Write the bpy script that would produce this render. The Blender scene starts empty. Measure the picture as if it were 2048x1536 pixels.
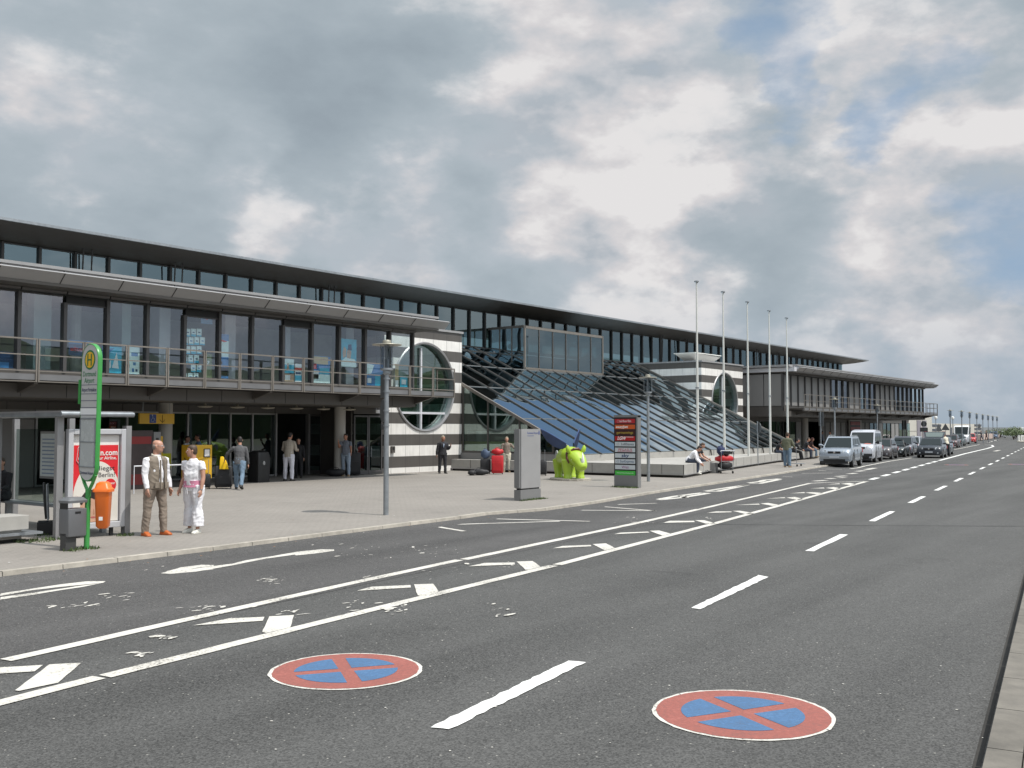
import bpy, bmesh, math, random
from mathutils import Vector, Matrix, noise
R = math.radians
random.seed(7)
scene = bpy.context.scene
col = scene.collection
# ---------------------------------------------------------------- camera
ZC = 2.12; PITCH = 2.5766; HEAD = 37.676
cam = bpy.data.objects.new('camera', bpy.data.cameras.new('camera')); col.objects.link(cam)
cam.location = (0, 0, ZC); cam.rotation_euler = (R(90+PITCH), 0, R(HEAD-90))
cam.data.lens = 2000/2048*36; cam.data.sensor_width = 36; cam.data.clip_end = 5000; cam.data.clip_start = .1
scene.camera = cam
# ---------------------------------------------------------------- sun, exposure, sky
SUN = Vector((.064, -.465, .883)).normalized()
sun = bpy.data.objects.new('sun', bpy.data.lights.new('sun', 'SUN')); col.objects.link(sun)
sun.rotation_euler = SUN.to_track_quat('Z', 'Y').to_euler(); sun.location = (0, -30, 60)
sun.data.energy = 3.4; sun.data.angle = R(.55); sun.data.color = (1, .955, .88)
scene.view_settings.view_transform = 'Standard'; scene.view_settings.look = 'None'
scene.view_settings.exposure = .22; scene.view_settings.gamma = 1
scene.render.engine = 'CYCLES'

class NT:
    """small node tree helper"""
    def __init__(s, tree): s.t = tree; s.n = tree.nodes; s.l = tree.links
    def new(s, ty, ins=None, **kw):
        n = s.n.new(ty)
        for k, v in kw.items(): setattr(n, k, v)
        for k, v in (ins or {}).items(): s.put(n, k, v)
        return n
    def put(s, n, k, v):
        if isinstance(v, bpy.types.Node): v = v.outputs[0]
        if isinstance(v, bpy.types.NodeSocket): s.l.new(v, n.inputs[k])
        else: n.inputs[k].default_value = v
    def math(s, op, a, b=0., c=0.):
        n = s.n.new('ShaderNodeMath'); n.operation = op
        for i, v in enumerate((a, b, c)): s.put(n, i, v)
        return n.outputs[0]
    def mix(s, f, a, b, blend='MIX'):
        n = s.n.new('ShaderNodeMix'); n.data_type = 'RGBA'; n.blend_type = blend
        s.put(n, 0, f); s.put(n, 6, a); s.put(n, 7, b); return n.outputs[2]
    def ramp(s, f, stops, interp='LINEAR'):
        n = s.n.new('ShaderNodeValToRGB'); r = n.color_ramp; r.interpolation = interp
        while len(r.elements) < len(stops): r.elements.new(.5)
        for e, (p, c) in zip(r.elements, stops): e.position = p; e.color = c if len(c) == 4 else (*c, 1)
        s.put(n, 0, f); return n.outputs[0]

def c4(c): return (*c, 1) if len(c) == 3 else c
def srgb(r, g, b):
    f = lambda v: (v/255/12.92 if v/255 <= .04045 else ((v/255+.055)/1.055)**2.4)
    return (f(r), f(g), f(b), 1)

def build_world():
    w = bpy.data.worlds.new('World'); scene.world = w; w.use_nodes = True
    T = NT(w.node_tree); T.n.clear()
    sky = T.new('ShaderNodeTexSky', sky_type='NISHITA', sun_disc=False, sun_elevation=math.asin(SUN.z),
                sun_rotation=math.atan2(SUN.x, SUN.y), air_density=1.2, dust_density=1.5, ozone_density=1)
    clear = T.mix(1., sky.outputs[0], (.085, .085, .085, 1), 'MULTIPLY')
    tc = T.new('ShaderNodeTexCoord'); d = tc.outputs['Generated']
    sep = T.new('ShaderNodeSeparateXYZ', {0: d}); z = sep.outputs[2]
    zz = T.math('MAXIMUM', T.math('ADD', z, .75), .05)
    # cloud deck: direction divided by height gives a mild flattening towards the horizon
    pl = T.new('ShaderNodeCombineXYZ', {0: T.math('DIVIDE', sep.outputs[0], zz), 1: T.math('DIVIDE', sep.outputs[1], zz), 2: T.math('MULTIPLY', z, 1.45)})
    def nz(scale, detail, rough, off, dist=0., out=0):
        mp = T.new('ShaderNodeMapping', {0: pl}); mp.inputs[1].default_value = off
        return T.new('ShaderNodeTexNoise', {'Vector': mp, 'Scale': scale, 'Detail': detail, 'Roughness': rough, 'Distortion': dist}).outputs[out]
    o1 = (7.3, 2.2, 4.)
    med = nz(5.4, 11, .56, o1); med_b = nz(5.4, 5, .54, (o1[0]-.03, o1[1]+.03, o1[2]+.085)); soft = nz(2.4, 5, .5, (2.1, 5.2, 1)); fine = nz(11., 8, .62, (1.3, 9.2, 2))
    wv = nz(4.2, 6, .55, (4.4, 1.7, 8.), 0., 1)
    dd = T.new('ShaderNodeVectorMath', {0: wv, 1: (.5, .5, .5)}, operation='SUBTRACT')
    dd = T.new('ShaderNodeVectorMath', {0: dd, 'Scale': .30}, operation='SCALE')
    dw = T.new('ShaderNodeVectorMath', {0: d, 1: dd}, operation='ADD'); dw = T.new('ShaderNodeVectorMath', {0: dw}, operation='NORMALIZE').outputs[0]
    # large masses of the cloudy sky, each a soft ragged lobe round one direction
    def lobe(az, el, r, soft, src=None):
        v = Vector((math.cos(R(el))*math.cos(R(az)), math.cos(R(el))*math.sin(R(az)), math.sin(R(el))))
        dp = T.new('ShaderNodeVectorMath', {0: src or dw, 1: v}, operation='DOT_PRODUCT').outputs['Value']
        return T.new('ShaderNodeMapRange', {0: dp, 1: math.cos(R(r+soft)), 2: math.cos(R(max(r-soft, 0)))}, interpolation_type='SMOOTHSTEP').outputs[0]
    def add(v, L):
        for (az, el, r, s_, wgt) in L: v = T.math('MULTIPLY_ADD', lobe(az, el, r, s_), wgt, v)
        return v
    fac = T.math('MULTIPLY_ADD', med, .8, T.math('MULTIPLY', fine, .2))
    bil = add(T.math('MULTIPLY_ADD', T.math('SUBTRACT', fac, .5), 3.4, .56), BRIGHT)      # where the sunlit heaps stand
    under = add(T.math('MULTIPLY_ADD', T.math('SUBTRACT', soft, .5), 1.1, T.math('MULTIPLY_ADD', T.math('SUBTRACT', fac, .5), 1.7, .74)), [(a, b, c, e_, w_*.75) for a, b, c, e_, w_ in BRIGHT])
    grey = T.ramp(under, [(.0, srgb(141, 152, 162)), (.35, srgb(157, 169, 178)), (.65, srgb(171, 182, 190)), (1., srgb(190, 198, 206))])
    relief = T.math('SUBTRACT', med, med_b)
    lit = T.math('MULTIPLY_ADD', relief, 4.2, T.math('MULTIPLY_ADD', T.math('SUBTRACT', bil, .6), .30, .52))
    heap = T.ramp(lit, [(.1, srgb(174, 182, 190)), (.42, srgb(196, 199, 204)), (.72, srgb(212, 210, 212)), (1., srgb(228, 226, 226))])
    hm = T.new('ShaderNodeMapRange', {0: bil, 1: .38, 2: 1.08}, interpolation_type='SMOOTHSTEP').outputs[0]
    cloud = T.mix(hm, grey, heap)
    cov = add(T.math('MULTIPLY_ADD', T.math('SUBTRACT', fac, .5), 2.4, 1.84), GAPS)
    cov = T.math('MINIMUM', T.math('MAXIMUM', cov, 0.), 1.)
    blue = T.mix(T.new('ShaderNodeMapRange', {0: z, 1: .34, 2: .44, 3: .85, 4: .35}).outputs[0], clear, srgb(150, 176, 204))
    c = T.mix(cov, blue, cloud)
    # pale grey-blue air low over the horizon
    hz = T.new('ShaderNodeMapRange', {0: z, 1: .0, 2: .15, 3: 1., 4: 0.}, interpolation_type='SMOOTHSTEP').outputs[0]
    c = T.mix(T.math('MULTIPLY', hz, .72), c, srgb(161, 176, 191))
    # extra sky brightness added round the sun, high behind the camera, to fill shadows
    az, el = math.degrees(math.atan2(SUN.y, SUN.x)), math.degrees(math.asin(SUN.z))
    glow = T.math('MULTIPLY_ADD', lobe(az, el, 38, 30, d), SKYFILL, 1.)
    glow = T.math('MULTIPLY', glow, EXPK)
    c = T.mix(1., c, T.new('ShaderNodeCombineColor', {0: glow, 1: glow, 2: glow}), 'MULTIPLY')
    g = T.new('ShaderNodeMapRange', {0: z, 1: -.02, 2: 0.}).outputs[0]
    c = T.mix(g, (.11, .105, .10, 1), c)
    T.new('ShaderNodeOutputWorld', {0: T.new('ShaderNodeBackground', {0: c, 1: 1.})})
SKYFILL = 2.2; EXPK = .86
# (azimuth from +x towards +y, elevation, radius, softness, weight), degrees
BRIGHT = [(36.1, 19.5, 7.4, 5.7, 0.30), (31.2, 14.7, 5.1, 4.9, 0.20), (20.3, 14.9, 9.4, 7.4, 0.20), (44.6, 9.5, 3.1, 2.0, 0.42), (52.4, 10.4, 2.3, 1.7, 0.34), (56.8, 16.3, 3.1, 3.1, 0.22), (63.9, 14.1, 2.6, 2.6, 0.3), (55.0, 13.8, 1.7, 1.4, 0.2), (15.2, 7.1, 5.7, 3.1, 0.26), (29.0, 10.6, 4.3, 3.1, 0.12), (57.6, 20.6, 12.0, 5.4, -0.2), (45.2, 22.1, 4.3, 2.6, -0.18), (52.4, 12.0, 12.0, 2.0, -0.12), (37.8, 9.9, 2.9, 2.6, -0.22), (27.9, 16.9, 2.3, 1.7, -0.34), (20.3, 10.2, 5.7, 2.6, -0.14), (46.9, 19.3, 5.7, 4.3, -0.1)]
GAPS = [(20.6, 20.8, 2.1, 1.8, -1.35), (27.3, 19.2, 1.7, 1.1, -0.7), (14.5, 17.5, 2.0, 1.7, -.85), (17.5, 16.4, 1.7, 1.1, -0.7), (11.4, 11.9, 2.9, 2.6, -1.1), (29.8, 21.6, 2.6, 1.7, -0.3), (15.7, 19.8, 2.6, 1.7, -0.4), (12.6, 4.1, 7.1, 2.9, -0.6), (24.3, 7.2, 7.1, 2.6, -0.3), (-70, 55, 45, 20, -.35), (24, 34, 9, 4.0, -2.3), (45, 36, 9, 5, -.6)]
build_world()

# ---------------------------------------------------------------- measuring: a pixel of the photograph to a point of the place
def _ray(px, py):
    p = R(PITCH); t = R(HEAD); cp, sp, c, s = math.cos(p), math.sin(p), math.cos(t), math.sin(t)
    a = (px-1024)/2000; b = (768-py)/2000
    return Vector((c*cp+a*s-b*c*sp, s*cp-a*c-b*s*sp, sp+b*cp))
def G(px, py, z=.12):
    d = _ray(px, py); t = (z-ZC)/d.z; return Vector((d.x*t, d.y*t, z))
def PY(px, py, Y):
    d = _ray(px, py); t = Y/d.y; return Vector((d.x*t, Y, ZC+d.z*t))

# ---------------------------------------------------------------- materials
MATS = {}
def mat(name, color, rough=.6, metal=0., var=.0, scale=3., bump=0., bscale=None, spec=.5, coat=0., emit=None, trans=0., detail=4):
    """procedural Principled material; var = noise variation of the base colour"""
    if name in MATS: return MATS[name]
    m = bpy.data.materials.new(name); m.use_nodes = True; T = NT(m.node_tree); T.n.clear()
    b = T.new('ShaderNodeBsdfPrincipled'); o = T.new('ShaderNodeOutputMaterial'); T.l.new(b.outputs[0], o.inputs[0])
    b.inputs['Roughness'].default_value = rough; b.inputs['Metallic'].default_value = metal
    b.inputs['Specular IOR Level'].default_value = spec; b.inputs['Coat Weight'].default_value = coat
    b.inputs['Coat Roughness'].default_value = .04
    tc = T.new('ShaderNodeTexCoord')
    if var:
        n1 = T.new('ShaderNodeTexNoise', {'Vector': tc.outputs['Object'], 'Scale': scale, 'Detail': detail, 'Roughness': .6})
        n2 = T.new('ShaderNodeTexNoise', {'Vector': tc.outputs['Object'], 'Scale': scale*.17, 'Detail': 3.})
        f = T.math('MULTIPLY_ADD', n2.outputs[0], .5, T.math('MULTIPLY', n1.outputs[0], .5))
        f = T.new('ShaderNodeMapRange', {0: f, 1: .33, 2: .67})
        lo = tuple(v*(1-var) for v in color[:3])+(1,); hi = tuple(min(1, v*(1+var)) for v in color[:3])+(1,)
        T.put(b, 'Base Color', T.mix(f.outputs[0], lo, hi))
        rn = T.new('ShaderNodeMapRange', {0: n1.outputs[0], 1: .3, 2: .7, 3: max(rough-.07, .02), 4: min(rough+.09, 1)})
        T.put(b, 'Roughness', rn.outputs[0])
    else: b.inputs['Base Color'].default_value = c4(color)
    if bump:
        nb = T.new('ShaderNodeTexNoise', {'Vector': tc.outputs['Object'], 'Scale': bscale or scale*4, 'Detail': 5.})
        bp = T.new('ShaderNodeBump', {'Height': nb.outputs[0], 'Strength': .6, 'Distance': bump}); T.put(b, 'Normal', bp)
    if emit: b.inputs['Emission Color'].default_value = c4(color); b.inputs['Emission Strength'].default_value = emit
    MATS[name] = m; return m

def glass(name, tint=(.75, .85, .83), refl=(1, 1, 1), ior=1.7, rough=.0, wave=.0, dirt=0.):
    """pane: clear tinted see-through mixed with a mirror by Fresnel"""
    if name in MATS: return MATS[name]
    m = bpy.data.materials.new(name); m.use_nodes = True; T = NT(m.node_tree); T.n.clear()
    tr = T.new('ShaderNodeBsdfTransparent', {0: c4(tint)}); gl = T.new('ShaderNodeBsdfGlossy', {0: c4(refl), 'Roughness': rough})
    fr = T.new('ShaderNodeFresnel', {0: ior})
    if wave:
        tc = T.new('ShaderNodeTexCoord')
        nb = T.new('ShaderNodeTexNoise', {'Vector': tc.outputs['Object'], 'Scale': .55, 'Detail': 1.})
        bp = T.new('ShaderNodeBump', {'Height': nb.outputs[0], 'Strength': 1., 'Distance': wave})
        T.put(gl, 'Normal', bp); T.put(fr, 'Normal', bp)
    bk = T.new('ShaderNodeNewGeometry').outputs['Backfacing']
    f1 = T.math('MULTIPLY', fr.outputs[0], T.math('SUBTRACT', 1., bk))
    mx = T.new('ShaderNodeMixShader', {0: f1, 1: tr, 2: gl}); out = mx
    if dirt:
        df = T.new('ShaderNodeBsdfDiffuse', {0: (.5, .5, .48, 1)}); out = T.new('ShaderNodeMixShader', {0: dirt, 1: mx, 2: df})
    T.new('ShaderNodeOutputMaterial', {0: out})
    MATS[name] = m; return m

def coords(T, kind='Object'): return T.new('ShaderNodeTexCoord').outputs[kind]
def special(name, fn):
    if name in MATS: return MATS[name]
    m = bpy.data.materials.new(name); m.use_nodes = True; T = NT(m.node_tree); T.n.clear()
    b = T.new('ShaderNodeBsdfPrincipled'); o = T.new('ShaderNodeOutputMaterial'); T.l.new(b.outputs[0], o.inputs[0])
    fn(T, b); MATS[name] = m; return m

ROAD_ANG = math.atan(.150)
def asphalt_fn(base, warm=1.):
    def fn(T, b):
        v = coords(T)
        big = T.new('ShaderNodeTexNoise', {'Vector': v, 'Scale': .22, 'Detail': 5., 'Roughness': .6}).outputs[0]
        mp = T.new('ShaderNodeMapping', {0: v}); mp.inputs[2].default_value = (0, 0, -ROAD_ANG); mp.inputs[3].default_value = (.05, .9, 1)
        trk = T.new('ShaderNodeTexNoise', {'Vector': mp, 'Scale': 1.2, 'Detail': 3.}).outputs[0]
        n = T.new('ShaderNodeTexNoise', {'Vector': v, 'Scale': 60., 'Detail': 3., 'Roughness': .7}).outputs[0]
        vo = T.new('ShaderNodeTexVoronoi', {'Vector': v, 'Scale': 75.})
        vo2 = T.new('ShaderNodeTexVoronoi', {'Vector': v, 'Scale': 17.})
        f = T.math('MULTIPLY_ADD', T.math('SUBTRACT', big, .5), .55, 1.)
        f = T.math('MULTIPLY_ADD', T.math('SUBTRACT', trk, .5), .75, f)
        mr = T.new('ShaderNodeMapping', {0: v}); mr.inputs[2].default_value = (0, 0, -ROAD_ANG)
        yy = T.new('ShaderNodeSeparateXYZ', {0: mr}).outputs[1]
        wt = T.math('SINE', T.math('MULTIPLY_ADD', yy, 3.5, T.math('MULTIPLY', big, 1.2)))      # wheel tracks
        f = T.math('MULTIPLY_ADD', wt, .045, f)
        st = T.new('ShaderNodeTexNoise', {'Vector': v, 'Scale': .9, 'Detail': 7., 'Roughness': .7, 'Distortion': .6}).outputs[0]
        stain = T.new('ShaderNodeMapRange', {0: st, 1: .60, 2: .72, 3: 1., 4: .74}).outputs[0]
        f = T.math('MULTIPLY', f, stain)
        f = T.math('MULTIPLY_ADD', T.math('SUBTRACT', n, .5), 1.2, f)
        sepc = T.new('ShaderNodeSeparateColor', {0: vo.outputs['Color']}).outputs[0]
        f = T.math('MULTIPLY_ADD', T.math('SUBTRACT', sepc, .5), .8, f)
        base_c = T.mix(1., base, T.new('ShaderNodeCombineColor', {0: f, 1: f, 2: f}), 'MULTIPLY')
        s2 = T.new('ShaderNodeSeparateColor', {0: vo2.outputs['Color']})
        small = T.math('LESS_THAN', vo2.outputs['Distance'], .13)
        pick = T.math('MULTIPLY', T.math('GREATER_THAN', s2.outputs[1], .72), small)
        base_c = T.mix(T.math('MULTIPLY', pick, .8), base_c, (.32, .31, .28, 1))
        T.put(b, 'Base Color', base_c); b.inputs['Roughness'].default_value = .82
        b.inputs['Specular IOR Level'].default_value = .35
        bp = T.new('ShaderNodeBump', {'Height': n, 'Strength': .5, 'Distance': .006}); T.put(b, 'Normal', bp)
    return fn
M_ROAD = special('asphalt', asphalt_fn((.075, .0745, .0725, 1)))
M_LANE = special('asphalt_worn_lane', asphalt_fn((.072, .070, .069, 1)))

def paving_fn(T, b):
    v = coords(T)
    br = T.new('ShaderNodeTexBrick', {'Vector': v, 'Color1': (.236, .217, .196, 1), 'Color2': (.226, .208, .188, 1), 'Mortar': (.185, .17, .153, 1), 'Scale': 1.,
               'Mortar Size': .008, 'Mortar Smooth': .3, 'Brick Width': .20, 'Row Height': .10})
    n = T.new('ShaderNodeTexNoise', {'Vector': v, 'Scale': .35, 'Detail': 6., 'Roughness': .65}).outputs[0]
    n2 = T.new('ShaderNodeTexNoise', {'Vector': v, 'Scale': 14., 'Detail': 4., 'Roughness': .7}).outputs[0]
    f = T.math('MULTIPLY_ADD', T.math('SUBTRACT', n, .5), .5, T.math('MULTIPLY_ADD', T.math('SUBTRACT', n2, .5), .45, 1.))
    sp = T.new('ShaderNodeTexVoronoi', {'Vector': v, 'Scale': 2.3}); sc = T.new('ShaderNodeSeparateColor', {0: sp.outputs['Color']})
    gum = T.math('MULTIPLY', T.math('LESS_THAN', sp.outputs['Distance'], .055), T.math('GREATER_THAN', sc.outputs[0], .5))
    f = T.math('MULTIPLY', f, T.math('SUBTRACT', 1., T.math('MULTIPLY', gum, .35)))
    st = T.new('ShaderNodeTexNoise', {'Vector': v, 'Scale': .8, 'Detail': 7., 'Roughness': .7, 'Distortion': .8}).outputs[0]
    f = T.math('MULTIPLY', f, T.new('ShaderNodeMapRange', {0: st, 1: .58, 2: .74, 3: 1., 4: .80}).outputs[0])
    T.put(b, 'Base Color', T.mix(1., br.outputs[0], T.new('ShaderNodeCombineColor', {0: f, 1: f, 2: f}), 'MULTIPLY'))
    b.inputs['Roughness'].default_value = .85
    bp = T.new('ShaderNodeBump', {'Height': br.outputs['Fac'], 'Strength': .3, 'Distance': .004}); bp.invert = True; T.put(b, 'Normal', bp)
M_PAVE = special('block_paving', paving_fn)

def paint_fn(T, b):
    v = coords(T)
    n = T.new('ShaderNodeTexNoise', {'Vector': v, 'Scale': 30., 'Detail': 5., 'Roughness': .7}).outputs[0]
    n2 = T.new('ShaderNodeTexNoise', {'Vector': v, 'Scale': 1.3, 'Detail': 4.}).outputs[0]
    f = T.math('MULTIPLY_ADD', T.math('SUBTRACT', n2, .5), .5, n)
    T.put(b, 'Base Color', T.ramp(f, [(.33, (.10, .097, .09)), (.38, (.42, .40, .36)), (.5, (.56, .54, .495)), (.8, (.64, .62, .58))]))
    b.inputs['Roughness'].default_value = .7
M_PAINT = special('road_paint', paint_fn)
def paint2_fn(T, b):
    v = coords(T)
    n = T.new('ShaderNodeTexNoise', {'Vector': v, 'Scale': 45., 'Detail': 4., 'Roughness': .7}).outputs[0]
    T.put(b, 'Base Color', T.ramp(n, [(.27, (.3, .3, .28)), (.34, (.64, .64, .62)), (.8, (.77, .77, .75))])); b.inputs['Roughness'].default_value = .65
M_PAINT2 = special('road_paint_fresh', paint2_fn)
M_CONC = mat('concrete_kerb', (.36, .33, .285), .85, var=.3, scale=7, bump=.003)
M_CONCR = mat('weathered_kerb', (.15, .138, .12), .9, var=.3, scale=6, bump=.003)
M_SPAN = mat('spandrel_panel', (.105, .098, .092), .5, .1, var=.08, scale=1.5)
M_EDGE = mat('deck_edge_channel', (.17, .17, .175), .45, .3, var=.1)
M_BENCH = mat('pale_cast_concrete', (.34, .328, .305), .8, var=.1, scale=5, bump=.002)
M_DGREY = mat('dark_grey_metal', (.075, .068, .062), .45, var=.12, scale=3)
M_MULL = mat('window_mullion_metal', (.088, .085, .086), .45, .3, var=.08)
M_MULLD = mat('dark_mullion', (.02, .02, .02), .5, var=.1)
M_RAIL = mat('railing_metal', (.24, .215, .19), .4, .5, var=.1)
M_ALU = mat('grey_aluminium', (.34, .335, .34), .38, .55, var=.06, scale=2)
M_ALUD = mat('grey_clad_panel', (.20, .20, .20), .5, .2, var=.07, scale=1.5)
M_FASC = mat('roof_edge_sheet', (.66, .66, .69), .4, .3, var=.05)
M_FASCD = mat('fascia_panel', (.32, .315, .315), .45, .2, var=.06)
M_SOFF = mat('soffit_panel', (.10, .092, .084), .6, var=.1, scale=2)
M_ROOFD = mat('dark_roof_soffit', (.030, .028, .025), .55, var=.15, scale=.8)
M_GALV = mat('galvanised_steel', (.30, .32, .34), .42, .6, var=.18, scale=8)
M_WHITEM = mat('white_lacquered_metal', (.78, .78, .74), .35, var=.05)
M_BLACK = mat('black_plastic', (.012, .012, .013), .45, var=.2)
M_RUBBER = mat('rubber', (.018, .018, .018), .8, var=.2)
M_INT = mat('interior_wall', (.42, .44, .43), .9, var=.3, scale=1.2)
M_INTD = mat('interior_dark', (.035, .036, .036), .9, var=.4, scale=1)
M_INTF = mat('interior_floor', (.12, .115, .105), .5, var=.3, scale=1)
G_CLER = glass('clerestory_glass', (.45, .55, .55), (.62, .78, .84), 3.2, wave=.004)
G_UP = glass('shop_window_glass', (.93, .97, .97), (.90, .92, 1.), 2.5, wave=.006)
G_DARK = glass('entrance_glass', (.55, .64, .63), (.75, .86, .88), 2.1, wave=.004)
G_SLOPE = glass('sloped_glass', (.30, .36, .36), (.78, .92, 1.), 18., wave=.035)
G_TOWER = glass('oval_window_glass', (.72, .86, .82), (.78, .95, .90), 3.0, wave=.003)
G_CAR = glass('car_glass', (.32, .38, .37), (.95, 1, 1), 1.6)

def stripe_fn(along, top=6.87):
    def fn(T, b):
        v = coords(T); s = T.new('ShaderNodeSeparateXYZ', {0: v}); u = s.outputs[along]; z = s.outputs[2]
        k = T.math('MULTIPLY', T.math('SUBTRACT', top, z), 2.)
        even = T.math('LESS_THAN', T.math('FRACT', T.math('MULTIPLY', k, .5)), .5)
        n = T.new('ShaderNodeTexNoise', {'Vector': v, 'Scale': 2., 'Detail': 6.}).outputs[0]
        ms = T.new('ShaderNodeMapping', {0: v}); ms.inputs[3].default_value = (6., 6., .5)
        n3 = T.new('ShaderNodeTexNoise', {'Vector': ms, 'Scale': 1.5, 'Detail': 5.}).outputs[0]
        f = T.math('MULTIPLY_ADD', T.math('SUBTRACT', n3, .5), .30, T.math('MULTIPLY_ADD', T.math('SUBTRACT', n, .5), .4, 1.))
        c = T.mix(even, (.70, .68, .65, 1), (.085, .078, .072, 1))
        c = T.mix(1., c, T.new('ShaderNodeCombineColor', {0: f, 1: f, 2: f}), 'MULTIPLY')
        jx = T.math('LESS_THAN', T.math('ABSOLUTE', T.math('SUBTRACT', T.math('FRACT', T.math('DIVIDE', T.math('ADD', u, .04), .94)), .5)), .012)
        jz = T.math('LESS_THAN', T.math('ABSOLUTE', T.math('SUBTRACT', T.math('FRACT', T.math('ADD', k, .5)), .5)), .018)
        j = T.math('MAXIMUM', jx, jz)
        T.put(b, 'Base Color', T.mix(T.math('MULTIPLY', j, .55), c, (.03, .03, .03, 1))); b.inputs['Roughness'].default_value = .5
    return fn
M_STRX = special('striped_stone_front', stripe_fn(0)); M_STRY = special('striped_stone_side', stripe_fn(1))

# ---------------------------------------------------------------- mesh builder
class MB:
    def __init__(s): s.v = []; s.f = []; s.mi = []; s.m = []; s.cur = 0
    def use(s, m):
        if m not in s.m: s.m.append(m)
        s.cur = s.m.index(m); return s
    def add(s, vs, fs):
        o = len(s.v); s.v += [tuple(p) for p in vs]
        for f in fs: s.f.append([o+i for i in f]); s.mi.append(s.cur)
        return s
    def box(s, x0, y0, z0, x1, y1, z1, M=None):
        vs = [Vector(p) for p in ((x0,y0,z0),(x1,y0,z0),(x1,y1,z0),(x0,y1,z0),(x0,y0,z1),(x1,y0,z1),(x1,y1,z1),(x0,y1,z1))]
        if M: vs = [M @ p for p in vs]
        return s.add(vs, [(0,3,2,1),(4,5,6,7),(0,1,5,4),(1,2,6,5),(2,3,7,6),(3,0,4,7)])
    def bar(s, a, b, w, h=None, up=(0,0,1)):
        """square bar from a to b"""
        a = Vector(a); b = Vector(b); h = h or w; d = (b-a).normalized(); u = Vector(up)
        if abs(d.dot(u)) > .99: u = Vector((0,1,0))
        r = d.cross(u).normalized()*w/2; q = r.cross(d).normalized()*h/2
        vs = [p+i*r+j*q for p in (a,b) for i,j in ((-1,-1),(1,-1),(1,1),(-1,1))]
        return s.add(vs, [(0,1,2,3),(7,6,5,4),(0,4,5,1),(1,5,6,2),(2,6,7,3),(3,7,4,0)])
    def tube(s, pts, r, n=8, caps=True):
        """round tube through points; r number or list"""
        pts = [Vector(p) for p in pts]; rs = r if isinstance(r, (list, tuple)) else [r]*len(pts)
        rings = []; o = len(s.v); prev = None
        for i, p in enumerate(pts):
            d = (pts[min(i+1, len(pts)-1)]-pts[max(i-1, 0)]).normalized()
            u = prev if prev is not None else (Vector((0,0,1)) if abs(d.z) < .9 else Vector((1,0,0)))
            a = (u-d*u.dot(d)).normalized(); prev = a; b = d.cross(a)
            for k in range(n):
                t = 2*math.pi*k/n; s.v.append(tuple(p+(a*math.cos(t)+b*math.sin(t))*rs[i]))
        for i in range(len(pts)-1):
            for k in range(n):
                s.f.append([o+i*n+k, o+i*n+(k+1)%n, o+(i+1)*n+(k+1)%n, o+(i+1)*n+k]); s.mi.append(s.cur)
        if caps:
            s.f.append([o+k for k in range(n)][::-1]); s.mi.append(s.cur)
            s.f.append([o+(len(pts)-1)*n+k for k in range(n)]); s.mi.append(s.cur)
        return s
    def cyl(s, x, y, z0, z1, r, n=16, r2=None): return s.tube([(x,y,z0),(x,y,z1)], [r, r if r2 is None else r2], n)
    def lathe(s, prof, n=20, M=None, c=(0,0,0)):
        o = len(s.v); c = Vector(c)
        for r, z in prof:
            for k in range(n):
                t = 2*math.pi*k/n; p = Vector((r*math.cos(t), r*math.sin(t), z))
                p = (M @ p if M else p)+c; s.v.append(tuple(p))
        for i in range(len(prof)-1):
            for k in range(n): s.f.append([o+i*n+k, o+i*n+(k+1)%n, o+(i+1)*n+(k+1)%n, o+(i+1)*n+k]); s.mi.append(s.cur)
        s.f.append([o+k for k in range(n)][::-1]); s.mi.append(s.cur)
        s.f.append([o+(len(prof)-1)*n+k for k in range(n)]); s.mi.append(s.cur)
        return s
    def prism(s, poly, ext):
        """closed polygon (3D points) pushed along ext"""
        e = Vector(ext); n = len(poly); ps = [Vector(p) for p in poly]
        return s.add(ps+[p+e for p in ps], [list(range(n))[::-1], list(range(n, 2*n))]+[(i, (i+1)%n, n+(i+1)%n, n+i) for i in range(n)])
    def flat(s, poly): return s.add(poly, [list(range(len(poly)))])
    def xf(s, M):
        s.v = [tuple(M @ Vector(p)) for p in s.v]; return s
    def build(s, name, m=None, parent=None, smooth=False, bevel=0., seg=2, loc=None):
        me = bpy.data.meshes.new(name)
        me.from_pydata(s.v, [], s.f)
        for mm in (s.m or [m]): me.materials.append(mm)
        if s.m: me.polygons.foreach_set('material_index', s.mi)
        me.update()
        bm = bmesh.new(); bm.from_mesh(me); bmesh.ops.recalc_face_normals(bm, faces=bm.faces)
        if bevel:
            ed = [e for e in bm.edges if e.is_manifold and e.calc_face_angle(0) > .5]
            bmesh.ops.bevel(bm, geom=ed, offset=bevel, segments=seg, affect='EDGES', profile=.6)
        bm.to_mesh(me); bm.free()
        if smooth: smooth_mesh(me, smooth if isinstance(smooth, (int, float)) and smooth is not True else 40)
        o = bpy.data.objects.new(name, me); col.objects.link(o)
        if parent: o.parent = parent
        if loc: o.location = loc
        return o
def smooth_mesh(me, ang=40):
    me.polygons.foreach_set('use_smooth', [True]*len(me.polygons))
    bm = bmesh.new(); bm.from_mesh(me)
    for e in bm.edges: e.smooth = (e.calc_face_angle(3.2) < R(ang)) if e.is_manifold else False
    bm.to_mesh(me); bm.free()

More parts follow.
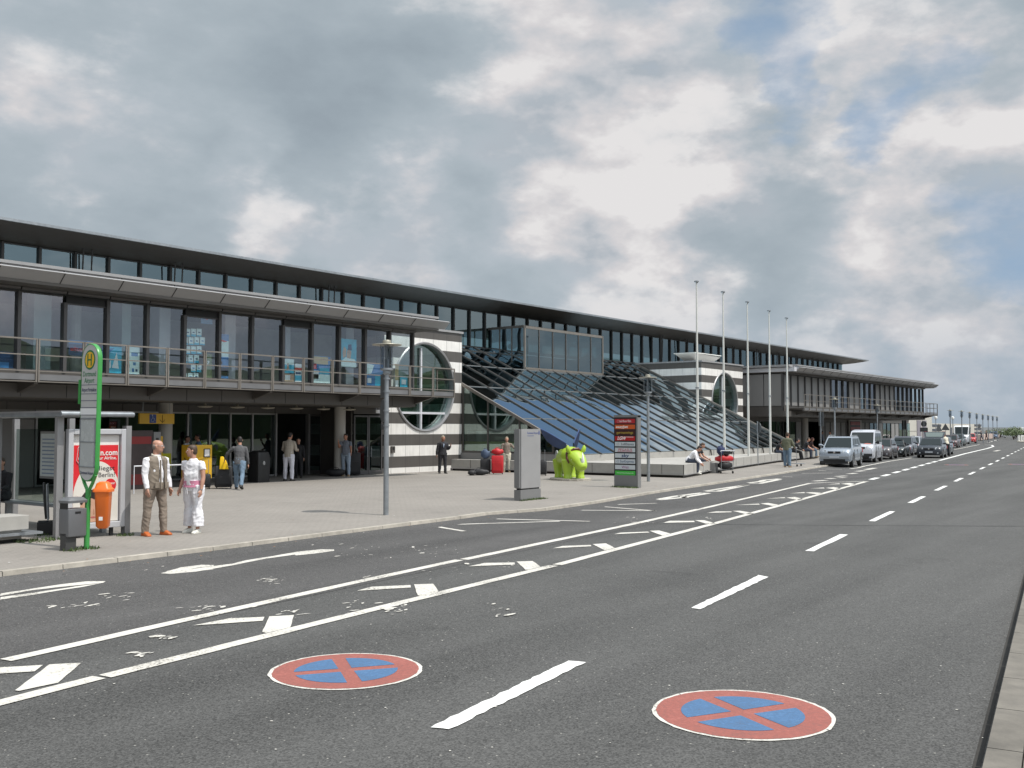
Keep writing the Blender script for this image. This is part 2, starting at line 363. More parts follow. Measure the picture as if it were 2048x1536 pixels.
def tag(o, label=None, cat=None, group=None, kind=None):
    for k, v in (('label', label), ('category', cat), ('group', group), ('kind', kind)):
        if v: o[k] = v
    return o
def thing(name, label, cat, loc=(0,0,0), rz=0., group=None):
    o = bpy.data.objects.new(name, None); col.objects.link(o); o.location = loc; o.rotation_euler = (0,0,rz)
    o.empty_display_size = .3; return tag(o, label, cat, group)
def copy_tree(o, parent=None):
    c = o.copy(); col.objects.link(c)
    if parent: c.parent = parent
    for ch in list(o.children): copy_tree(ch, c)
    return c
_tx = {}
def text(txt, size, m, parent, M, depth=.004, name='lettering', width=None, bold=.0, shear=0.):
    """lettering as a mesh; M places it: text runs along local +x, up local +y, faces +z"""
    cu = bpy.data.curves.new('t', 'FONT'); cu.body = txt; cu.size = size; cu.extrude = depth; cu.offset = bold*size
    cu.align_x = 'CENTER'; cu.align_y = 'CENTER'; cu.shear = shear; cu.resolution_u = 3
    ob = bpy.data.objects.new('t', cu); col.objects.link(ob)
    dg = bpy.context.evaluated_depsgraph_get(); me = bpy.data.meshes.new_from_object(ob.evaluated_get(dg))
    col.objects.unlink(ob); bpy.data.objects.remove(ob)
    if width and len(me.vertices):
        xs = [v.co.x for v in me.vertices]; k = width/max(max(xs)-min(xs), 1e-4)
        me.transform(Matrix.Diagonal((k, 1, 1, 1)))
    me.transform(M); me.materials.clear(); me.materials.append(m); me.name = name
    o = bpy.data.objects.new(name, me); col.objects.link(o); o.parent = parent; return o
def frame_M(o, x, y):
    """matrix with origin o, local x along x, local y along y"""
    x = Vector(x).normalized(); y = Vector(y); z = x.cross(y).normalized(); y = z.cross(x)
    return Matrix(((x.x, y.x, z.x, o[0]), (x.y, y.y, z.y, o[1]), (x.z, y.z, z.z, o[2]), (0,0,0,1)))

# ================================================================ GROUND
def sheet(name, poly, z, m, thick=None):
    mb = MB(); pts = [(p[0], p[1], z) for p in poly]
    if thick: mb.prism([(p[0], p[1], z-thick) for p in poly], (0,0,thick))
    else: mb.flat(pts)
    o = mb.build(name, m); tag(o, kind='structure'); return o
M_EARTH = mat('far_ground', (.13, .13, .085), .95, var=.35, scale=.02)
sheet('ground', [(-1500,-1500),(2500,-1500),(2500,2500),(-1500,2500)], -.02, M_EARTH)
# carriageway: one asphalt sheet up to the kerbs and on to the far junction
KERB = [(-30, 9.2), (-6, 12.55), (1.5, 13.55), (6.8, 14.25), (10.4, 14.42), (13.9, 14.72), (17.5, 15.0), (18.7, 15.16), (20.6, 14.82), (23.6, 15.15), (28.0, 15.98),
        (34.8, 16.95), (44.5, 18.4), (54.4, 20.05), (66, 21.95), (84, 25.2), (105, 29.4), (135, 35.2), (165, 41.5), (200, 48.5), (320, 72)]
sheet('road', [(-60,-28), (-60, 60), (600, 160), (900, 170), (900, 20), (60, -28)], 0., M_ROAD)
lane = [(x, y-.02) for x, y in KERB if x < 60]+[(54, 15.3), (40.9, 14.2), (20, 11.3), (4.5, 9.35), (-30, 4.3)]
sheet('bus_lane', lane, .004, M_LANE)
# raised pavement and forecourt
sheet('pavement', [(x-.0, y+.13) for x, y in KERB]+[(320, 300), (-30, 300)], .12, M_PAVE)
mb = MB()
random.seed(5)
for (a, b) in zip(KERB, KERB[1:]):
    a = Vector((*a, 0)); b = Vector((*b, 0)); L = (b-a).length; n = max(1, round(L/1.0)) if a.x < 110 else 1
    d = (b-a).normalized(); q = Vector((-d.y, d.x, 0))
    for i in range(n):
        p0 = a+(b-a)*(i/n)+d*.006; p1 = a+(b-a)*((i+1)/n)-d*.006; h = .125+random.uniform(-.004, .004)
        mb.add([p0-q*.005-Vector((0,0,.02)), p1-q*.005-Vector((0,0,.02)), p1+q*.14-Vector((0,0,.02)), p0+q*.14-Vector((0,0,.02)),
                p0+q*.012+Vector((0,0,h)), p1+q*.012+Vector((0,0,h)), p1+q*.14+Vector((0,0,h)), p0+q*.14+Vector((0,0,h))],
               [(0,3,2,1),(4,5,6,7),(0,1,5,4),(1,2,6,5),(2,3,7,6),(3,0,4,7)])
tag(mb.build('kerb', M_CONC), kind='structure')
# asphalt fillet along the kerb foot
mb = MB()
for (a, b) in zip(KERB[:16], KERB[1:16]):
    mb.flat([(a[0], a[1]-.42, .0045), (b[0], b[1]-.42, .0045), (b[0], b[1]+.02, .062), (a[0], a[1]+.02, .062)])
tag(mb.build('road_edge', M_LANE), kind='structure')
# right-hand kerb with its gutter and walkway
KR = [(3.0, .98), (6.84, 1.55), (9.5, 1.98), (15.1, 2.84), (22, 3.9)]
KR = [(KR[1][0]+t, KR[1][1]+t*.156) for t in (-30, -10, -3, 0, 4, 9, 16, 30, 60, 110)]
mb = MB()
for a, b in zip(KR, KR[1:]):
    a = Vector((*a, 0)); b = Vector((*b, 0)); L = (b-a).length; n = max(1, round(L)); d = (b-a).normalized(); q = Vector((d.y, -d.x, 0))
    for i in range(n):
        p0 = a+(b-a)*(i/n)+d*.006; p1 = a+(b-a)*((i+1)/n)-d*.006
        mb.add([p0, p1, p1+q*.22, p0+q*.22]+[p+Vector((0,0,.13)) for p in (p0+q*.02, p1+q*.02, p1+q*.22, p0+q*.22)],
               [(0,3,2,1),(4,5,6,7),(0,1,5,4),(1,2,6,5),(2,3,7,6),(3,0,4,7)])
tag(mb.build('kerb', M_CONCR), kind='structure')
sheet('walkway', [(p[0]+.035, p[1]-.225) for p in KR]+[(160, -30), (-40, -30)], .115, mat('walkway_concrete', (.14,.128,.112), .9, var=.25, scale=3))
sheet('gutter', [(p[0], p[1]+.02) for p in KR]+[(p[0]-.01, p[1]+.065) for p in KR[::-1]], .003, mat('gutter_dirt', (.035, .033, .03), .95, var=.5, scale=8))
# ================================================================ ROAD MARKINGS
def paint(mb, pts, jit=.008, z=.008, step=.12):
    """polygon on the road from traced corners, its edge slightly ragged like laid paint"""
    w = [G(x, y, 0) if isinstance(x, (int, float)) and not world else Vector((x, y, 0)) for x, y in pts] if not isinstance(pts[0], Vector) else pts
    out = []
    for a, b in zip(w, w[1:]+w[:1]):
        n = max(1, min(24, int((b-a).length/step)))
        for i in range(n):
            p = a.lerp(b, i/n); out.append((p.x+random.uniform(-jit, jit), p.y+random.uniform(-jit, jit), z))
    mb.flat(out)
world = False
def stroke(mb, pts, w, jit=.006, z=.008):
    """painted line of width w metres through world points"""
    pts = [Vector((p[0], p[1], 0)) for p in pts]; L = []; Rr = []
    dense = []
    for a, b in zip(pts, pts[1:]):
        n = max(1, min(60, int((b-a).length/.35)))
        dense += [a.lerp(b, i/n) for i in range(n)]
    dense.append(pts[-1])
    for i, p in enumerate(dense):
        d = (dense[min(i+1, len(dense)-1)]-dense[max(i-1, 0)]).normalized(); q = Vector((-d.y, d.x, 0))*w/2
        j = lambda: Vector((random.uniform(-jit, jit), random.uniform(-jit, jit), 0))
        L.append(p+q+j()); Rr.append(p-q+j())
    o = len(mb.v); mb.v += [(p.x, p.y, z) for p in L+Rr]; n = len(dense)
    for i in range(n-1): mb.f.append([o+i, o+i+1, o+n+i+1, o+n+i]); mb.mi.append(mb.cur)
pxl = lambda *p: [G(x, y, 0) for x, y in p]
mb = MB()
near = [(-22, 4.15), (3.79, 7.92), (4.68, 8.06)]
stroke(mb, near, .17); stroke(mb, [(4.73, 8.05), (7.96, 8.48), (12.75, 9.03)], .17)
stroke(mb, [(12.85, 9.04), (20.8, 10.2), (23.4, 10.62)], .17); stroke(mb, [(23.6, 10.65), (40.9, 13.45)], .17)
stroke(mb, [(4.5, 9.33), (6.29, 9.65), (9.72, 10.22), (12.35, 10.62)], .17); stroke(mb, [(12.45, 10.60), (19.69, 11.6), (24, 12.3)], .17)
stroke(mb, [(24.1, 12.3), (38.0, 14.7), (38.9, 14.45), (40.9, 13.45)], .15); stroke(mb, [(-20, 5.7), (4.1, 9.3)], .17)
U = [((0,1336.6),(85.4,1331.5),(70,1344),(0,1348.6)), ((99,1330.5),(163,1327),(116,1367),(37.6,1383.5),(29,1382.4)),
 ((386,1252),(458,1238),(529,1235),(526,1242.7),(458,1247.4)), ((539,1234),(588,1231.4),(581,1256),(533,1267.3),(524,1265.6)),
 ((712.8,1182.8),(743.5,1174.6),(821.5,1171.2),(822,1176)), ((828,1170),(866.6,1168.5),(877.5,1184.5),(839,1193),(835,1191.7)),
 ((936.6,1133.6),(969,1126.8),(1029,1125.8),(1030,1129.9)), ((1033.4,1124),(1065.5,1123),(1081,1134.3),(1056,1140.5),(1051,1140.5)),
 ((1105.8,1097.4),(1126,1092.6),(1181,1090.6),(1183.4,1093.3)), ((1185,1089),(1211.8,1087.5),(1229.9,1096.7),(1210,1101.8)),
 ((1229,1069),(1241,1066),(1295.7,1064),(1299,1065.7)), ((1299,1062.3),(1318,1061.6),(1341,1067.8),(1324.7,1071.9)),
 ((1326.5,1046.3),(1340,1042.2),(1388,1042.2),(1389.7,1044.9)), ((1389.7,1041.1),(1408.5,1041.1),(1431.7,1047.3),(1412,1048)),
 ((1413.6,1026.4),(1432.4,1023.4),(1463,1023.4),(1463,1025)), ((1464.9,1022.3),(1480,1022),(1502.5,1025.8),(1490.5,1028.5)),
 ((1470,1010.4),(1517.8,1008),(1519.5,1009.7)), ((1521,1007.6),(1536.6,1006.3),(1558.9,1010.4),(1545,1012.4)),
 ((1533,997.7),(1569,995),(1570.8,996.7)), ((1572.5,995.7),(1589.6,994.3),(1606.7,998.4),(1596.4,1000.8)),
 ((1579.4,987.1),(1608.4,984.7),(1610,986.5)), ((1610,985.8),(1623.8,984.7),(1646,986.5),(1635.7,989.2)),
 ((1620,977.2),(1647.7,975.5),(1649.4,977.2)), ((1651,976.2),(1668,974.5),(1681.9,977.2),(1673,979.6)),
 ((1654.5,969.4),(1678.5,967),(1680,968.7)), ((1681.9,968),(1699,966.3),(1712.6,968.7),(1702,970.7))]
for p in U: paint(mb, pxl(*p), .004)
for a, b in (((857,1051),(928,1063)), ((866.6,1050.8),(1119.5,1043)), ((948.6,1037.2),(1180.3,1043.2)), ((1112.6,1020.5),(1312,1022)), ((1177.6,1011.3),(1311,1022.3)), ((1177.6,1011.3),(1312.8,1007)),
             ((1528.8,951.8),(1585,954.3)), ((1552.7,947.4),(1665,946.4)), ((1582,942.2),(1614,943.9)), ((1601.6,938.8),(1652,941.8)), ((1624,937.7),(1683.6,939)), ((1562,945.4),(1586,946))):
    stroke(mb, pxl(a, b), .12)
for st in (((1318,1000.2),(1364,995.5),(1417,986.8)), ((1318,999),(1350,993),(1402,986.2),(1417,986.8)), ((1362,991.5),(1371,996))): stroke(mb, pxl(*st), .22)
for st in (((1412,983.4),(1436,983),(1494,970.2)), ((1412,982.5),(1440,978),(1494,970))): stroke(mb, pxl(*st), .22)
for st in (((1498,966),(1521,963.3),(1528,960.5),(1560,957.8)), ((1498,966.8),(1521,967.2),(1530,965),(1559,959.2))): stroke(mb, pxl(*st), .25)
for x0, y0, x1, y1 in ((1628,962.5,1652,961), (1654,957.8,1668,956.8), (1672,953.2,1692,952), (1678,955.8,1690,955.3), (1697,948,1712,946.5), (1713,943,1729,941.5), (1732,939.5,1750,936.3)): stroke(mb, pxl((x0,y0),(x1,y1)), .3)
stroke(mb, pxl((1700,937.9),(1716,936),(1731,932),(1778,922.9),(1823,916),(1837,915.2)), .15)
stroke(mb, pxl((1862,905.8),(1912,898.8),(1959,889.3)), .15)
# long worn arrows beside the kerb
paint(mb, pxl((0,1188.3),(120,1170),(171,1163.7),(213,1163.4),(205,1166.8),(137,1173.3),(68,1181),(0,1192.8)), .01)
paint(mb, pxl((0,1195.5),(68,1186.3),(137,1176),(205,1166.8),(164,1175),(130,1180),(68,1190.4),(0,1200.6)), .01)
paint(mb, pxl((322,1147.4),(362,1135.7),(403,1130.6),(429,1130.9),(427,1133),(393,1136.7),(376,1139.8),(465,1128.2),(492,1121.3),(547,1112.8),(595,1104.2),(642,1099.5),(668,1099.8),(668,1102.5),(632,1107.7),(591,1111.8),(589.5,1110),(533,1118),(492,1126),(465,1131.6),(393,1144.2),(342,1148.7),(323,1147.7)), .006)
# lane arrow and strokes of the far junction
for a, b in (((1989,902.6),(1999,900.6)), ((1976,885.3),(1979,884.8)), ((1982,883.3),(1986,882.5)), ((1988,881.3),(1993,880.5))): stroke(mb, pxl(a, b), .35)
tag(mb.build('road_markings', M_PAINT), kind='structure')
# broken lane lines
mb = MB()
for q in (((858,1457),(899,1460),(1172,1326),(1135,1323)), ((1382,1217),(1401,1219),(1537,1155),(1518,1151))): paint(mb, pxl(*q), .012, step=.06)
def lane_y(x): return 4.80+.1535*(x-5.36)+.00002*(x-5)**2
for x in (16.95, 23.3, 29.75, 36.3, 43.0, 49.9, 56.8, 63.8, 70.9, 78.1, 85.4, 92.8, 100.3, 108, 116, 124, 132):
    stroke(mb, [(x, lane_y(x)), (x+3.1, lane_y(x+3.1))], .15, .01)
for cx_, cy_, hx_ in ((1748.5,957.6,6.6), (1771.5,950.8,6.2), (1793,944.7,5.8), (1811.8,939.5,5.4), (1828.3,935,5), (1843.5,930.8,4.6), (1857,927,4.2), (1869,923.8,3.8)):
    stroke(mb, pxl((cx_-hx_, cy_+hx_*.285), (cx_+hx_, cy_-hx_*.285)), .24)
stroke(mb, pxl((1878,921.4),(1886,919.3),(1930,907.5),(1975,897),(1987,893),(1984,890.5),(1970,889.8)), .24)
tag(mb.build('lane_lines', M_PAINT2), kind='structure')
# flaked remains of older paint
mb = MB(); random.seed(11)
for cx, cy, sx, sy, n in ((150,1213,60,6,16), (240,1193,40,8,14), (545,1163,28,5,26), (415,1217,40,9,16), (320,1275,22,6,14), (285,1310,20,5,9), (740,1154,22,3,6), (1000,1216,30,20,12), (1020,1135,20,6,8),
                          (720,1105,60,14,22), (850,1098,60,14,20), (620,1088,40,8,12), (1270,1043,40,9,18), (1420,1036,30,5,8), (345,1140,60,9,8), (790,1215,26,16,20), (700,1215,20,24,12), (1560,999,20,4,6), (1640,975,30,4,6), (560,1220,30,10,12), (900,1135,60,20,12)):
    for _ in range(n):
        x = random.gauss(cx, sx*.6); y = random.gauss(cy, sy*.55); c = G(x, y, 0); L = random.uniform(.012, .065)*random.choice((1, 1, 1, 2.2)); W = L*random.uniform(.15, .5); t = ROAD_ANG+random.uniform(-.7, .7)
        k = random.randint(5, 8); pl = []
        for i in range(k):
            an = 2*math.pi*i/k; r = random.uniform(.55, 1); u = L*r*math.cos(an); v = W*r*math.sin(an)
            pl.append((c.x+u*math.cos(t)-v*math.sin(t), c.y+u*math.sin(t)+v*math.cos(t), .009))
        fz = random.uniform(.0085,.013); mb.flat([(q[0],q[1],fz) for q in pl])
random.seed(12)
for _ in range(48):   # scattered chips and litter specks
    c = G(random.uniform(60, 1990), 1080+430*random.random()**.8, 0); r = random.uniform(.006, .015)
    mb.flat([(c.x+r*math.cos(t)*random.uniform(.6,1), c.y+r*math.sin(t)*random.uniform(.6,1), .006) for t in (0, 1.2, 2.5, 3.7, 5)])
tag(mb.build('worn_paint_flakes', M_PAINT), kind='stuff')
# cracks and seams
mb = MB(); M_SEAM = mat('bitumen_seam', (.022, .022, .022), .7, var=.3, scale=6)
stroke(mb, pxl((1000,1040),(1200,1046.5),(1420,1049),(1700,1051),(2100,1053)), .03, .008, .005)
tag(mb.build('road_seams', M_SEAM), kind='structure')
def worn(name, c):
    def fn(T, b):
        v = coords(T); n = T.new('ShaderNodeTexNoise', {'Vector': v, 'Scale': 34., 'Detail': 6., 'Roughness': .75}).outputs[0]
        n2 = T.new('ShaderNodeTexNoise', {'Vector': v, 'Scale': 2.6, 'Detail': 5., 'Roughness': .65}).outputs[0]
        f = T.math('MULTIPLY_ADD', T.math('SUBTRACT', n2, .5), .55, n)
        lo = tuple(k*.72+.02 for k in c); hi = tuple(min(1, k*1.18+.02) for k in c)
        T.put(b, 'Base Color', T.ramp(f, [(.27, (.085, .08, .075)), (.33, lo), (.52, c), (.75, hi)])); b.inputs['Roughness'].default_value = .8
        T.put(b, 'Normal', T.new('ShaderNodeBump', {'Height': n, 'Strength': .5, 'Distance': .004}))
    return special(name, fn)
# painted no-stopping roundels
def roundel(c, ang1, ang2, label, r=.665):
    t = thing('painted_roundel', label, 'road marking', (c.x, c.y, 0), 0, 'no stopping roundels painted on the carriageway')
    def disc(r, z, jit, n=72): return [(r*math.cos(2*math.pi*k/n)+random.uniform(-jit,jit), r*math.sin(2*math.pi*k/n)+random.uniform(-jit,jit), z) for k in range(n)]
    MB().flat(disc(r, .006, .006)).build('border', M_PAINT, t)
    MB().flat(disc(r-.030, .008, .004)).build('red_disc', worn('road_red', (.27, .085, .068)), t)
    # blue quadrants
    mb = MB(); ri = r-.215
    d1, d2 = Vector((math.cos(ang1), math.sin(ang1))), Vector((math.cos(ang2), math.sin(ang2))); hw = .058
    n1, n2 = Vector((-d1.y, d1.x)), Vector((-d2.y, d2.x))
    for s1 in (1, -1):
        for s2 in (1, -1):
            poly = []
            for k in range(180):
                a = 2*math.pi*k/180; p = Vector((ri*math.cos(a), ri*math.sin(a)))
                if p.dot(n1)*s1 > hw and p.dot(n2)*s2 > hw: poly.append((a, p))
            if not poly: continue
            poly.sort(key=lambda q: q[0])
            gaps = [((poly[(i+1) % len(poly)][0]-poly[i][0]) % (2*math.pi), i) for i in range(len(poly))]; gi = max(gaps)[1]
            pts = [q[1] for q in poly[gi+1:]+poly[:gi+1]]
            det = n1.x*n2.y-n1.y*n2.x; a1, a2 = hw*s1, hw*s2
            corner = Vector(((a1*n2.y-a2*n1.y)/det, (n1.x*a2-n2.x*a1)/det))
            mb.flat([(p.x, p.y, .010) for p in pts]+[(corner.x, corner.y, .010)])
    mb.build('blue_field', worn('road_blue', (.055, .13, .255)), t)
roundel(Vector((6.14, 6.58)), math.atan2(.71, .47), math.atan2(-.51, .75), 'red and blue painted roundel left of the long white dash')
roundel(Vector((7.03, 3.26)), math.atan2(.68, .37), math.atan2(-.44, .81), 'red and blue painted roundel nearest the right kerb, with a clean white rim')
c = G(1913, 930, 0); roundel(c, .8, -.6, 'distant painted roundel between the far lane line and the broken line')
c = G(2040, 929, 0); roundel(c, .8, -.6, 'distant painted roundel at the right edge, beyond the broken lane line')

# ================================================================ TERMINAL
MOD = 1.41
term = thing('terminal_building', 'long airport terminal with a dark winged roof, striped stone towers and sloping glass front', 'building', (37, 37, 0))
_build = MB.build
def tb(mb, name, m=None, parent=None, **kw):
    """part of the terminal: meshes are written in place coordinates, the root stands at (37,37,0)"""
    o = mb.build(name, m, parent or term, **kw)
    if parent is None: o.location = (-37, -37, 0)
    return o
# --- main hall
YC = 37.4; X0, X1 = -12.0, 106.4
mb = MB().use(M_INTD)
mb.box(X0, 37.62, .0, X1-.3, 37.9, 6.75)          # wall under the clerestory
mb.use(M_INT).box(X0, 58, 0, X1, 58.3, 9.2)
mb.use(M_INTF).box(X0, 37.9, 6.55, X1-.3, 58, 6.75)
mb.use(M_ALUD).box(X1-.25, 37.5, 0, X1, 58, 9.1)
mb.use(M_DGREY).box(X0, 37.3, 6.76, X1, 37.5, 6.92)
for i in range(14): mb.use(M_INT).cyl(-6+i*8.46, 41, 6.75, 9.1, .22, 10)
hall = tb(mb, 'hall_wall')
# clerestory windows: pane with its mullion
def window(x0, x1, y, z0, z1, g, parent, mw=.09, fr=M_MULL, rail=.05, depth=.12, name='window'):
    mb = MB().use(fr)
    mb.box(x0, y-depth*.55, z0, x0+mw, y+depth*.45, z1)
    mb.box(x0+mw, y-depth*.3, z0, x1, y+depth*.3, z0+rail); mb.box(x0+mw, y-depth*.3, z1-rail, x1, y+depth*.3, z1)
    mb.use(g).box(x0+mw, y-.008, z0+rail, x1, y+.008, z1-rail)
    return mb.build(name, None, parent)
nC = int((X1-X0)/MOD)
for k in range(nC+1):
    x = 42.86+MOD*(k-39); x1 = min(x+MOD, X1)
    if x < X0 or x > X1-.2: continue
    window(x, x1, YC, 6.9, 9.05, G_CLER, hall, .1, M_MULLD, .05, .22)
# paired struts outside the clerestory
for i, x in enumerate([20.85-7*MOD*2, 20.85-7*MOD, 20.85, 20.85+MOD*7-6.7, 33.3, 37.0] if 0 else [17.95+MOD*2-.15, 24.7, 33.3, 66.2, 70.2, 78.6, 83.5, 88, 92.6, 96.5, 100.5]):
    mb = MB()
    for dx in (-.18, .18): mb.tube([(x+dx, 37.0, 6.9), (x+dx, 36.9, 9.15)], .035, 6)
    mb.build('roof_strut', M_MULLD, hall)
# wing-shaped roof, its underside rising towards the edge and the end
mb = MB().use(M_ROOFD)
xs = [X0, 20, 60, X1] + [X1+1.2*i/2 for i in range(1, 7)]
def sof(x, v):  # v 0 at facade .. 1 at edge
    e = max(0, (x-X1)/3.6); rise = .49*v**1.5
    return 9.05+max(rise, .49*e**1.6*1.0) if e <= 1 else 9.54
vs = []; nv = 7; top = []
for x in xs:
    for j in range(nv):
        v = j/(nv-1); y = 37.6-(37.6-35.8)*v
        vs.append((x, y, sof(x, v)))
o = len(vs)
for i, x in enumerate(xs):
    e = max(0, (x-X1)/3.6)
    for y, z in ((35.8, 9.60), (44, 10.6), (62, 10.9)): vs.append((x, y, z-(.0 if e < 1 else 0)))
fs = []
for i in range(len(xs)-1):
    for j in range(nv-1): fs.append((i*nv+j, i*nv+j+1, (i+1)*nv+j+1, (i+1)*nv+j))
    for j in range(2): fs.append((o+i*3+j, o+i*3+j+1, o+(i+1)*3+j+1, o+(i+1)*3+j))
    fs.append((i*nv+nv-1, o+i*3, o+(i+1)*3, (i+1)*nv+nv-1))
mb.add(vs, fs)
# underside of the end overhang running back from the corner
ev = []; 
for i, x in enumerate(xs[3:]):
    for y in (37.6, 48, 62): ev.append((x, y, sof(x, 0)+0.0))
ef = [(i*3+j, i*3+j+1, (i+1)*3+j+1, (i+1)*3+j) for i in range(len(xs[3:])-1) for j in range(2)]
mb.add(ev, ef)
x = xs[-1]; mb.add([(x, 35.8, 9.54), (x, 35.8, 9.6), (x, 44, 10.6), (x, 62, 10.9), (x, 62, 9.54)], [(0,1,2,3,4)])
mb.use(M_GALV).box(X0, 35.74, 9.53, xs[-1], 35.83, 9.63)
roof = tb(mb, 'roof')
mb = MB()
for i in range(0, 15): mb.box(X0+8.46*i-.03, 36.2, 9.0, X0+8.46*i+.03, 37.45, 9.06)
# --- wing builder (two-storey office wings in front of the hall)
M_BLINDP = mat('closed_blind_panel', (.235, .23, .225), .55, .1, var=.05, scale=1)
M_PALEI = mat('added_pale_board', (.46, .48, .52), .7, var=.1); M_TEALI = mat('added_tinted_board', (.28, .36, .37), .7, var=.1)
def wing(xa, xb, yroof, mods, lower, x_roof0, x_roof1, rail0, rail1, side_left=False, first=None, tall=()):
    mb = MB()
    yg = 29.65
    mb.use(M_SPAN).box(xa, 29.45, 3.07, xb, 29.60, 3.47)                       # spandrel
    mb.use(M_SOFF).box(xa, 29.60, 3.05, xb, 34.0, 3.12)                        # soffit over the pavement
    mb.use(M_DGREY).box(xa, 29.60, 3.12, xb, 37.3, 3.84)                       # floor
    mb.use(M_INTF).box(xa+.1, 29.75, 3.84, xb-.1, 37.2, 3.86)
    mb.use(M_INT).box(xa, 33.9, 3.86, xb, 34.05, 6.36)
    mb.use(M_SOFF).box(xa, 28.60, 6.33, xb+.5, 37.25, 6.42)                      # ceiling and eaves soffit
    for i in range(int((xb-xa)/5.64)+1): mb.use(M_INT).cyl(xa+1.1+i*5.64, 31.0, 3.86, 6.33, .17, 12)
    mb.use(M_MULL).box(xb-.1, 29.55, 3.47, xb, 29.75, 6.3)
    rnd = random.Random(4); xx = xa+.8  # boards added behind the glass to imitate the panes' pale reflected strips
    while xx < xb-1:
        wdt = rnd.uniform(.2, .55); mb.use(rnd.choice((M_PALEI, M_PALEI, M_TEALI))).box(xx, 30.0+rnd.uniform(0, .6), 3.86, xx+wdt, 30.75, rnd.choice((6.3, 6.3, 5.4))); xx += rnd.choice((1.41, 2.82, 2.82))
    g = mb.use(M_MULLD)          # joints of the spandrel panels
    n = int((xb-xa)/MOD)
    for k in range(n+1): g.box(xa+k*MOD, 29.44, 3.08, xa+k*MOD+.015, 29.452, 3.46)
    body = tb(mb, 'wing_wall')
    # roof: slanted fascia, bright set-back band, capping
    mb = MB()
    mb.use(M_FASCD).prism([(x_roof0, 28.30, 6.70), (x_roof0, 28.62, 6.41), (x_roof0, 28.66, 6.42), (x_roof0, 28.38, 6.74)], (x_roof1-x_roof0, 0, 0))
    mb.use(M_FASC).box(x_roof0+.1, 28.75, 6.60, x_roof1-.45, 37.2, 6.84)
    mb.use(M_FASCD).box(x_roof0+.05, 28.62, 6.84, x_roof1-.38, 37.25, 6.93)
    g = mb.use(M_MULLD); x = x_roof0+1.2
    while x < x_roof1-.3:
        g.prism([(x, 28.285, 6.69), (x, 28.605, 6.40), (x, 28.62, 6.41), (x, 28.30, 6.70)], (.018, 0, 0)); g.box(x+.2, 28.742, 6.61, x+.215, 28.75, 6.84); x += 1.88
    r = tb(mb, 'wing_roof')
    # windows of the upper floor
    k = 0; x = first if first is not None else xa
    while x < xb-.15:
        x1 = min(x+MOD, xb-.1); closed = mods(x)
        top = 6.22-(.22 if k in tall else 0)
        w = window(x, x1, yg, 3.87, top, M_BLINDP if closed else G_UP, body, .105, M_MULL, .035, .22)
        if top < 6.1: MB().box(x+.1, 29.6, top, x1, 29.7, 6.22).build('blind_box', M_BLACK, w)
        mb2 = MB().tube([(x+.02, 29.42, 6.31), (x1-.02, 29.42, 6.31)], .085, 10).build('blind_roll', M_MULL, body, smooth=True)
        x += MOD; k += 1
    # balcony deck
    mb = MB()
    mb.use(M_SPAN).box(rail0, 28.5, 3.66, rail1, 29.55, 3.72)
    mb.use(M_EDGE).box(rail0, 28.44, 3.53, rail1, 28.50, 3.70)
    mb.use(M_DGREY).box(rail0, 28.50, 3.46, rail1, 28.60, 3.66)
    dk = tb(mb, 'balcony')
    x = rail1
    i = 0
    while x > rail0+.3:
        xl = max(x-MOD, rail0); mb = MB()
        for px in (xl+.035, x-.035): mb.box(px-.022, 28.40, 3.47, px+.022, 28.435, 4.73)
        for zz, hh in ((4.71, .022), (4.25, .016), (3.79, .016)): mb.box(xl+.035, 28.405, zz-hh, x-.035, 28.432, zz+hh)
        mb.box(xl+.05, 28.405, 3.475, x-.05, 28.44, 3.50)
        mb.build('railing_panel', M_RAIL, dk)
        if i % 3 == 1: MB().prism([(x-.06, 28.46, 3.50), (x-.06, 29.46, 3.50), (x-.06, 29.46, 3.18), (x-.06, 28.50, 3.42)], (.12, 0, 0)).build('bracket', M_DGREY, dk)
        x = xl; i += 1
    for (xe, sgn) in ((rail1, 1),) if not side_left else ((rail1, 1), (rail0, -1)):
        mb = MB()
        for yy in (28.46, 29.45): mb.box(xe-.02, yy-.02, 3.47, xe+.02, yy+.02, 4.73)
        for zz in (4.71, 4.25, 3.79): mb.box(xe-.015, 28.46, zz-.018, xe+.015, 29.5, zz+.018)
        mb.build('railing_panel', M_RAIL, dk)
    return body, dk, r
wA, dkA, rA = wing(-12.35, 31.4, 0, lambda x: False, None, -12.4, 32.3, -9.6, 32.75, first=14.05*1.0225-MOD*18+.0, tall=(19, 22, 25, 1, 5))
tag(wA, 'left wing with shop windows behind the balcony'); 
# corner return glass of the left wing
MB().box(31.36, 29.75, 3.87, 31.38, 31.85, 6.22).build('window', G_UP, wA)
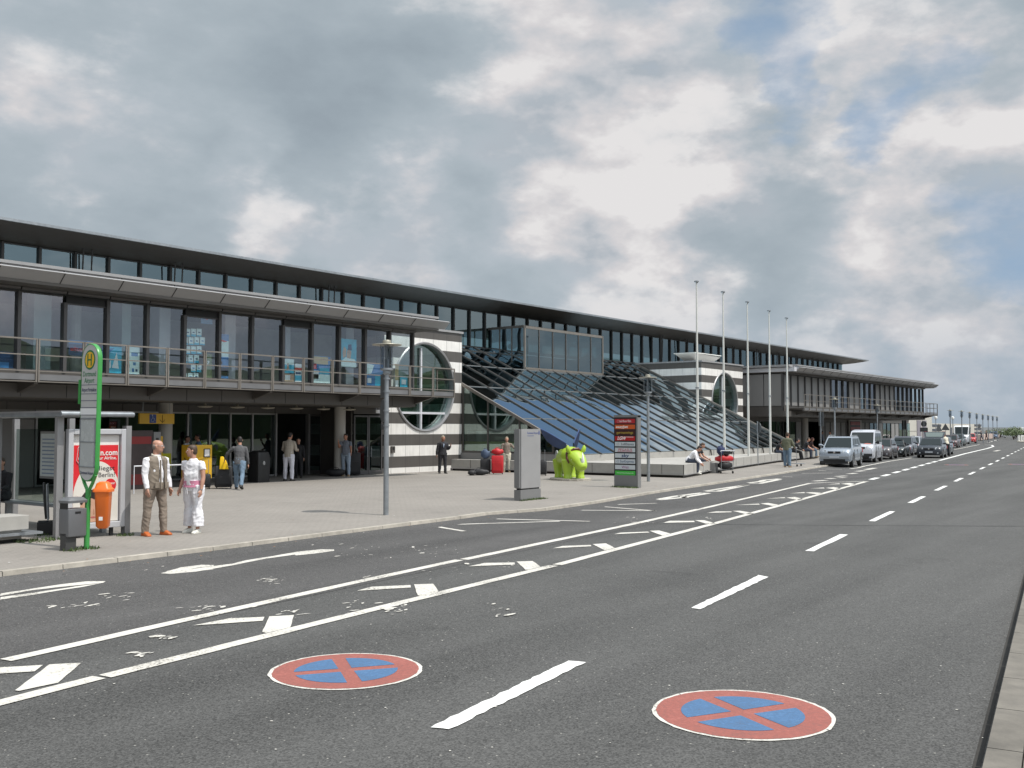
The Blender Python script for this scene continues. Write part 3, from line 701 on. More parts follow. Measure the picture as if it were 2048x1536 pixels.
# --- lower floor of the left wing: glazed entrance front
mb = MB()
mb.use(M_SPAN).box(-12, 33.95, 2.78, 30.2, 34.05, 3.06)
mb.use(M_DGREY).box(30.1, 31.9, 2.78, 31.93, 32.0, 3.06)
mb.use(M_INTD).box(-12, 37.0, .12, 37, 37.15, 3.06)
mb.use(M_INTF).box(-12, 34.0, .122, 31.9, 37.0, .13)
mb.use(M_DGREY).box(30.05, 32.0, .12, 30.12, 34.0, 3.06)
g = mb.use(M_MULLD)
for k in range(31): g.box(-12+k*MOD, 33.938, 2.79, -12+k*MOD+.015, 33.95, 3.05)
lo = tb(mb, 'entrance_front')
xs_ = [-12+2*i for i in range(10)]+[9.0, 11.2, 13.2, 15.2, 17.2, 19.1, 20.6, 22.2, 23.2, 24.2, 25.2, 26.3, 27.5]
for a, b in zip(xs_, xs_[1:]):
    if b <= 17.5:   # closed grey panels left of the entrance
        mb = MB(); mb.use(M_BLINDP).box(a+.03, 33.97, .14, b-.03, 34.03, 2.78); mb.use(M_MULL).box(a-.03, 33.93, .12, a+.03, 34.07, 2.78); mb.use(M_MULL).box(a+.03, 33.94, 2.45, b-.03, 33.97, 2.6)
        mb.build('wall_panel', None, lo)
    else: window(a, b, 34.0, .14, 2.78, G_DARK, lo, .07, M_ALU, .06, .12)
# the open doorway, one sliding leaf beside it, then the glazed pair of doors by the tower
def door(x0, x1, y, z1, parent, handle=None, fr=M_MULL):
    mb = MB().use(fr)
    for a, b in ((x0, x0+.07), (x1-.07, x1)): mb.box(a, y-.03, .14, b, y+.03, z1)
    mb.box(x0+.07, y-.03, .14, x1-.07, y+.03, .30); mb.box(x0+.07, y-.03, z1-.08, x1-.07, y+.03, z1)
    mb.use(G_DARK).box(x0+.07, y-.006, .30, x1-.07, y+.006, z1-.08)
    d = mb.build('door', None, parent)
    if handle: MB().tube([(handle, y-.09, .9), (handle, y-.09, 1.35)], .018, 6).build('handle', M_GALV, d)
    return d
MB().box(27.5, 33.9, .12, 27.58, 34.1, 2.78).build('door_post', M_ALU, lo); MB().box(29.3, 33.9, .12, 29.38, 34.1, 2.78).build('door_post', M_ALU, lo)
door(29.4, 30.1, 33.98, 2.76, lo)
door(30.15, 31.0, 31.95, 2.72, lo, 30.9); door(31.02, 31.87, 31.95, 2.72, lo, 31.12)
for x in (20.9, 29.3, 9.5, -2): MB().cyl(x, 31.9, .12, 3.06, .24, 24).build('column', mat('painted_column', (.42, .40, .37), .6, var=.06), lo, smooth=True)
for i in range(8):
    x = 13.1+i*MOD*1.5+.0; x = 29.6-i*MOD if i < 5 else x
for i in range(6):
    x = 28.9-i*MOD
    MB().lathe([(.02, 3.05), (.05, 3.03), (.05, 2.97), (.26, 2.95), (.27, 2.93), (.20, 2.90), (.02, 2.885)], 20).xf(Matrix.Translation((x, 30.9, 0))).build('ceiling_lamp', mat('lamp_opal', (.42, .39, .32), .5), lo, smooth=True)
# --- right wing
closedR = lambda x: not (81.1 < x < 85.0 or 87.6 < x < 91.4 or x > 97.1)
wB, dkB, rB = wing(71.5, 108.1, 0, closedR, None, 71.65, 109.2, 72.6, 108.9, first=71.5)
mb = MB().use(M_BLINDP)
for i in range(3): mb.box(71.45, 29.75+i*1.41, 3.86, 71.52, 29.75+i*1.41+1.35, 6.25)
mb.use(M_MULL).box(71.44, 29.6, 3.47, 71.6, 29.75, 6.3)
mb.use(M_DGREY).box(71.45, 29.6, 3.07, 71.55, 34.0, 3.80)
mb.use(M_FASCD).box(70.9, 28.9, 6.74, 71.7, 34.6, 6.90)
mb.use(M_FASC).box(71.2, 28.6, 6.40, 71.66, 34.3, 6.70)
mb.build('wing_side', None, wB)
MB().box(108.05, 29.7, 3.87, 108.07, 37.2, 6.22).build('window', G_UP, wB)
mb = MB()
mb.use(M_SPAN).box(69.5, 33.95, 2.78, 118, 34.05, 3.06)
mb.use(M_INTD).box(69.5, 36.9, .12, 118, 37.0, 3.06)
mb.use(M_DGREY).box(108.1, 33.9, 3.06, 118, 37, 3.4)
loB = tb(mb, 'entrance_front')
x = 70.6
while x < 118:
    if 85.9 < x+.7 < 90.2: x += MOD; continue
    op = (x < 84) or 103.5 < x < 106.5 or 108.5 < x < 110.5 or 113.6 < x < 117.5
    window(x, x+MOD, 34.0, .14, 2.78, G_DARK if op else M_BLINDP, loB, .08, M_MULL, .05, .12); x += MOD
MB().cyl(84.3, 33.0, .12, 3.06, .30, 20).build('column', MATS['painted_column'], loB, smooth=True)
# --- striped towers with the oval windows
def tower(x0, x1, cx, label):
    mb = MB(); y0, y1, zt = 31.9, 38.6, 6.79; cz, r = 4.10, 2.03
    mb.use(M_STRX); o = len(mb.v); n = 64; outer = []
    hx0, hx1, hz0, hz1 = x0-cx, x1-cx, 0.0-cz, zt-cz
    for k in range(n):
        a = 2*math.pi*k/n; c, s = math.cos(a), math.sin(a)
        t = min([v for v in ((hx1/c if c > 1e-6 else 1e9), (hx0/c if c < -1e-6 else 1e9), (hz1/s if s > 1e-6 else 1e9), (hz0/s if s < -1e-6 else 1e9))])
        outer.append((cx+c*t, y0, cz+s*t))
    for a in (math.atan2(hz1, hx1), math.atan2(hz1, hx0), math.atan2(hz0, hx0) % (2*math.pi), math.atan2(hz0, hx1) % (2*math.pi)):
        k = round(a % (2*math.pi)/(2*math.pi)*n) % n
        outer[k] = (x1 if math.cos(a) > 0 else x0, y0, zt if math.sin(a) > 0 else 0.)
    inner = [(cx+r*math.cos(2*math.pi*k/n), y0, cz+r*math.sin(2*math.pi*k/n)) for k in range(n)]
    inner2 = [(p[0], y0+.35, p[2]) for p in inner]
    mb.add(outer+inner, [(k, (k+1) % n, n+(k+1) % n, n+k) for k in range(n)])
    mb.use(M_GALV).add(inner+inner2, [(k, (k+1) % n, n+(k+1) % n, n+k) for k in range(n)])
    mb.use(M_STRY).add([(x0,y0,0),(x0,y1,0),(x0,y1,zt),(x0,y0,zt)], [(0,1,2,3)]).add([(x1,y0,0),(x1,y1,0),(x1,y1,zt),(x1,y0,zt)], [(0,3,2,1)])
    mb.use(M_FASCD).box(x0-.05, y0-.06, zt, x1+.06, y1, zt+.10)
    mb.use(M_INT).box(x0+.1, y0+3.4, .1, x1-.1, y0+3.5, zt-.1); mb.use(M_INTF).box(x0+.1, y0+.4, 2.9, x1-.1, y0+3.4, 3.0)
    mb.use(M_INT).box(x0+.1, y0+.4, 2.0, x0+.2, y0+3.4, zt-.1)
    t = tb(mb, 'striped_tower'); tag(t, label)
    mb = MB().use(M_ALU); n = 64                                       # round rim
    prof = [(r-.03, -.05), (r+.05, -.07), (r+.09, -.03), (r+.09, .02), (r-.03, .02)]
    o = len(mb.v)
    for k in range(n):
        a = 2*math.pi*k/n
        for rr, yy in prof: mb.v.append((cx+rr*math.cos(a), y0+yy, cz+rr*math.sin(a)))
    m = len(prof)
    for k in range(n):
        for j in range(m): mb.f.append([o+k*m+j, o+k*m+(j+1) % m, o+((k+1) % n)*m+(j+1) % m, o+((k+1) % n)*m+j]); mb.mi.append(mb.cur)
    mb.use(M_FASC).box(cx-.16, y0+.12, cz-r+.02, cx-.06, y0+.22, cz+r-.2)
    mb.use(M_FASC).box(cx-math.sqrt(r*r-1.23**2)+.05, y0+.13, cz-1.28, cx+math.sqrt(r*r-1.23**2)-.05, y0+.21, cz-1.18)
    mb.use(G_TOWER).prism([(cx+(r-.02)*math.cos(2*math.pi*k/n), y0+.24, cz+(r-.02)*math.sin(2*math.pi*k/n)) for k in range(n)], (0, .016, 0))
    mb.build('oval_window', None, t, smooth=30)
    return t
tA = tower(31.94, 37.28, 34.62, 'striped tower beside the left wing')
tB = tower(62.78, 69.45, 66.4, 'striped tower beyond the sloping glass')
MB().tube([(37.0, 31.85, 1.9), (37.0, 31.85, 2.5)], .03, 6)
mb = MB(); mb.tube([(70.2, 34.3, .2), (70.2, 34.3, 6.2)], .06, 8); mb.build('downpipe', M_FASC, loB)
MB().box(69.45, 34.4, 0, 71.5, 34.6, 6.9).build('wall_panel', M_ALUD, loB)
# --- sloping glass front of the atrium
def sz(y): return .98+.48*(y-25.05)
BAY = (46.0, 54.31, 34.6)
mb = MB()
mb.use(M_INTF).box(37.3, 25.3, .9, 62.7, 37.6, .97)
for i in range(6): mb.use(M_INT).box(39+i*3.7, 35.5, 1, 40.2+i*3.7, 36.1, 2.0)
mb.use(mat('interior_sign', (.62, .72, .68), .6)).box(38.6, 33.4, 2.6, 38.7, 35.3, 3.8)
mb.use(mat('interior_counter', (.35, .33, .08), .6)).box(38.5, 29.5, 1.0, 38.9, 33.5, 1.5)
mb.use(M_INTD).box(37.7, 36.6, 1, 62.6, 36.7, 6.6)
atr = tb(mb, 'atrium'); tag(atr, 'glazed atrium under a sloping glass front')
ys = [25.05, 28.4, 31.75, 34.45, 37.35]
ribx = [37.3]+[46.0+1.3845*j for j in range(-5, 12)]+[62.8]
for i in range(len(ribx)-1):
    for j in range(4):
        x0, x1 = ribx[i], ribx[i+1]; y0, y1 = ys[j], ys[j+1]
        if j == 3 and x0 > 45.9 and x1 < 54.4: continue
        mb = MB().use(G_SLOPE); n = Vector((0, -.48, 1)).normalized()
        mb.prism([(x0+.03, y0+.012, sz(y0+.012)), (x1-.03, y0+.012, sz(y0+.012)), (x1-.03, y1-.012, sz(y1-.012)), (x0+.03, y1-.012, sz(y1-.012))], n*.016)
        mb.build('pane', None, atr)
for i, x in enumerate(ribx):
    top_y = 34.6 if 45.9 < x < 54.4 else 37.3
    mb = MB(); w = .045 if 0 < i < len(ribx)-1 else .12
    off = Vector((0, -.43*.04, .9*.04))
    mb.bar(Vector((x, 24.95, sz(24.95)))+off, Vector((x, top_y, sz(top_y)))+off, w, .06 if 0 < i < len(ribx)-1 else .14)
    if x > 50: mb.bar((x, 24.97, sz(24.95)+.06), (x, 24.90, .68), .06, .06)
    mb.build('rib', M_DGREY if 0 < i < len(ribx)-1 else M_RAIL, atr)
mb = MB()
for y in ys[1:4]: mb.bar((37.3, y, sz(y)+.03), (62.8, y, sz(y)+.03), .035, .03)
mb.build('glazing_bar', M_ALUD, atr)
# triangular side wall of the atrium
mb = MB().use(M_DGREY)
mb.bar((37.3, 26.4, 1.02), (37.3, 31.85, 1.02), .1); mb.bar((37.3, 26.42, .98), (37.3, 26.42, sz(26.42)), .08)
for y in (28.35, 30.25, 31.82): mb.bar((37.3, y, 1.0), (37.3, y, sz(y)), .08)
mb.use(G_TOWER).prism([(37.3, 26.46, 1.06), (37.3, 31.8, 1.06), (37.3, 31.8, sz(31.8)-.05), (37.3, 26.46, sz(26.46)-.05)], (.014, 0, 0))
mb.use(M_ALUD).box(37.2, 25.1, .12, 37.45, 31.9, .97)
mb.build('side_glazing', None, atr)
# projecting bay window
mb = MB().use(M_RAIL)
bx0, bx1, by = BAY; bz0, bz1 = sz(by)+.0, 8.08
mb.box(bx0, by-.05, bz1-.14, bx1, by+.05, bz1); mb.box(bx0, by-.05, bz0, bx1, by+.05, bz0+.12)
for x in (bx0, bx1): mb.box(x-.05, by-.05, bz0, x+.05, by+.05, bz1)
mb.use(M_DGREY)
for k in range(1, 6): x = bx0+k*1.385; mb.box(x-.035, by-.04, bz0+.12, x+.035, by+.04, bz1-.14)
mb.box(bx0-.05, by+.05, bz1-.10, bx1+.05, 37.3, bz1+.04)
for x in (bx0, bx1):
    mb.box(x-.04, by+.9, sz(by+.9), x+.04, by+.96, bz1-.1); mb.box(x-.04, by+1.8, sz(by+1.8), x+.04, by+1.86, bz1-.1)
mb.use(M_INTF).box(bx0+.1, by+.1, bz0-.0, bx1-.1, 37.3, bz0+.03)
bay = mb.build('bay_window', None, atr)
MB().box(bx0+.05, by-.008, bz0+.12, bx1-.05, by+.008, bz1-.14).build('pane', G_CLER, bay) if 0 else None
mb = MB().use(G_CLER).box(bx0+.05, by-.008, bz0+.12, bx1-.05, by+.008, bz1-.14)
for x in (bx0, bx1): mb.use(G_SLOPE).prism([(x-.007, by+.05, bz0+.05), (x-.007, 37.3, sz(37.3)+.05), (x-.007, 37.3, bz1-.1), (x-.007, by+.05, bz1-.1)], (.014, 0, 0))
mb.build('bay_glass', None, atr)
# rooftop skylight hood on the far tower
mb = MB(); a = (63.2, 32.6); b = (67.2, 34.2)
mb.add([(a[0], a[1], 7.45), (b[0], a[1], 7.35), (b[0], b[1], 7.35), (a[0], b[1], 7.45), (a[0]+.9, a[1]+.5, 6.9), (b[0]-.5, a[1]+.5, 6.9), (b[0]-.5, b[1]-.4, 6.9), (a[0]+.9, b[1]-.4, 6.9)],
       [(0,1,2,3),(7,6,5,4),(0,4,5,1),(1,5,6,2),(2,6,7,3),(3,7,4,0)])
mb.box(a[0]-.05, a[1]-.05, 7.44, b[0]+.05, b[1]+.05, 7.50)
tb(mb, 'rooftop_hood', M_WHITEM)
# --- terrace of pale concrete benches and steps in front of the atrium
A = [(36.45, 37.0), (36.45, 35.0), (36.75, 19.5), (41.8, 20.75), (46.8, 21.9), (51.8, 22.95), (57.2, 24.1), (62.0, 24.75), (67.0, 25.4), (68.5, 25.8), (68.5, 27.5), (62.5, 27.0), (62.5, 37.0)]
mb = MB().use(M_BENCH).prism([(x, y, .22) for x, y in A], (0, 0, .44))
cx_, cy_ = 50, 30
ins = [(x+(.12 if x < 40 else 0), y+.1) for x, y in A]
mb.use(M_BLACK).prism([(x, y, .10) for x, y in ins], (0, 0, .12))  # inset foot coloured black for the shadow gap under the slabs
bt = mb.build('stone_terrace', bevel=.0); tag(bt, 'low terrace of pale concrete slabs below the sloping glass, used as a bench', 'terrace')
g = MB()
for (p, q) in zip(A[2:9], A[3:10]):
    L = math.dist(p, q); n = max(1, round(L/1.9))
    for i in range(n): x = p[0]+(q[0]-p[0])*i/n; y = p[1]+(q[1]-p[1])*i/n; g.box(x-.008, y-.006, .24, x+.008, y+.02, .655)
for i in range(9): y = 20.5+i*1.7; g.box(36.45+(.30*(35-y)/15.5)-.008, y, .24, 36.45+(.30*(35-y)/15.5)+.01, y+.016, .655)
g.build('slab_joint', M_MULLD, bt)
mb = MB().box(37.35, 25.02, .66, 62.85, 25.3, .96)
mb.build('upper_step', M_BENCH, bt)
g = MB().use(M_ALU)
for (p, q) in zip(A[1:9], A[2:10]): g.bar((p[0]-.03, p[1]-.05, .24), (q[0]-.03, q[1]-.05, .24), .06, .03)
g.build('edge_trim', None, bt)

# ================================================================ FAR BUILDINGS
def block(name, label, x0, y0, x1, y1, z0, z1, m, extra=None):
    mb = MB().box(x0, y0, z0, x1, y1, z1); o = mb.build(name, m); tag(o, label, 'building'); return o
M_PALE = mat('pale_render_wall', (.50, .48, .43), .75, var=.06, scale=.6)
an = block('annex_building', 'pale concrete annex with two grey doors under the end of the right balcony', 119.1, 34.4, 129.2, 44, .1, 3.62, M_PALE)
M_DOORG = mat('grey_violet_door', (.24, .22, .25), .5, var=.05)
for x in (122.7, 124.9): MB().box(x, 34.33, .13, x+1.7, 34.42, 3.15).build('door', M_DOORG, an)
MB().box(119.1, 34.385, 1.85, 122.6, 34.402, 1.88).build('panel_joint', M_MULLD, an)
fa = block('service_building', 'long low pale building beyond the terminal with dark striped ends', 187, 50, 224.5, 62, .1, 3.12, M_PALE)
M_DSTR = mat('dark_stripe', (.07, .08, .10), .6, var=.1)
mb = MB().use(M_DSTR)
for z in (2.55, 1.75, .95): mb.box(187.2, 49.93, z, 193.6, 50.0, z+.42)
for z in (2.7, 1.95, 1.2, .45): mb.box(218.6, 49.93, z, 224.4, 50.02, z+.38); mb.box(224.5, 50, z, 224.57, 61, z+.38)
mb.build('stripe_band', None, fa)
for x in (200, 202.6): MB().box(x, 49.94, .5, x+1.2, 50, 2.4).build('window', M_DSTR, fa)
for i in range(4): MB().box(206+i*2.2, 49.94, 2.3, 207.2+i*2.2, 50, 2.6).build('window', M_DSTR, fa)
# ================================================================ POSTERS behind the shop windows, wooded bank across the road
M_PB = mat('poster_blue', (.05,.20,.46), .4, var=.35, scale=4); M_PC = mat('poster_cyan', (.06,.46,.66), .4, var=.3, scale=3); M_PP = mat('poster_pale', (.70,.84,.84), .4, var=.12, scale=7)
M_PD = mat('poster_deep', (.02,.06,.16), .4, var=.4, scale=5); M_PT = mat('poster_tan', (.50,.34,.25), .4, var=.3, scale=8); M_PR = mat('poster_scarlet', (.55,.04,.04), .4); M_PW = mat('poster_plain_white', (.78,.80,.82), .4, var=.06, scale=9)
M_PO = mat('poster_olive', (.20,.24,.13), .5, var=.15); M_PY_ = mat('poster_sand', (.48,.38,.20), .4, var=.25, scale=6)
YP = 29.74
def poster(label, x0, y0, x1, y1, m, decos=(), group='posters in the upper shop windows', Y=YP, name='poster', cat='poster'):
    """flat sheet between two points measured in the window plane; decos: (kind, u0, v0, u1, v1, material) in sheet fractions"""
    a = PY(x0, (y0+y1)/2, Y); b = PY(x1, (y0+y1)/2, Y); zt = PY((x0+x1)/2, y0, Y).z; zb = PY((x0+x1)/2, y1, Y).z; w, h = b.x-a.x, zt-zb
    t = thing(name, label, cat, (a.x, Y, zb), 0, group)
    MB().box(0, 0, 0, w, .01, h).build('sheet', m, t)
    for d in decos:
        if d[0] == 'box': MB().box(d[1]*w, -.004, d[2]*h, d[3]*w, -.001, d[4]*h).build('print_field', d[5], t)
        elif d[0] == 'poly': MB().prism([(u*w, -.006, v*h) for u, v in d[1]], (0, .003, 0)).build('print_shape', d[2], t)
        elif d[0] == 'text': text(d[1], d[2]*h, d[6], t, frame_M((d[3]*w, -.006, d[4]*h), (1,0,0), (0,0,1)), .001, width=d[5]*w, bold=.02)
    return t
poster('dark blue poster at the far left of the upper shop windows', -20, 703, 27, 745, M_PD, [('box', .3,.1,.8,.5,M_PB)])
poster('blue travel poster with red lettering behind the bus stop sign', 137, 681, 186, 712, M_PD, [('box', 0,.75,1,1,M_PB), ('text', 'alltours', .36, .5, .42, .86, M_PR), ('box', .55,.8,.9,.93,M_PW)])
poster('turquoise poster with white sailing boats beside the bus stop sign', 204, 693, 243, 752, M_PC, [('poly', [(.1,.3),(.28,.3),(.24,.62)], M_PW), ('poly', [(.5,.28),(.86,.26),(.74,.82)], M_PW), ('poly', [(.3,.24),(.46,.28),(.44,.6)], M_PW), ('poly', [(.0,.62),(.3,.74),(.62,.95),(.0,.9)], M_PB)])
poster('pale sheet with small blue pictures right of the sailing poster', 252, 694, 279, 755, M_PP, [('box', .38,.70,.86,.82,M_PB), ('box', .05,.78,.16,.92,M_PD), ('box', .06,.30,.26,.42,M_PD), ('box', .52,.40,.72,.50,M_PB), ('box', .45,.18,.60,.30,M_PB), ('box', .70,.20,.86,.28,M_PD), ('box', .1,.05,.8,.12,M_PC)])
grid = [(657.5, (371,382.3,393.5)), (674.5, (366,377.4,388.6,400)), (692.5, (371,382.3,393.5)), (710.5, (365,376.6,388.2)), (728.8, (382,393.3)), (746, (364,375.8,387.3))]
rn = ('top', 'second', 'third', 'fourth', 'fifth', 'bottom'); cn = ('first', 'second', 'third', 'fourth')
for i, (yy, xs__) in enumerate(grid):
    for j, xx in enumerate(xs__):
        poster(f'pale travel offer sheet, {cn[j]} in the {rn[i]} row of the window grid', xx, yy, xx+9.6, yy+15.6, M_PP, [('box', .0,.0,1,.3 if (i+j) % 2 else .18,M_PC), ('box', .3,.45,.75,.6,M_PB if (i*j+i) % 3 else M_PD)], 'travel offer sheets in a grid')
poster('olive green upright panel beside the grid of offer sheets', 408, 708, 424, 761, M_PO, [('text', '?', .26, .5, .64, .3, M_PW)])
poster('tall banner, pale above and blue below, right of the offer sheets', 432.5, 668, 457, 763, M_PP, [('box', 0,.86,1,1,M_PB), ('box', 0,.0,1,.52,M_PB), ('box', 0,.12,1,.30,M_PC), ('box', .35,.14,.92,.18,M_PD), ('poly', [(.2,.86),(.5,.88),(.9,.845),(.6,.83)], M_PR), ('box', .1,.36,.5,.42,M_PW)])
poster('pale blue holiday poster behind the balcony rail, fourth window from the lamp', 563, 718, 588, 746, M_PC, [('box', 0,.6,1,1,M_PP), ('poly', [(.4,.2),(.6,.3),(.55,.7),(.45,.7)], M_PT)])
poster('narrow colourful card stand next to the pale holiday poster', 590, 727, 603, 770, M_PW, [('box', 0,.66,1,.8,M_PR), ('box', 0,.2,1,.45,M_PC), ('box', .1,.5,.9,.6,M_PD)])
poster('white card with yellow foot standing in the fourth window', 568, 748, 588, 770, M_PT, [('box', .1,.1,.8,.35,M_PY_), ('box', .1,.45,.6,.9,M_PW)])
poster('poster with an orange strip and a white panel left of the beach poster', 618, 712, 660, 771, M_PB, [('box', .05,.72,.9,.98,M_PY_), ('box', 0,.0,1,.38,M_PP), ('box', .02,.22,.45,.5,M_PW), ('box', .1,.55,.35,.75,M_PR), ('box', .5,.4,.95,.6,M_PC)])
poster('tall poster of holidaymakers under a blue sky near the lamp', 682, 678, 713, 734, M_PC, [('poly', [(.0,.18),(.3,.34),(.9,.28),(1,.12),(1,0),(0,0)], M_PP), ('poly', [(.12,.3),(.3,.36),(.34,.62),(.2,.72),(.1,.55)], M_PT), ('poly', [(.36,.32),(.6,.30),(.66,.55),(.5,.66),(.38,.56)], M_PT), ('poly', [(.42,.6),(.7,.6),(.66,.82),(.46,.8)], M_PD), ('box', .1,.1,.7,.14,M_PR)])
poster('blue poster low in the window just left of the lamp', 731, 728, 769, 776, M_PB, [('poly', [(0,.55),(.3,.6),(.45,.95),(.1,1),(0,.9)], M_PP), ('box', .5,.1,.9,.5,M_PC), ('box', .1,.2,.3,.4,M_PW)])
poster('small light blue poster right of the lamp', 800, 752, 815, 776, M_PC, [('box', .2,.3,.8,.7,M_PW)])
poster('slim yellow-green board standing right of the lamp', 790.5, 728, 797, 778, M_PY_, [('box', 0,0,1,.35,M_PW)])
poster('light blue window decal with a red curved line above the offer sheets', 402, 624, 425, 648, mat('decal_blue', (.16,.30,.50), .4), [('poly', [(.25+.0,.62),(.3,.45),(.5,.33),(.7,.45),(.8,.66),(.72,.62),(.65,.5),(.5,.42),(.36,.52),(.33,.66)], M_PR)])
# wooded bank on the far side of the road, seen only in the windows
random.seed(21); mb = MB(); nx = 150; sec = []
for i in range(nx):
    x = -160+i*4.; rows = []
    hh = 16+4.5*noise.noise((x*.012, 3.1, 0))+2.2*noise.noise((x*.06, 7.7, 0))
    for j, (dy, k) in enumerate(((0,.0),(-2,.45),(-5,.8),(-10,1.),(-18,.96),(-30,0.))):
        rows.append((x+1.5*noise.noise((x*.3, j, 1)), -95+dy+2.5*noise.noise((x*.2, j*3, 5)), max(0, hh*k+(2.2*noise.noise((x*.25, j*2.1, 9)) if 0 < k else 0))-.1))
    sec += rows
mb.v = sec
for i in range(nx-1):
    for j in range(5): mb.f.append([i*6+j, i*6+j+1, (i+1)*6+j+1, (i+1)*6+j]); mb.mi.append(0)
mb.cur = 0
o = mb.build('woodland', mat('woodland_green', (.045,.065,.028), .9, var=.6, scale=.35)); tag(o, kind='stuff')
# ================================================================ STREET FURNITURE
def D(px, depth, z=0.):
    t = R(HEAD); a = (px-1024)/2000*depth; return Vector((math.cos(t)*depth+math.sin(t)*a, math.sin(t)*depth-math.cos(t)*a, z))
RZ = ROAD_ANG
# --- mast lamps: pole, glass lantern, flat round reflector
def make_lamp(h):
    t = thing('street_lamp', None, 'street lamp', (0,0,0), 0, 'mast lamps with a flat round reflector along the terminal')
    MB().use(M_GALV).tube([(0,0,0),(0,0,1.1),(0,0,h-.78)], [.062,.062,.05], 14).build('pole', None, t, smooth=True)
    mb = MB().use(M_GALV); mb.lathe([(.05,h-.80),(.09,h-.76),(.09,h-.70),(.15,h-.68),(.15,h-.64),(.04,h-.62)], 18)
    for k in range(4): a = k*math.pi/2+.4; mb.tube([(.155*math.cos(a), .155*math.sin(a), h-.66), (.155*math.cos(a), .155*math.sin(a), h-.06)], .008, 5)
    for a in (.3, 2.2, 4.3): mb.tube([(.05*math.cos(a), .05*math.sin(a), h-.62), (.05*math.cos(a), .05*math.sin(a), h-.42)], .03, 8)
    mb.lathe([(.03,h-.42),(.05,h-.38),(.02,h-.2),(.05,h-.12),(.06,h-.1)], 10)
    mb.build('lantern_frame', None, t, smooth=35)
    MB().lathe([(.135,h-.64),(.135,h-.12),(.13,h-.12),(.13,h-.64)], 20).build('glass', glass('lantern_glass', (.8,.82,.84), (1,1,1), 1.5), t, smooth=35)
    MB().lathe([(.03,h-.105),(.345,h-.10),(.35,h-.09),(.345,h-.078),(.10,h-.06),(.10,h-.0),(.09,h+.02),(.03,h+.03)], 32).build('reflector', mat('lamp_reflector', (.36,.34,.28), .4, .5), t, smooth=35)
    return t
L0 = make_lamp(4.06); L0.location = (16.72, 16.62, .12); L0['label'] = 'tall mast lamp standing alone on the forecourt nearest the camera, signs fixed to it'
lamps = [((33.47, 19.27), 'mast lamp right of the airline sign tower, in front of the sloping glass'),
 (tuple(D(1669, 66.5)[:2]), 'mast lamp behind the silver off-roader, before the right balcony'), (tuple(D(1754, 84)[:2]), 'mast lamp above the silver-white van roof, before the right balcony')]
for px_, d_, lb in ((1900, 107, 'first mast lamp right of the terminal end, before the pale service building'), (1923, 112, 'second mast lamp from the left behind the raised tailgate'),
      (1939, 121, 'third mast lamp of the far row, above the white van'), (1953, 131, 'fourth mast lamp of the far row, left of the dark striped wall end'), (1965, 140, 'fifth mast lamp of the far row, above the walking pair'),
      (1975.7, 148, 'sixth mast lamp of the far row'), (1985, 156, 'seventh mast lamp of the far row, second from its right end'), (1993.4, 165, 'last and smallest mast lamp of the far row')):
    lamps.append((tuple(D(px_, d_)[:2]), lb))
for (x, y), lb in lamps:
    c = copy_tree(L0); c.location = (x, y, .12); c['label'] = lb
M_SIGNB = mat('sign_back', (.10, .105, .11), .5, .5, var=.1)
mb = MB().use(M_SIGNB)
for (w, za, zb) in ((.38, 2.55, 3.12), ): mb.box(-.02, .07, za, .0, .07+w, zb)
mb.xf(Matrix.Translation((16.72, 16.62, 0)) @ Matrix.Rotation(R(-26), 4, 'Z'))
s = thing('pole_sign', 'dark sign plates seen edge-on, clamped to the nearest mast lamp', 'sign', (16.72, 16.62, 0))
def at0(o, t): o.matrix_parent_inverse = Matrix.Identity(4); o.location = tuple(-Vector(t.location)); return o
Mx = Matrix.Rotation(R(-30), 4, 'Z')
MB().box(-.012, .08, 2.86, .012, .52, 3.42, Mx).build('plate', M_SIGNB, s)
mb = MB(); mb.prism([Mx @ Vector((-.012, .30+.27*math.cos(2*math.pi*k/24), 2.55+.27*math.sin(2*math.pi*k/24))) for k in range(24)], Mx @ Vector((.024, 0, 0))); mb.build('round_plate', M_SIGNB, s)
MB().box(-.012, .08, 2.10, .012, .46, 2.24, Mx).build('plate', M_SIGNB, s)
mb = MB()
for z in (2.2, 2.55, 3.0, 3.3): mb.lathe([(.066, z-.02), (.072, z-.02), (.072, z+.02), (.066, z+.02)], 14)
mb.build('clamp', M_GALV, s)
# --- flagpoles
for i, (px_, d_, lb) in enumerate(((1395, 46.8, 'tallest-looking white flagpole, leftmost of the five, behind the two seated men'), (1448, 50.4, 'second white flagpole from the left, behind the loaded luggage cart'),
    (1496.5, 54.4, 'middle one of the five white flagpoles'), (1540, 58.5, 'fourth white flagpole from the left'), (1575, 62.3, 'rightmost and shortest-looking white flagpole, behind the standing man in olive'))):
    p = D(px_, d_); t = thing('flagpole', lb, 'flagpole', (p.x, p.y, .64), 0, 'bare white flagpoles on the terrace')
    MB().tube([(0,0,0),(0,0,3.4),(0,0,8.36)], [.068,.060,.032], 14).build('pole', mat('flagpole_paint', (.58,.58,.55), .4, var=.06), t, smooth=True)
    MB().lathe([(.05,8.34),(.11,8.40),(.11,8.44),(.02,8.47)], 12).build('cap', M_GALV, t, smooth=40)
    MB().lathe([(.082,3.38),(.088,3.38),(.088,3.44),(.08,3.44)], 14).build('joint_ring', M_GALV, t)
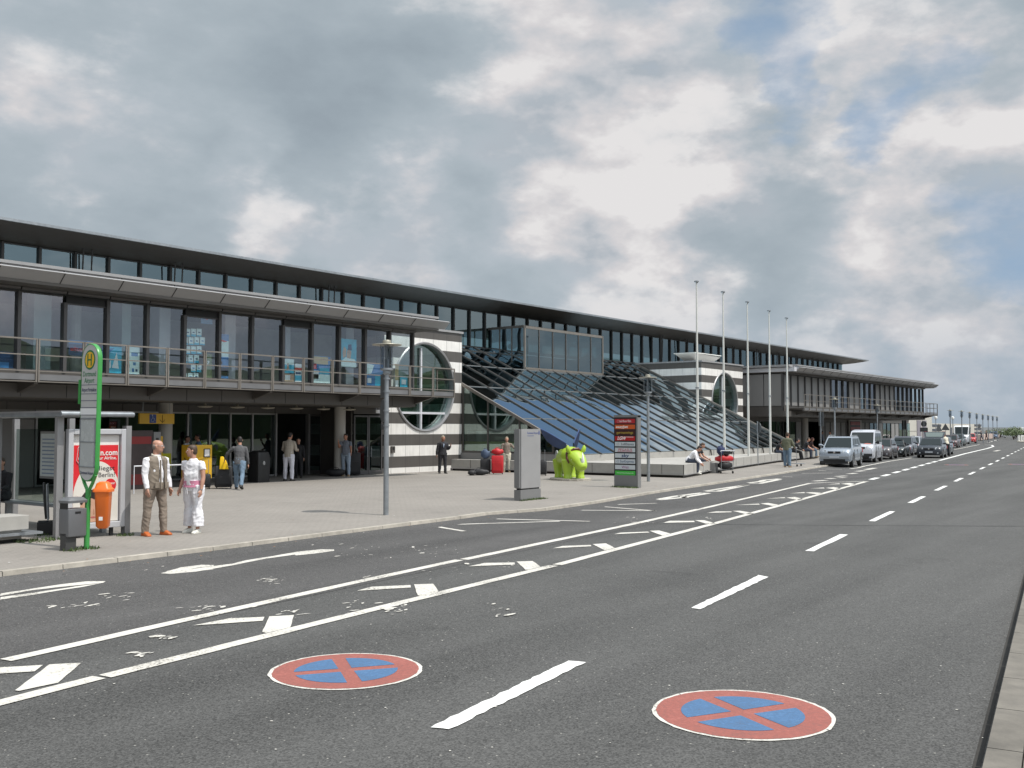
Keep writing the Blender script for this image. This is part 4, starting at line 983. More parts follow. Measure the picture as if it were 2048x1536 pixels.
# --- sign posts seen from the edge or back
def sign_post(x, y, h, label, shape='disc', ang=0., z0=.12):
    t = thing('traffic_sign', label, 'traffic sign', (x, y, z0), ang)
    MB().tube([(0,0,0),(0,0,h)], .032, 8).build('post', M_GALV, t, smooth=True)
    mb = MB()
    if shape == 'disc': mb.prism([(.045, .30*math.cos(2*math.pi*k/20), h-.35+.30*math.sin(2*math.pi*k/20)) for k in range(20)], (.02,0,0))
    elif shape == 'tri': mb.prism([(-.06, -.50, h-.80), (-.06, .50, h-.80), (-.06, .0, h+.08)], (.02,0,0))
    elif shape == 'rect': mb.box(.04, -.25, h-.95, .06, .25, h-.05)
    mb.build('sign_plate', M_SIGNB, t)
    return t
p = G(1516, 931); s = sign_post(p.x, p.y, 2.42, 'thin grey sign post between the third and fourth flagpoles, its disc edge-on', ang=R(-38))
MB().box(.045, .03, 1.15, .06, .16, 1.42).build('label_plate', M_SIGNB, s)
p = D(1641, 66); sign_post(p.x, p.y, 3.15, 'tall grey sign post with dark edge-on plate left of the silver off-roader', 'rect', R(-30))
p = D(1807, 98); sign_post(p.x, p.y, 2.9, 'grey sign post with dark plate behind the dark parked cars', 'rect', R(-20))
p = D(1847, 108); s = sign_post(p.x, p.y, 2.9, 'sign post with dark round plate before the two grey annex doors', 'disc', R(10))
MB().box(-.06, -.4, 1.7, -.03, .4, 2.15).build('sign_plate', M_SIGNB, s)
p = D(1890, 128); sign_post(p.x, p.y, 2.35+.3, 'warning triangle on a post seen from behind, right of the raised tailgate', 'tri', R(20))
p = D(1876, 122); sign_post(p.x, p.y, 2.25+.3, 'narrower turned warning triangle above the raised tailgate', 'tri', R(55))
p = D(1957, 170); sign_post(p.x, p.y, 2.9, 'sign turned edge-on before the dark striped wall end', 'tri', R(70))
# globe lamps on short poles at the annex
for px_, d_, z_, lb in ((1871, 118, 3.35, 'white globe lamp on the corner of the annex'), (1905, 126, 3.4, 'white globe lamp over the service building, beside the first far mast')):
    p = D(px_, d_); t = thing('globe_lamp', lb, 'lamp', (p.x, p.y, .12))
    MB().cyl(0, 0, 0, z_-.2, .045, 8).build('pole', M_GALV, t); MB().lathe([(.05,z_-.22),(.16,z_-.15),(.2,z_),(.15,z_+.14),(.02,z_+.2)], 14).build('globe', mat('opal_white', (.8,.8,.77), .3), t, smooth=True)
# --- bus stop flag
ST = thing('bus_stop_sign', 'tall green-framed bus stop flag with a yellow H roundel and timetable', 'bus stop sign', (8.95, 15.88, .12))
ST.rotation_euler = (R(.6), R(.3), 0)
M_GREEN = mat('bright_green_enamel', (.05, .28, .065), .35, var=.06); M_SGREY = mat('sign_face_grey', (.46, .46, .45), .5, var=.05)
MB().tube([(0,0,0),(0,0,.75),(0,0,1.0)], .045, 14).build('pole', M_GREEN, ST, smooth=True)
def stadium(w, z0, z1, n=14):
    r = w; return [(r*math.cos(a), z1-r+r*math.sin(a)) for a in [math.pi*k/n for k in range(n+1)]]+[(r*math.cos(a), z0+r+r*math.sin(a)) for a in [math.pi+math.pi*k/n for k in range(n+1)]]
zb, zt = 1.17, 3.42
out = stadium(.25, zb-.03, zt)
mb = MB(); ring = [(0, u, z) for u, z in out]; o = len(mb.v)
n = len(out)
for u, z in out:
    c = Vector((u, z)); ctr = Vector((0, min(max(z, zb+.3), zt-.335))); d = (c-ctr); d = d.normalized() if d.length else d
    for du, dx in ((0, -.04), (.006, -.04), (.013, -.025), (.013, .025), (.006, .04), (0, .04)): mb.v.append((dx, u+d.x*du*1.4, z+d.y*du*1.4))
for k in range(n):
    for j in range(5): mb.f.append([k*6+j, k*6+j+1, ((k+1) % n)*6+j+1, ((k+1) % n)*6+j]); mb.mi.append(0)
mb.m = [M_GREEN]; mb.build('frame', None, ST, smooth=50)
MB().prism([(-.036, u, z) for u, z in stadium(.248, zb-.03, zt)], (.072, 0, 0)).build('sign_panel', M_SGREY, ST)
mb = MB()
for s_ in (-1, 1): mb.tube([(0, 0, .82), (0, s_*.03, .98), (0, s_*.13, 1.10), (0, s_*.22, 1.24)], .028, 8)
mb.build('fork', M_GREEN, ST, smooth=True)
MB().box(-.045, .272, 2.42, .045, .33, 2.83).build('edge_plate', M_GREEN, ST)
F_ = lambda u, z, x=-.038: frame_M((x, -u, z), (0,-1,0), (0,0,1))
def ringdisc(r0, r1, u, z, x, m, name, par, n=36, sx=1):
    mb = MB()
    if r0 == 0: mb.prism([(x, -(u+r1*math.cos(2*math.pi*k/n)), z+r1*math.sin(2*math.pi*k/n)) for k in range(n)], (.003,0,0))
    return mb.build(name, m, par)
M_YEL = mat('sign_yellow', (.72, .42, .02), .5); M_DKGR = mat('sign_dark_green', (.02, .16, .06), .5); M_INK = mat('sign_ink', (.03, .035, .09), .6)
ringdisc(0, .165, 0, 3.16, -.040, M_DKGR, 'roundel', ST); ringdisc(0, .135, 0, 3.16, -.043, M_YEL, 'roundel_field', ST)
mb = MB()
for u in (-.055, .055): mb.box(-.047, u-.014, 3.06, -.044, u+.014, 3.26)
mb.box(-.047, -.045, 3.148, -.044, .045, 3.172); mb.build('letter_h', M_DKGR, ST)
text('Dortmund', .125, M_DKGR, ST, F_(0, 2.92), .001, width=.40); text('Airport', .125, M_DKGR, ST, F_(0, 2.81), .001, width=.31)
text('Airport Parkplätze', .09, M_INK, ST, F_(0, 2.655), .001, width=.46)
mb = MB()
for z in (2.735, 2.585, 2.47, 2.355, 2.23): mb.box(-.039, -.25, z, -.037, .25, z+.008)
mb.build('rule', M_INK, ST)
for z in (2.55, 2.50, 2.43, 2.39): text('— —' if 0 else '460', .05, M_INK, ST, F_(-.24, z), .001) if 0 else None
MB().box(-.041, -.25, 2.24, -.037, .25, 2.345).build('white_strip', mat('sign_white', (.72,.72,.72), .5), ST)
mb = MB()
for (u0, u1, z0, z1) in ((-.24, .24, 2.16, 2.185), (-.24, .24, 1.36, 1.375), (-.24, -.222, 1.36, 2.185), (.222, .24, 1.36, 2.185), (-.24, .24, 1.775, 1.79)): mb.box(-.05, u0, z0, -.037, u1, z1)
mb.build('timetable_frame', M_GALV, ST)
MB().box(-.042, -.222, 1.375, -.038, .222, 2.16).build('timetable', mat('timetable_paper', (.44,.46,.455), .25, var=.08, scale=6), ST)
text('Dortmund Airport', .075, M_INK, ST, F_(0, 1.265), .001, width=.40)
# --- orange bin hung on the bus stop pole
t = thing('orange_litter_bin', 'bright orange plastic litter bin hung on the green bus stop pole', 'litter bin', (9.13, 15.70, .12), R(-50))
M_ORANGE = mat('orange_plastic', (.72, .145, .012), .35, var=.05, coat=.2)
mb = MB(); o = 0
def loft(mb, secs):
    """secs: list of rings (lists of points), closed with caps"""
    n = len(secs[0]); o = len(mb.v)
    for s_ in secs: mb.v += [tuple(p) for p in s_]
    for i in range(len(secs)-1):
        for k in range(n): mb.f.append([o+i*n+k, o+i*n+(k+1) % n, o+(i+1)*n+(k+1) % n, o+(i+1)*n+k]); mb.mi.append(mb.cur)
    mb.f.append([o+k for k in range(n)][::-1]); mb.mi.append(mb.cur); mb.f.append([o+(len(secs)-1)*n+k for k in range(n)]); mb.mi.append(mb.cur)
def rrect(cx, cy, hx, hy, r, z, n=4):
    pts = []
    for (sx, sy, a0) in ((1,1,0), (-1,1,90), (-1,-1,180), (1,-1,270)):
        for k in range(n+1):
            a = R(a0+90*k/n); pts.append((cx+sx*(hx-r)+r*math.cos(a), cy+sy*(hy-r)+r*math.sin(a), z))
    return pts
loft(mb, [rrect(0,0,.07,.06,.04,.34), rrect(0,0,.10,.09,.05,.38), rrect(0,.0,.122,.11,.05,.97), rrect(0,0,.126,.112,.05,.98)]); mb.build('bin_body', M_ORANGE, t, smooth=45)
mb = MB(); loft(mb, [rrect(0,0,.15,.13,.05,.95), rrect(0,0,.15,.13,.05,.995), rrect(0,0,.12,.11,.05,1.02), rrect(0,0,.10,.095,.05,1.09), rrect(0,0,.06,.06,.04,1.12)]); mb.build('lid', M_ORANGE, t, smooth=45)
MB().box(-.02, .13, .55, .02, .19, .9).build('bracket', M_GALV, t)
MB().box(-.03, -.108, .48, .03, -.100, .54).build('sticker', mat('white_sticker', (.75,.75,.75), .5), t)
# --- grey bin on a dark post
t = thing('grey_litter_bin', 'square grey metal litter bin on a dark stand beside the bus stop pole', 'litter bin', (8.74, 15.95, .07), R(5)); t.scale = (.86, .86, 1.)
M_BING = mat('grey_bin_paint', (.17, .175, .185), .45, .3, var=.08)
MB().box(-.20, -.09, 0, .02, .09, .33).build('stand', mat('bin_stand', (.05,.05,.05), .5, var=.2), t)
mb = MB(); loft(mb, [rrect(0,0,.19,.15,.03,.28), rrect(0,0,.20,.16,.03,.30), rrect(0,0,.20,.16,.03,.73), rrect(0,0,.195,.155,.03,.735)]); mb.build('bin_body', M_BING, t, smooth=35)
mb = MB(); loft(mb, [rrect(0,0,.21,.17,.04,.83), rrect(0,0,.215,.175,.04,.87), rrect(0,0,.15,.12,.04,.92)]); mb.build('hood', M_BING, t, smooth=35)
MB().box(-.20, -.12, .73, -.185, .12, .84).build('hood_support', M_BLACK, t); MB().box(-.185,-.14,.72,.19,.14,.729).build('opening', M_BLACK, t)
MB().box(-.06, -.166, .655, .06, -.158, .69).build('slot', M_BLACK, t)
# --- lit advertising case with an airline poster
AD = thing('advert_case', 'tall poster case with a red and white airline advert beside the bus shelter', 'advertising case', (9.52, 17.60, .12), math.atan2(-.15, 1.0))
W = 1.06
mb = MB().use(mat('case_silver', (.52,.52,.54), .4, .3)); mb.box(0, -.05, .16, .09, .12, 2.0); mb.box(W-.09, -.05, .16, W, .12, 2.0); mb.box(.09, -.05, .16, W-.09, .12, .27); mb.box(.09, -.05, 1.90, W-.09, .12, 2.0); mb.box(.09, .05, .27, W-.09, .12, 1.9)
mb.build('case_frame', None, AD, bevel=.012)
mb = MB(); mb.box(.2, .0, 0, .26, .06, .16); mb.box(W-.26, .0, 0, W-.2, .06, .16); mb.build('foot', M_BLACK, AD)
MB().box(W+.0, -.05, 0, W+.10, .14, 2.06).build('side_post', M_ALU, AD)
p0, p1, q0, q1 = .10, W-.10, .28, 1.89
M_AW = mat('poster_white', (.72,.69,.66), .35, var=.03); M_AR = mat('poster_red', (.62,.02,.028), .35, var=.04); M_AINK = mat('poster_ink', (.03,.03,.035), .4)
MB().box(p0, .030, q0, p1, .046, q1).build('poster', M_AW, AD)
MB().box(p0+.02, .026, q0, p1-.02, .030, 1.70).build('poster_red_field', M_AR, AD)
cx_, cz_, rx_, rz_ = (p0+p1)/2+.03, .62, .43, .78
pts = []
for k in range(60):
    a = 2*math.pi*k/60; x = cx_+rx_*math.cos(a)*1.06; z = cz_+rz_*math.sin(a)
    pts.append((min(max(x, p0+.02), p1-.02), .0225, max(z, q0)))
MB().prism(pts, (0, .003, 0)).build('poster_bubble', mat('poster_cream', (.66,.62,.56), .35, var=.05), AD)
FA = lambda x, z, y=.020: frame_M((x, y, z), (1,0,0), (0,0,1))
text('airberlin.com', .15, M_AW, AD, FA(.575, 1.555), .001, width=.70, bold=.02)
text('Your Airline.', .085, M_AW, AD, FA(.70, 1.455), .001, width=.42, bold=.01)
mb = MB(); prof = [(.175,1.50),(.165,1.42),(.20,1.37),(.28,1.37),(.33,1.43),(.32,1.52),(.27,1.68),(.22,1.70),(.19,1.64)]
for a, b in zip(prof, prof[1:]+prof[:1]): mb.bar((a[0], .019, a[1]), (b[0], .019, b[1]), .004, .028, up=(0,1,0))
mb.prism([(.25+.05*math.cos(k), .017, 1.455+.06*math.sin(k)) for k in [2*math.pi*i/14 for i in range(14)]], (0,.003,0)); mb.build('poster_logo', M_AW, AD)
text('fliegst', .125, M_AINK, AD, FA(.71, 1.265), .001, width=.33); text('je', .125, M_AINK, AD, FA(.35, 1.14), .001); text('Berlin?', .125, M_AINK, AD, FA(.73, 1.14), .001, width=.31)
MB().prism([(.80+.11*math.cos(k), .020, .95+.12*math.sin(k)) for k in [2*math.pi*i/24 for i in range(24)]], (0,.003,0)).build('poster_badge', M_AR, AD)
text('Clever', .075, M_AW, AD, FA(.80, .985, .018), .001, width=.17); text('buchen!', .06, M_AW, AD, FA(.81, .915, .018), .001, width=.16) if 0 else None
skin_p = mat('poster_skin', (.50,.29,.20), .4, var=.08, scale=5); hair_p = mat('poster_hair', (.022,.016,.014), .4, var=.3, scale=8)
def blob(par, name, m, pts, y): MB().prism([(x, y, z) for x, z in pts], (0, .002, 0)).build(name, m, par)
hd = [(.50+.27*math.cos(a)*(1.0 if math.sin(a) < 0 else .95), .50+.34*math.sin(a)) for a in [2*math.pi*k/30 for k in range(30)]]
blob(AD, 'poster_face', skin_p, [(x, max(z, q0)) for x, z in hd], .0195)
hr = [(.245,.62),(.26,.74),(.33,.83),(.44,.875),(.56,.87),(.68,.80),(.745,.68),(.775,.5),(.76,.33),(.70,.285),(.66,.40),(.64,.55),(.60,.66),(.50,.70),(.42,.735),(.34,.70),(.28,.60)]
blob(AD, 'poster_hair', hair_p, hr, .0165)
for x in (.40, .57): blob(AD, 'poster_eye', hair_p, [(x+.035*math.cos(a), .56+.014*math.sin(a)) for a in [2*math.pi*k/12 for k in range(12)]], .0160); blob(AD, 'poster_brow', hair_p, [(x-.05,.60),(x,.625),(x+.05,.605),(x,.612)], .0160)
blob(AD, 'poster_mouth', mat('poster_lip', (.38,.10,.09), .4), [(.49+.05*math.cos(a), .365+.016*math.sin(a)) for a in [2*math.pi*k/12 for k in range(12)]], .0160)
blob(AD, 'poster_nose', mat('poster_skin_dark', (.38,.2,.13), .4), [(.485,.42),(.515,.42),(.505,.50),(.49,.52)], .0160)
blob(AD, 'poster_collar', mat('poster_shirt', (.62,.64,.60), .4, var=.1), [(.60,.28),(.74,.28),(.80,.30),(.76,.37),(.69,.35)], .0150)
# --- bus shelter (roof on posts, glass screens, bench)
SH = thing('bus_shelter', 'grey steel and glass bus shelter with a flat roof at the left edge', 'bus shelter', (9.42, 17.72, .12))
mb = MB().use(M_ALU); mb.box(-.12, -.28, 2.30, 1.30, 6.5, 2.33); mb.use(M_GALV).box(-.10, -.26, 2.235, 1.28, 6.45, 2.30)
mb.tube([(-.14, -.30, 2.27), (1.30, -.30, 2.27)], .045, 10)
mb.build('roof', None, SH)
for x, y in ((0,0), (0, 2.35), (0, 4.7), (1.5, 2.35), (1.5, 4.7)): MB().box(x-.06, y-.05, 0, x+.06, y+.05, 2.22).build('post', M_ALU, SH)
G_SH = glass('shelter_glass', (.62,.68,.66), (.8,.85,.85), 1.5)
MB().box(.0, .12, .42, .012, 2.25, 1.75).build('glass_screen', glass('shelter_tinted_glass', (.20,.24,.22), (.7,.75,.72), 1.5), SH) if 0 else None
MB().box(1.46, .1, .35, 1.472, 2.3, 2.0).build('glass_screen', G_SH, SH); MB().box(1.46, 2.4, .35, 1.472, 4.6, 2.0).build('glass_screen', G_SH, SH)
mb = MB().use(mat('backing_board', (.035,.05,.042), .25, var=.3, scale=2)); mb.box(1.40, .75, .85, 1.43, 1.75, 1.80); mb.build('notice_board', None, SH)
mb = MB().use(M_GALV); mb.box(.95, .3, .42, 1.38, 4.4, .46); mb.box(1.1, .4, 0, 1.2, .5, .42); mb.box(1.1, 4.2, 0, 1.2, 4.3, .42); mb.build('bench', None, SH)
MB().use(M_ALUD).box(1.39, 2.45, .95, 1.43, 3.4, 1.95).build('timetable_case', None, SH)
mb = MB().use(mat('timetable_sheet', (.55,.60,.60), .4, var=.1, scale=12)).box(1.375, 2.5, 1.0, 1.385, 3.35, 1.9); mb.build('timetable', None, SH)
g = MB()
for i in range(10): g.box(1.372, 2.56, 1.05+i*.08, 1.376, 3.28, 1.075+i*.08)
g.build('timetable_row', mat('timetable_blue', (.18,.25,.36), .5), SH)
# dark seat shell beside the shelter post
mb = MB(); mb.use(M_BLACK)
t = thing('folding_seat', 'dark upright seat shell with a metal loop under the shelter', 'seat', (9.75, 18.75, .12), R(60))
loft(mb, [rrect(0,0,.20,.02,.015,.30), rrect(0,.02,.22,.02,.015,.5), rrect(0,.05,.20,.02,.015,.85), rrect(0,.06,.12,.015,.01,.98)]); mb.build('seat_shell', None, t)
MB().tube([(-.2,-.03,.28),(-.2,.0,.95),(.2,.0,.95),(.2,-.03,.28),(-.2,-.03,.28)], .014, 6).build('metal_loop', M_GALV, t)
MB().box(-.25,-.15,0,.25,.15,.24).build('base', M_BLACK, t)
# concrete block bench at the left edge
t = thing('concrete_bench', 'pale concrete block bench with a metal rim at the left edge', 'bench', (8.55, 18.05, .12), R(4))
mb = MB().box(-2.3,-.32,.22,.34,.3,.47); mb.build('seat_slab', M_BENCH, t, bevel=.01)
MB().box(-2.2,-.25,.06,.25,.25,.22).build('base', M_BENCH, t)
MB().box(-2.35,-.42,.13,.55,.35,.17).build('rim', M_GALV, t); MB().box(-2,-.2,0,.2,.2,.06).build('plinth', M_BLACK, t)
# --- information stele
t = thing('information_stele', 'plain grey metal stele with small blue airport lettering on its top right', 'stele', (22.75, 17.0, .12), R(3))
mb = MB().use(M_FASCD); mb.box(-.48,-.10,.34,.50,.10,2.0); mb.build('panel', mat('stele_grey', (.27,.265,.27), .45, .25, var=.04), t)
MB().box(-.54,-.07,.36,-.482,.10,1.99).build('edge_fin', M_ALUD, t); MB().box(-.53,-.11,0,.50,.11,.30).build('plinth', M_ALUD, t); MB().box(-.45,-.08,.30,.46,.08,.34).build('gap', M_BLACK, t)
M_LB = mat('lettering_blue', (.03,.06,.22), .5)
text('Dortmund Airport', .095, M_LB, t, frame_M((.10,-.1015,1.885), (1,0,0), (0,0,1)), .001, width=.56)
mb = MB(); mb.box(.40,-.104,1.84,.45,-.101,1.93); mb.box(.41,-.104,1.935,.44,-.101,1.955); mb.build('logo', M_LB, t)
mb = MB(); mb.box(-.18,-.103,1.80,.15,-.101,1.812); mb.build('rule', M_LB, t)
# --- airline sign tower
t = thing('airline_sign_tower', 'free-standing sign tower with a column of airline name plates', 'sign', (29.56, 17.92, .12), R(0))
mb = MB().use(M_ALUD); mb.box(-.02,-.50,0,.20,.44,.42); mb.box(.0,-.50,.42,.20,-.44,2.46); mb.box(-.03,-.50,2.40,.20,.44,2.48); mb.box(.03,-.44,.42,.18,.44,2.4)
mb.box(-.02,-.50,.42,.0,-.44,2.46); mb.build('housing', None, t)
MB().box(-.015,-.44,.42,.03,.44,2.40).build('black_panel', M_BLACK, t)
W_ = (.52,.56,.58)
rows = [('airberlin', (.40,.012,.02), (.8,.75,.75), 0), ('easyJet', (.55,.09,.012), (.85,.8,.75), .0), ('germanwings', (.045,.005,.005), (.5,.36,.05), 0), ('LGW', (.42,.01,.012), (.9,.9,.9), .3),
        ('Lufthansa', W_, (.02,.03,.06), 0), ('PEGASUS', W_, (.42,.02,.05), .2), ('sky', W_, (.01,.04,.14), .1), ('SunExpress', W_, (.05,.1,.2), 0), ('Wizz', W_, (.25,.03,.2), .1), ('www.dortmund-airport.de', (.05,.42,.05), (.6,.8,.6), 0)]
for i, (s_, bgc, fgc, sh) in enumerate(rows):
    z = 2.27-i*.197
    MB().box(-.022,-.40,z-.075,-.015,.40,z+.075).build('name_plate', mat('plate_'+s_.split('.')[0].lower(), bgc, .45, var=.04), t)
    wd = {'airberlin': .46, 'easyJet': .48, 'germanwings': .66, 'LGW': .36, 'Lufthansa': .5, 'PEGASUS': .56, 'sky': .30, 'SunExpress': .56, 'Wizz': .28}.get(s_, .66)
    off = {'airberlin': 0.02, 'easyJet': -.12, 'LGW': -.14, 'Lufthansa': .10, 'SunExpress': .08}.get(s_, 0)
    text(s_, {'LGW': .16, 'sky': .17, 'www.dortmund-airport.de': .06}.get(s_, .125), mat('ink_'+s_.split('.')[0].lower(), fgc, .5), t, frame_M((-.024,-off,z), (0,-1,0), (0,0,1)), .001, width=wd, bold=.02 if s_ in ('LGW','sky','easyJet') else 0, shear=sh)
    if s_ == 'LGW': MB().box(-.025,-.34,z+.04,-.022,-.08,z+.052).build('logo_bar', mat('ink_lgw', fgc), t)
    if s_ == 'PEGASUS': MB().box(-.025,-.3,z-.062,-.022,.3,z-.052).build('logo_bar', mat('ink_pegasus', fgc), t)
    if s_ in ('Lufthansa', 'SunExpress', 'airberlin'):
        u = {'Lufthansa': .28, 'SunExpress': .29, 'airberlin': .27}[s_]
        mb = MB()
        for k in range(16):
            a, b = 2*math.pi*k/16, 2*math.pi*(k+1)/16
            mb.bar((-.024, u+.04*math.cos(a), z+.04*math.sin(a)), (-.024, u+.04*math.cos(b), z+.04*math.sin(b)), .003, .008, up=(1,0,0))
        mb.build('logo_ring', mat('ink_'+s_.lower(), fgc), t)
# red board on the right wing's lower front
t = thing('red_notice_board', 'dark red backlit notice board on the lower front of the right wing', 'sign', (97.81, 33.75, 1.0))
MB().box(0,0,0,3.5,.12,2.0).build('board', mat('board_frame', (.4,.38,.36), .5), t); MB().box(.12,-.02,.1,3.1,0,1.9).build('face', M_BLACK, t)
for z in (1.50, .98, .46, .0+.12): MB().box(.2,-.04,z,3.0,-.02,z+.34).build('name_plate', mat('board_red', (.26,.02,.018), .4, var=.1), t)
# yellow hanging accessibility sign
t = thing('hanging_direction_sign', 'yellow hanging sign with a wheelchair symbol and a down arrow', 'sign', (19.4, 31.2, 2.30), 0)
MB().box(0,-.04,0,1.36,.04,.36).build('board', mat('sign_yellow_dark', (.62,.36,.02), .45), t)
MB().box(.38,-.046,.03,.64,-.04,.33).build('blue_field', mat('sign_blue', (.03,.06,.22), .5), t)
mb = MB(); y = -.05
def seg(*p):
    for a, b in zip(p, p[1:]): mb.bar((a[0], y, a[1]), (b[0], y, b[1]), .004, .018, up=(0,1,0))
seg((.49,.27),(.49,.19),(.56,.19),(.585,.11),(.62,.11)); seg((.49,.23),(.54,.23)); seg(*[(.50+.058*math.cos(R(a)), .125+.058*math.sin(R(a))) for a in range(110, 400, 30)])
mb.prism([(.49+.018*math.cos(k), y, .30+.018*math.sin(k)) for k in [2*math.pi*i/10 for i in range(10)]], (0,.003,0)); mb.build('wheelchair_symbol', mat('sign_white', (.72,.72,.72)), t)
mb = MB()
seg((.88,.32),(.88,.05)); seg((.78,.15),(.88,.04),(.98,.15)); mb.build('arrow', M_BLACK, t)
mb = MB(); mb.tube([(.15,0,.36),(.15,0,.75)], .012, 6); mb.tube([(1.2,0,.36),(1.2,0,.75)], .012, 6); mb.build('hanger', M_GALV, t)
# --- things under the canopy
t = thing('post_box', 'yellow post box with a paper notice behind the standing couple', 'post box', (20.9, 30.0, .12), R(-8))
M_PY = mat('post_yellow', (.62,.36,.02), .4, var=.05)
mb = MB(); mb.box(-.42,-.30,.28,.42,.30,1.45); mb.build('box_body', M_PY, t, bevel=.02); MB().box(-.38,-.26,0,.38,.26,.28).build('plinth', M_ALUD, t)
MB().box(.10,-.315,1.02,.34,-.30,1.32).build('notice_frame', M_BLACK, t); MB().box(.13,-.322,1.05,.31,-.315,1.29).build('notice', M_AW, t)
mb = MB(); mb.tube([(-.425,.05,1.0),(-.425,-.03,.93),(-.425,.05,.86),(-.425,.12,.93),(-.425,.05,1.0)], .018, 6); mb.build('horn_emblem', M_BLACK, t)
t = thing('vending_machine', 'dark vending machine with a grey side column left of the entrance', 'vending machine', (19.0, 30.6, .12), R(0))
MB().box(-.65,-.35,0,.35,.4,1.95).build('cabinet', mat('machine_dark', (.05,.035,.035), .4, var=.3, scale=2), t, bevel=.01); MB().box(.36,-.38,0,.62,.3,1.9).build('side_column', M_ALUD, t)
mb = MB(); mb.box(.44,-.39,1.0,.54,-.38,1.3); mb.box(.44,-.39,1.42,.54,-.38,1.5); mb.box(.44,-.39,1.6,.54,-.38,1.7); mb.build('button_panel', M_BLACK, t)
MB().box(-.6,-.36,1.5,.28,-.35,1.75).build('light_box', mat('machine_red', (.22,.02,.02), .4), t); MB().box(-.6,-.36,.15,.28,-.35,.5).build('red_panel', mat('machine_red2', (.16,.02,.02), .4), t)
t = thing('yellow_pillar', 'slim yellow ticket pillar between the vending machine and the post box', 'ticket pillar', (19.95, 30.9, .12))
MB().box(-.12,-.12,0,.12,.12,1.75).build('pillar_body', M_PY, t); MB().box(.14,-.05,.65,.5,.05,1.15).build('side_plate', mat('sign_lime', (.42,.42,.02), .5), t); MB().box(-.04,-.125,.5,.06,-.12,1.6).build('instruction_strip', M_SGREY, t)
t = thing('hand_rail', 'low grey handrail before the vending machine', 'railing', (17.4, 28.2, .12)); mb = MB(); mb.tube([(0,0,0),(0,0,.85),(1.9,0,.85),(1.9,0,0)], .022, 8); mb.build('rail', M_FASC, t, smooth=True)
p = G(517, 964); t = thing('waste_bin', 'black square waste bin with a round white label left of the open doorway', 'waste bin', (p.x, p.y, .12), R(10))
mb = MB(); loft(mb, [rrect(0,0,.32,.28,.05,0), rrect(0,0,.34,.30,.05,.9), rrect(0,0,.30,.26,.08,1.12), rrect(0,0,.18,.16,.08,1.18)]); mb.build('bin_body', M_BLACK, t, smooth=40)
ringm = MB().prism([(-.05+.06*math.cos(k), -.315, .72+.08*math.sin(k)) for k in [2*math.pi*i/16 for i in range(16)]], (0,.02,0)); ringm.build('label_disc', mat('dull_white', (.3,.3,.3), .6), t)

# --- luggage
M_BAGB = mat('black_nylon', (.014,.014,.016), .6, var=.3, scale=20, bump=.003); M_BAGR = mat('red_nylon', (.46,.012,.018), .5, var=.15, scale=14, bump=.004)
def suitcase(name, label, loc, rz, w, d, h, m, handle=0., cat='suitcase', wheels=True):
    t = thing(name, label, cat, loc, rz)
    mb = MB(); loft(mb, [rrect(0,0,w/2-.03,d/2-.03,.03,.05), rrect(0,0,w/2,d/2,.04,.09), rrect(0,0,w/2,d/2,.04,h-.05), rrect(0,0,w/2-.03,d/2-.03,.03,h)]); mb.build('shell', m, t, smooth=40)
    mb = MB(); mb.box(-w/2+.06,-d/2-.012,.16,w/2-.06,-d/2+.01,h*.62); mb.build('front_pocket', m, t, bevel=.01)
    MB().tube([(-.08,-d*.0,h),(-.06,0,h+.03),(.06,0,h+.03),(.08,0,h)], .010, 6).build('grip', M_BLACK, t)
    if handle: MB().tube([(-w*.25,d/2-.03,h-.02),(-w*.25,d/2-.03,h+handle),(w*.25,d/2-.03,h+handle),(w*.25,d/2-.03,h-.02)], .009, 6).build('pull_handle', M_GALV, t)
    if wheels:
        for sx in (-1, 1): MB().tube([(sx*(w/2-.05)-.015, d/2-.03, .035), (sx*(w/2-.05)+.015, d/2-.03, .035)], .035, 10).build('wheel', M_RUBBER, t)
    return t
def soft_bag(name, label, loc, rz, L, W, H, m, cat='bag', strap=True, seed=1):
    t = thing(name, label, cat, loc, rz); mb = MB(); rnd = random.Random(seed); secs = []
    for i in range(9):
        u = i/8; x = (u-.5)*L; k = math.sin(math.pi*min(max(u, .06), .94))**.45; sag = rnd.uniform(-.03, .03)*H/.3
        secs.append([(x, W/2*k*math.copysign(abs(math.cos(a))**.7, math.cos(a)), max(.0, H/2+(H/2*k*math.copysign(abs(math.sin(a))**.7, math.sin(a)))+(sag if math.sin(a) > 0 else 0))) for a in [2*math.pi*j/14 for j in range(14)]])
    loft(mb, secs); mb.build('bag_body', m, t, smooth=60)
    if strap: MB().tube([(-L*.2, -W*.1, H*.9), (-L*.12, -W*.2, H*1.15), (L*.12, -W*.2, H*1.12), (L*.2, -W*.1, H*.9)], .012, 6).build('strap', m, t)
    return t
p = G(995, 948.5); suitcase('suitcase', 'large upright red suitcase carrying a red bag, before the terrace wall', (p.x, p.y, .12), R(-60), .50, .34, .83, M_BAGR)
MB
soft_bag('travel_bag', 'rounded red soft bag lying on top of the red suitcase', (p.x, p.y, .97), R(-55), .52, .34, .30, M_BAGR, seed=3)
p = G(971, 948); suitcase('suitcase', 'black upright suitcase left of the red one, blue bag on it', (p.x, p.y, .12), R(-60), .44, .28, .66, M_BAGB)
soft_bag('rucksack', 'slate blue rucksack sitting on the black suitcase beside the red luggage', (p.x, p.y, .79), R(-60), .40, .3, .42, mat('slate_blue_cloth', (.06,.09,.15), .7, var=.3, scale=10), seed=5)
p = G(960, 950.5); soft_bag('duffel_bag', 'flat black duffel bag lying on the ground before the black suitcase', (p.x, p.y, .12), R(-55), .78, .36, .29, M_BAGB, seed=7)
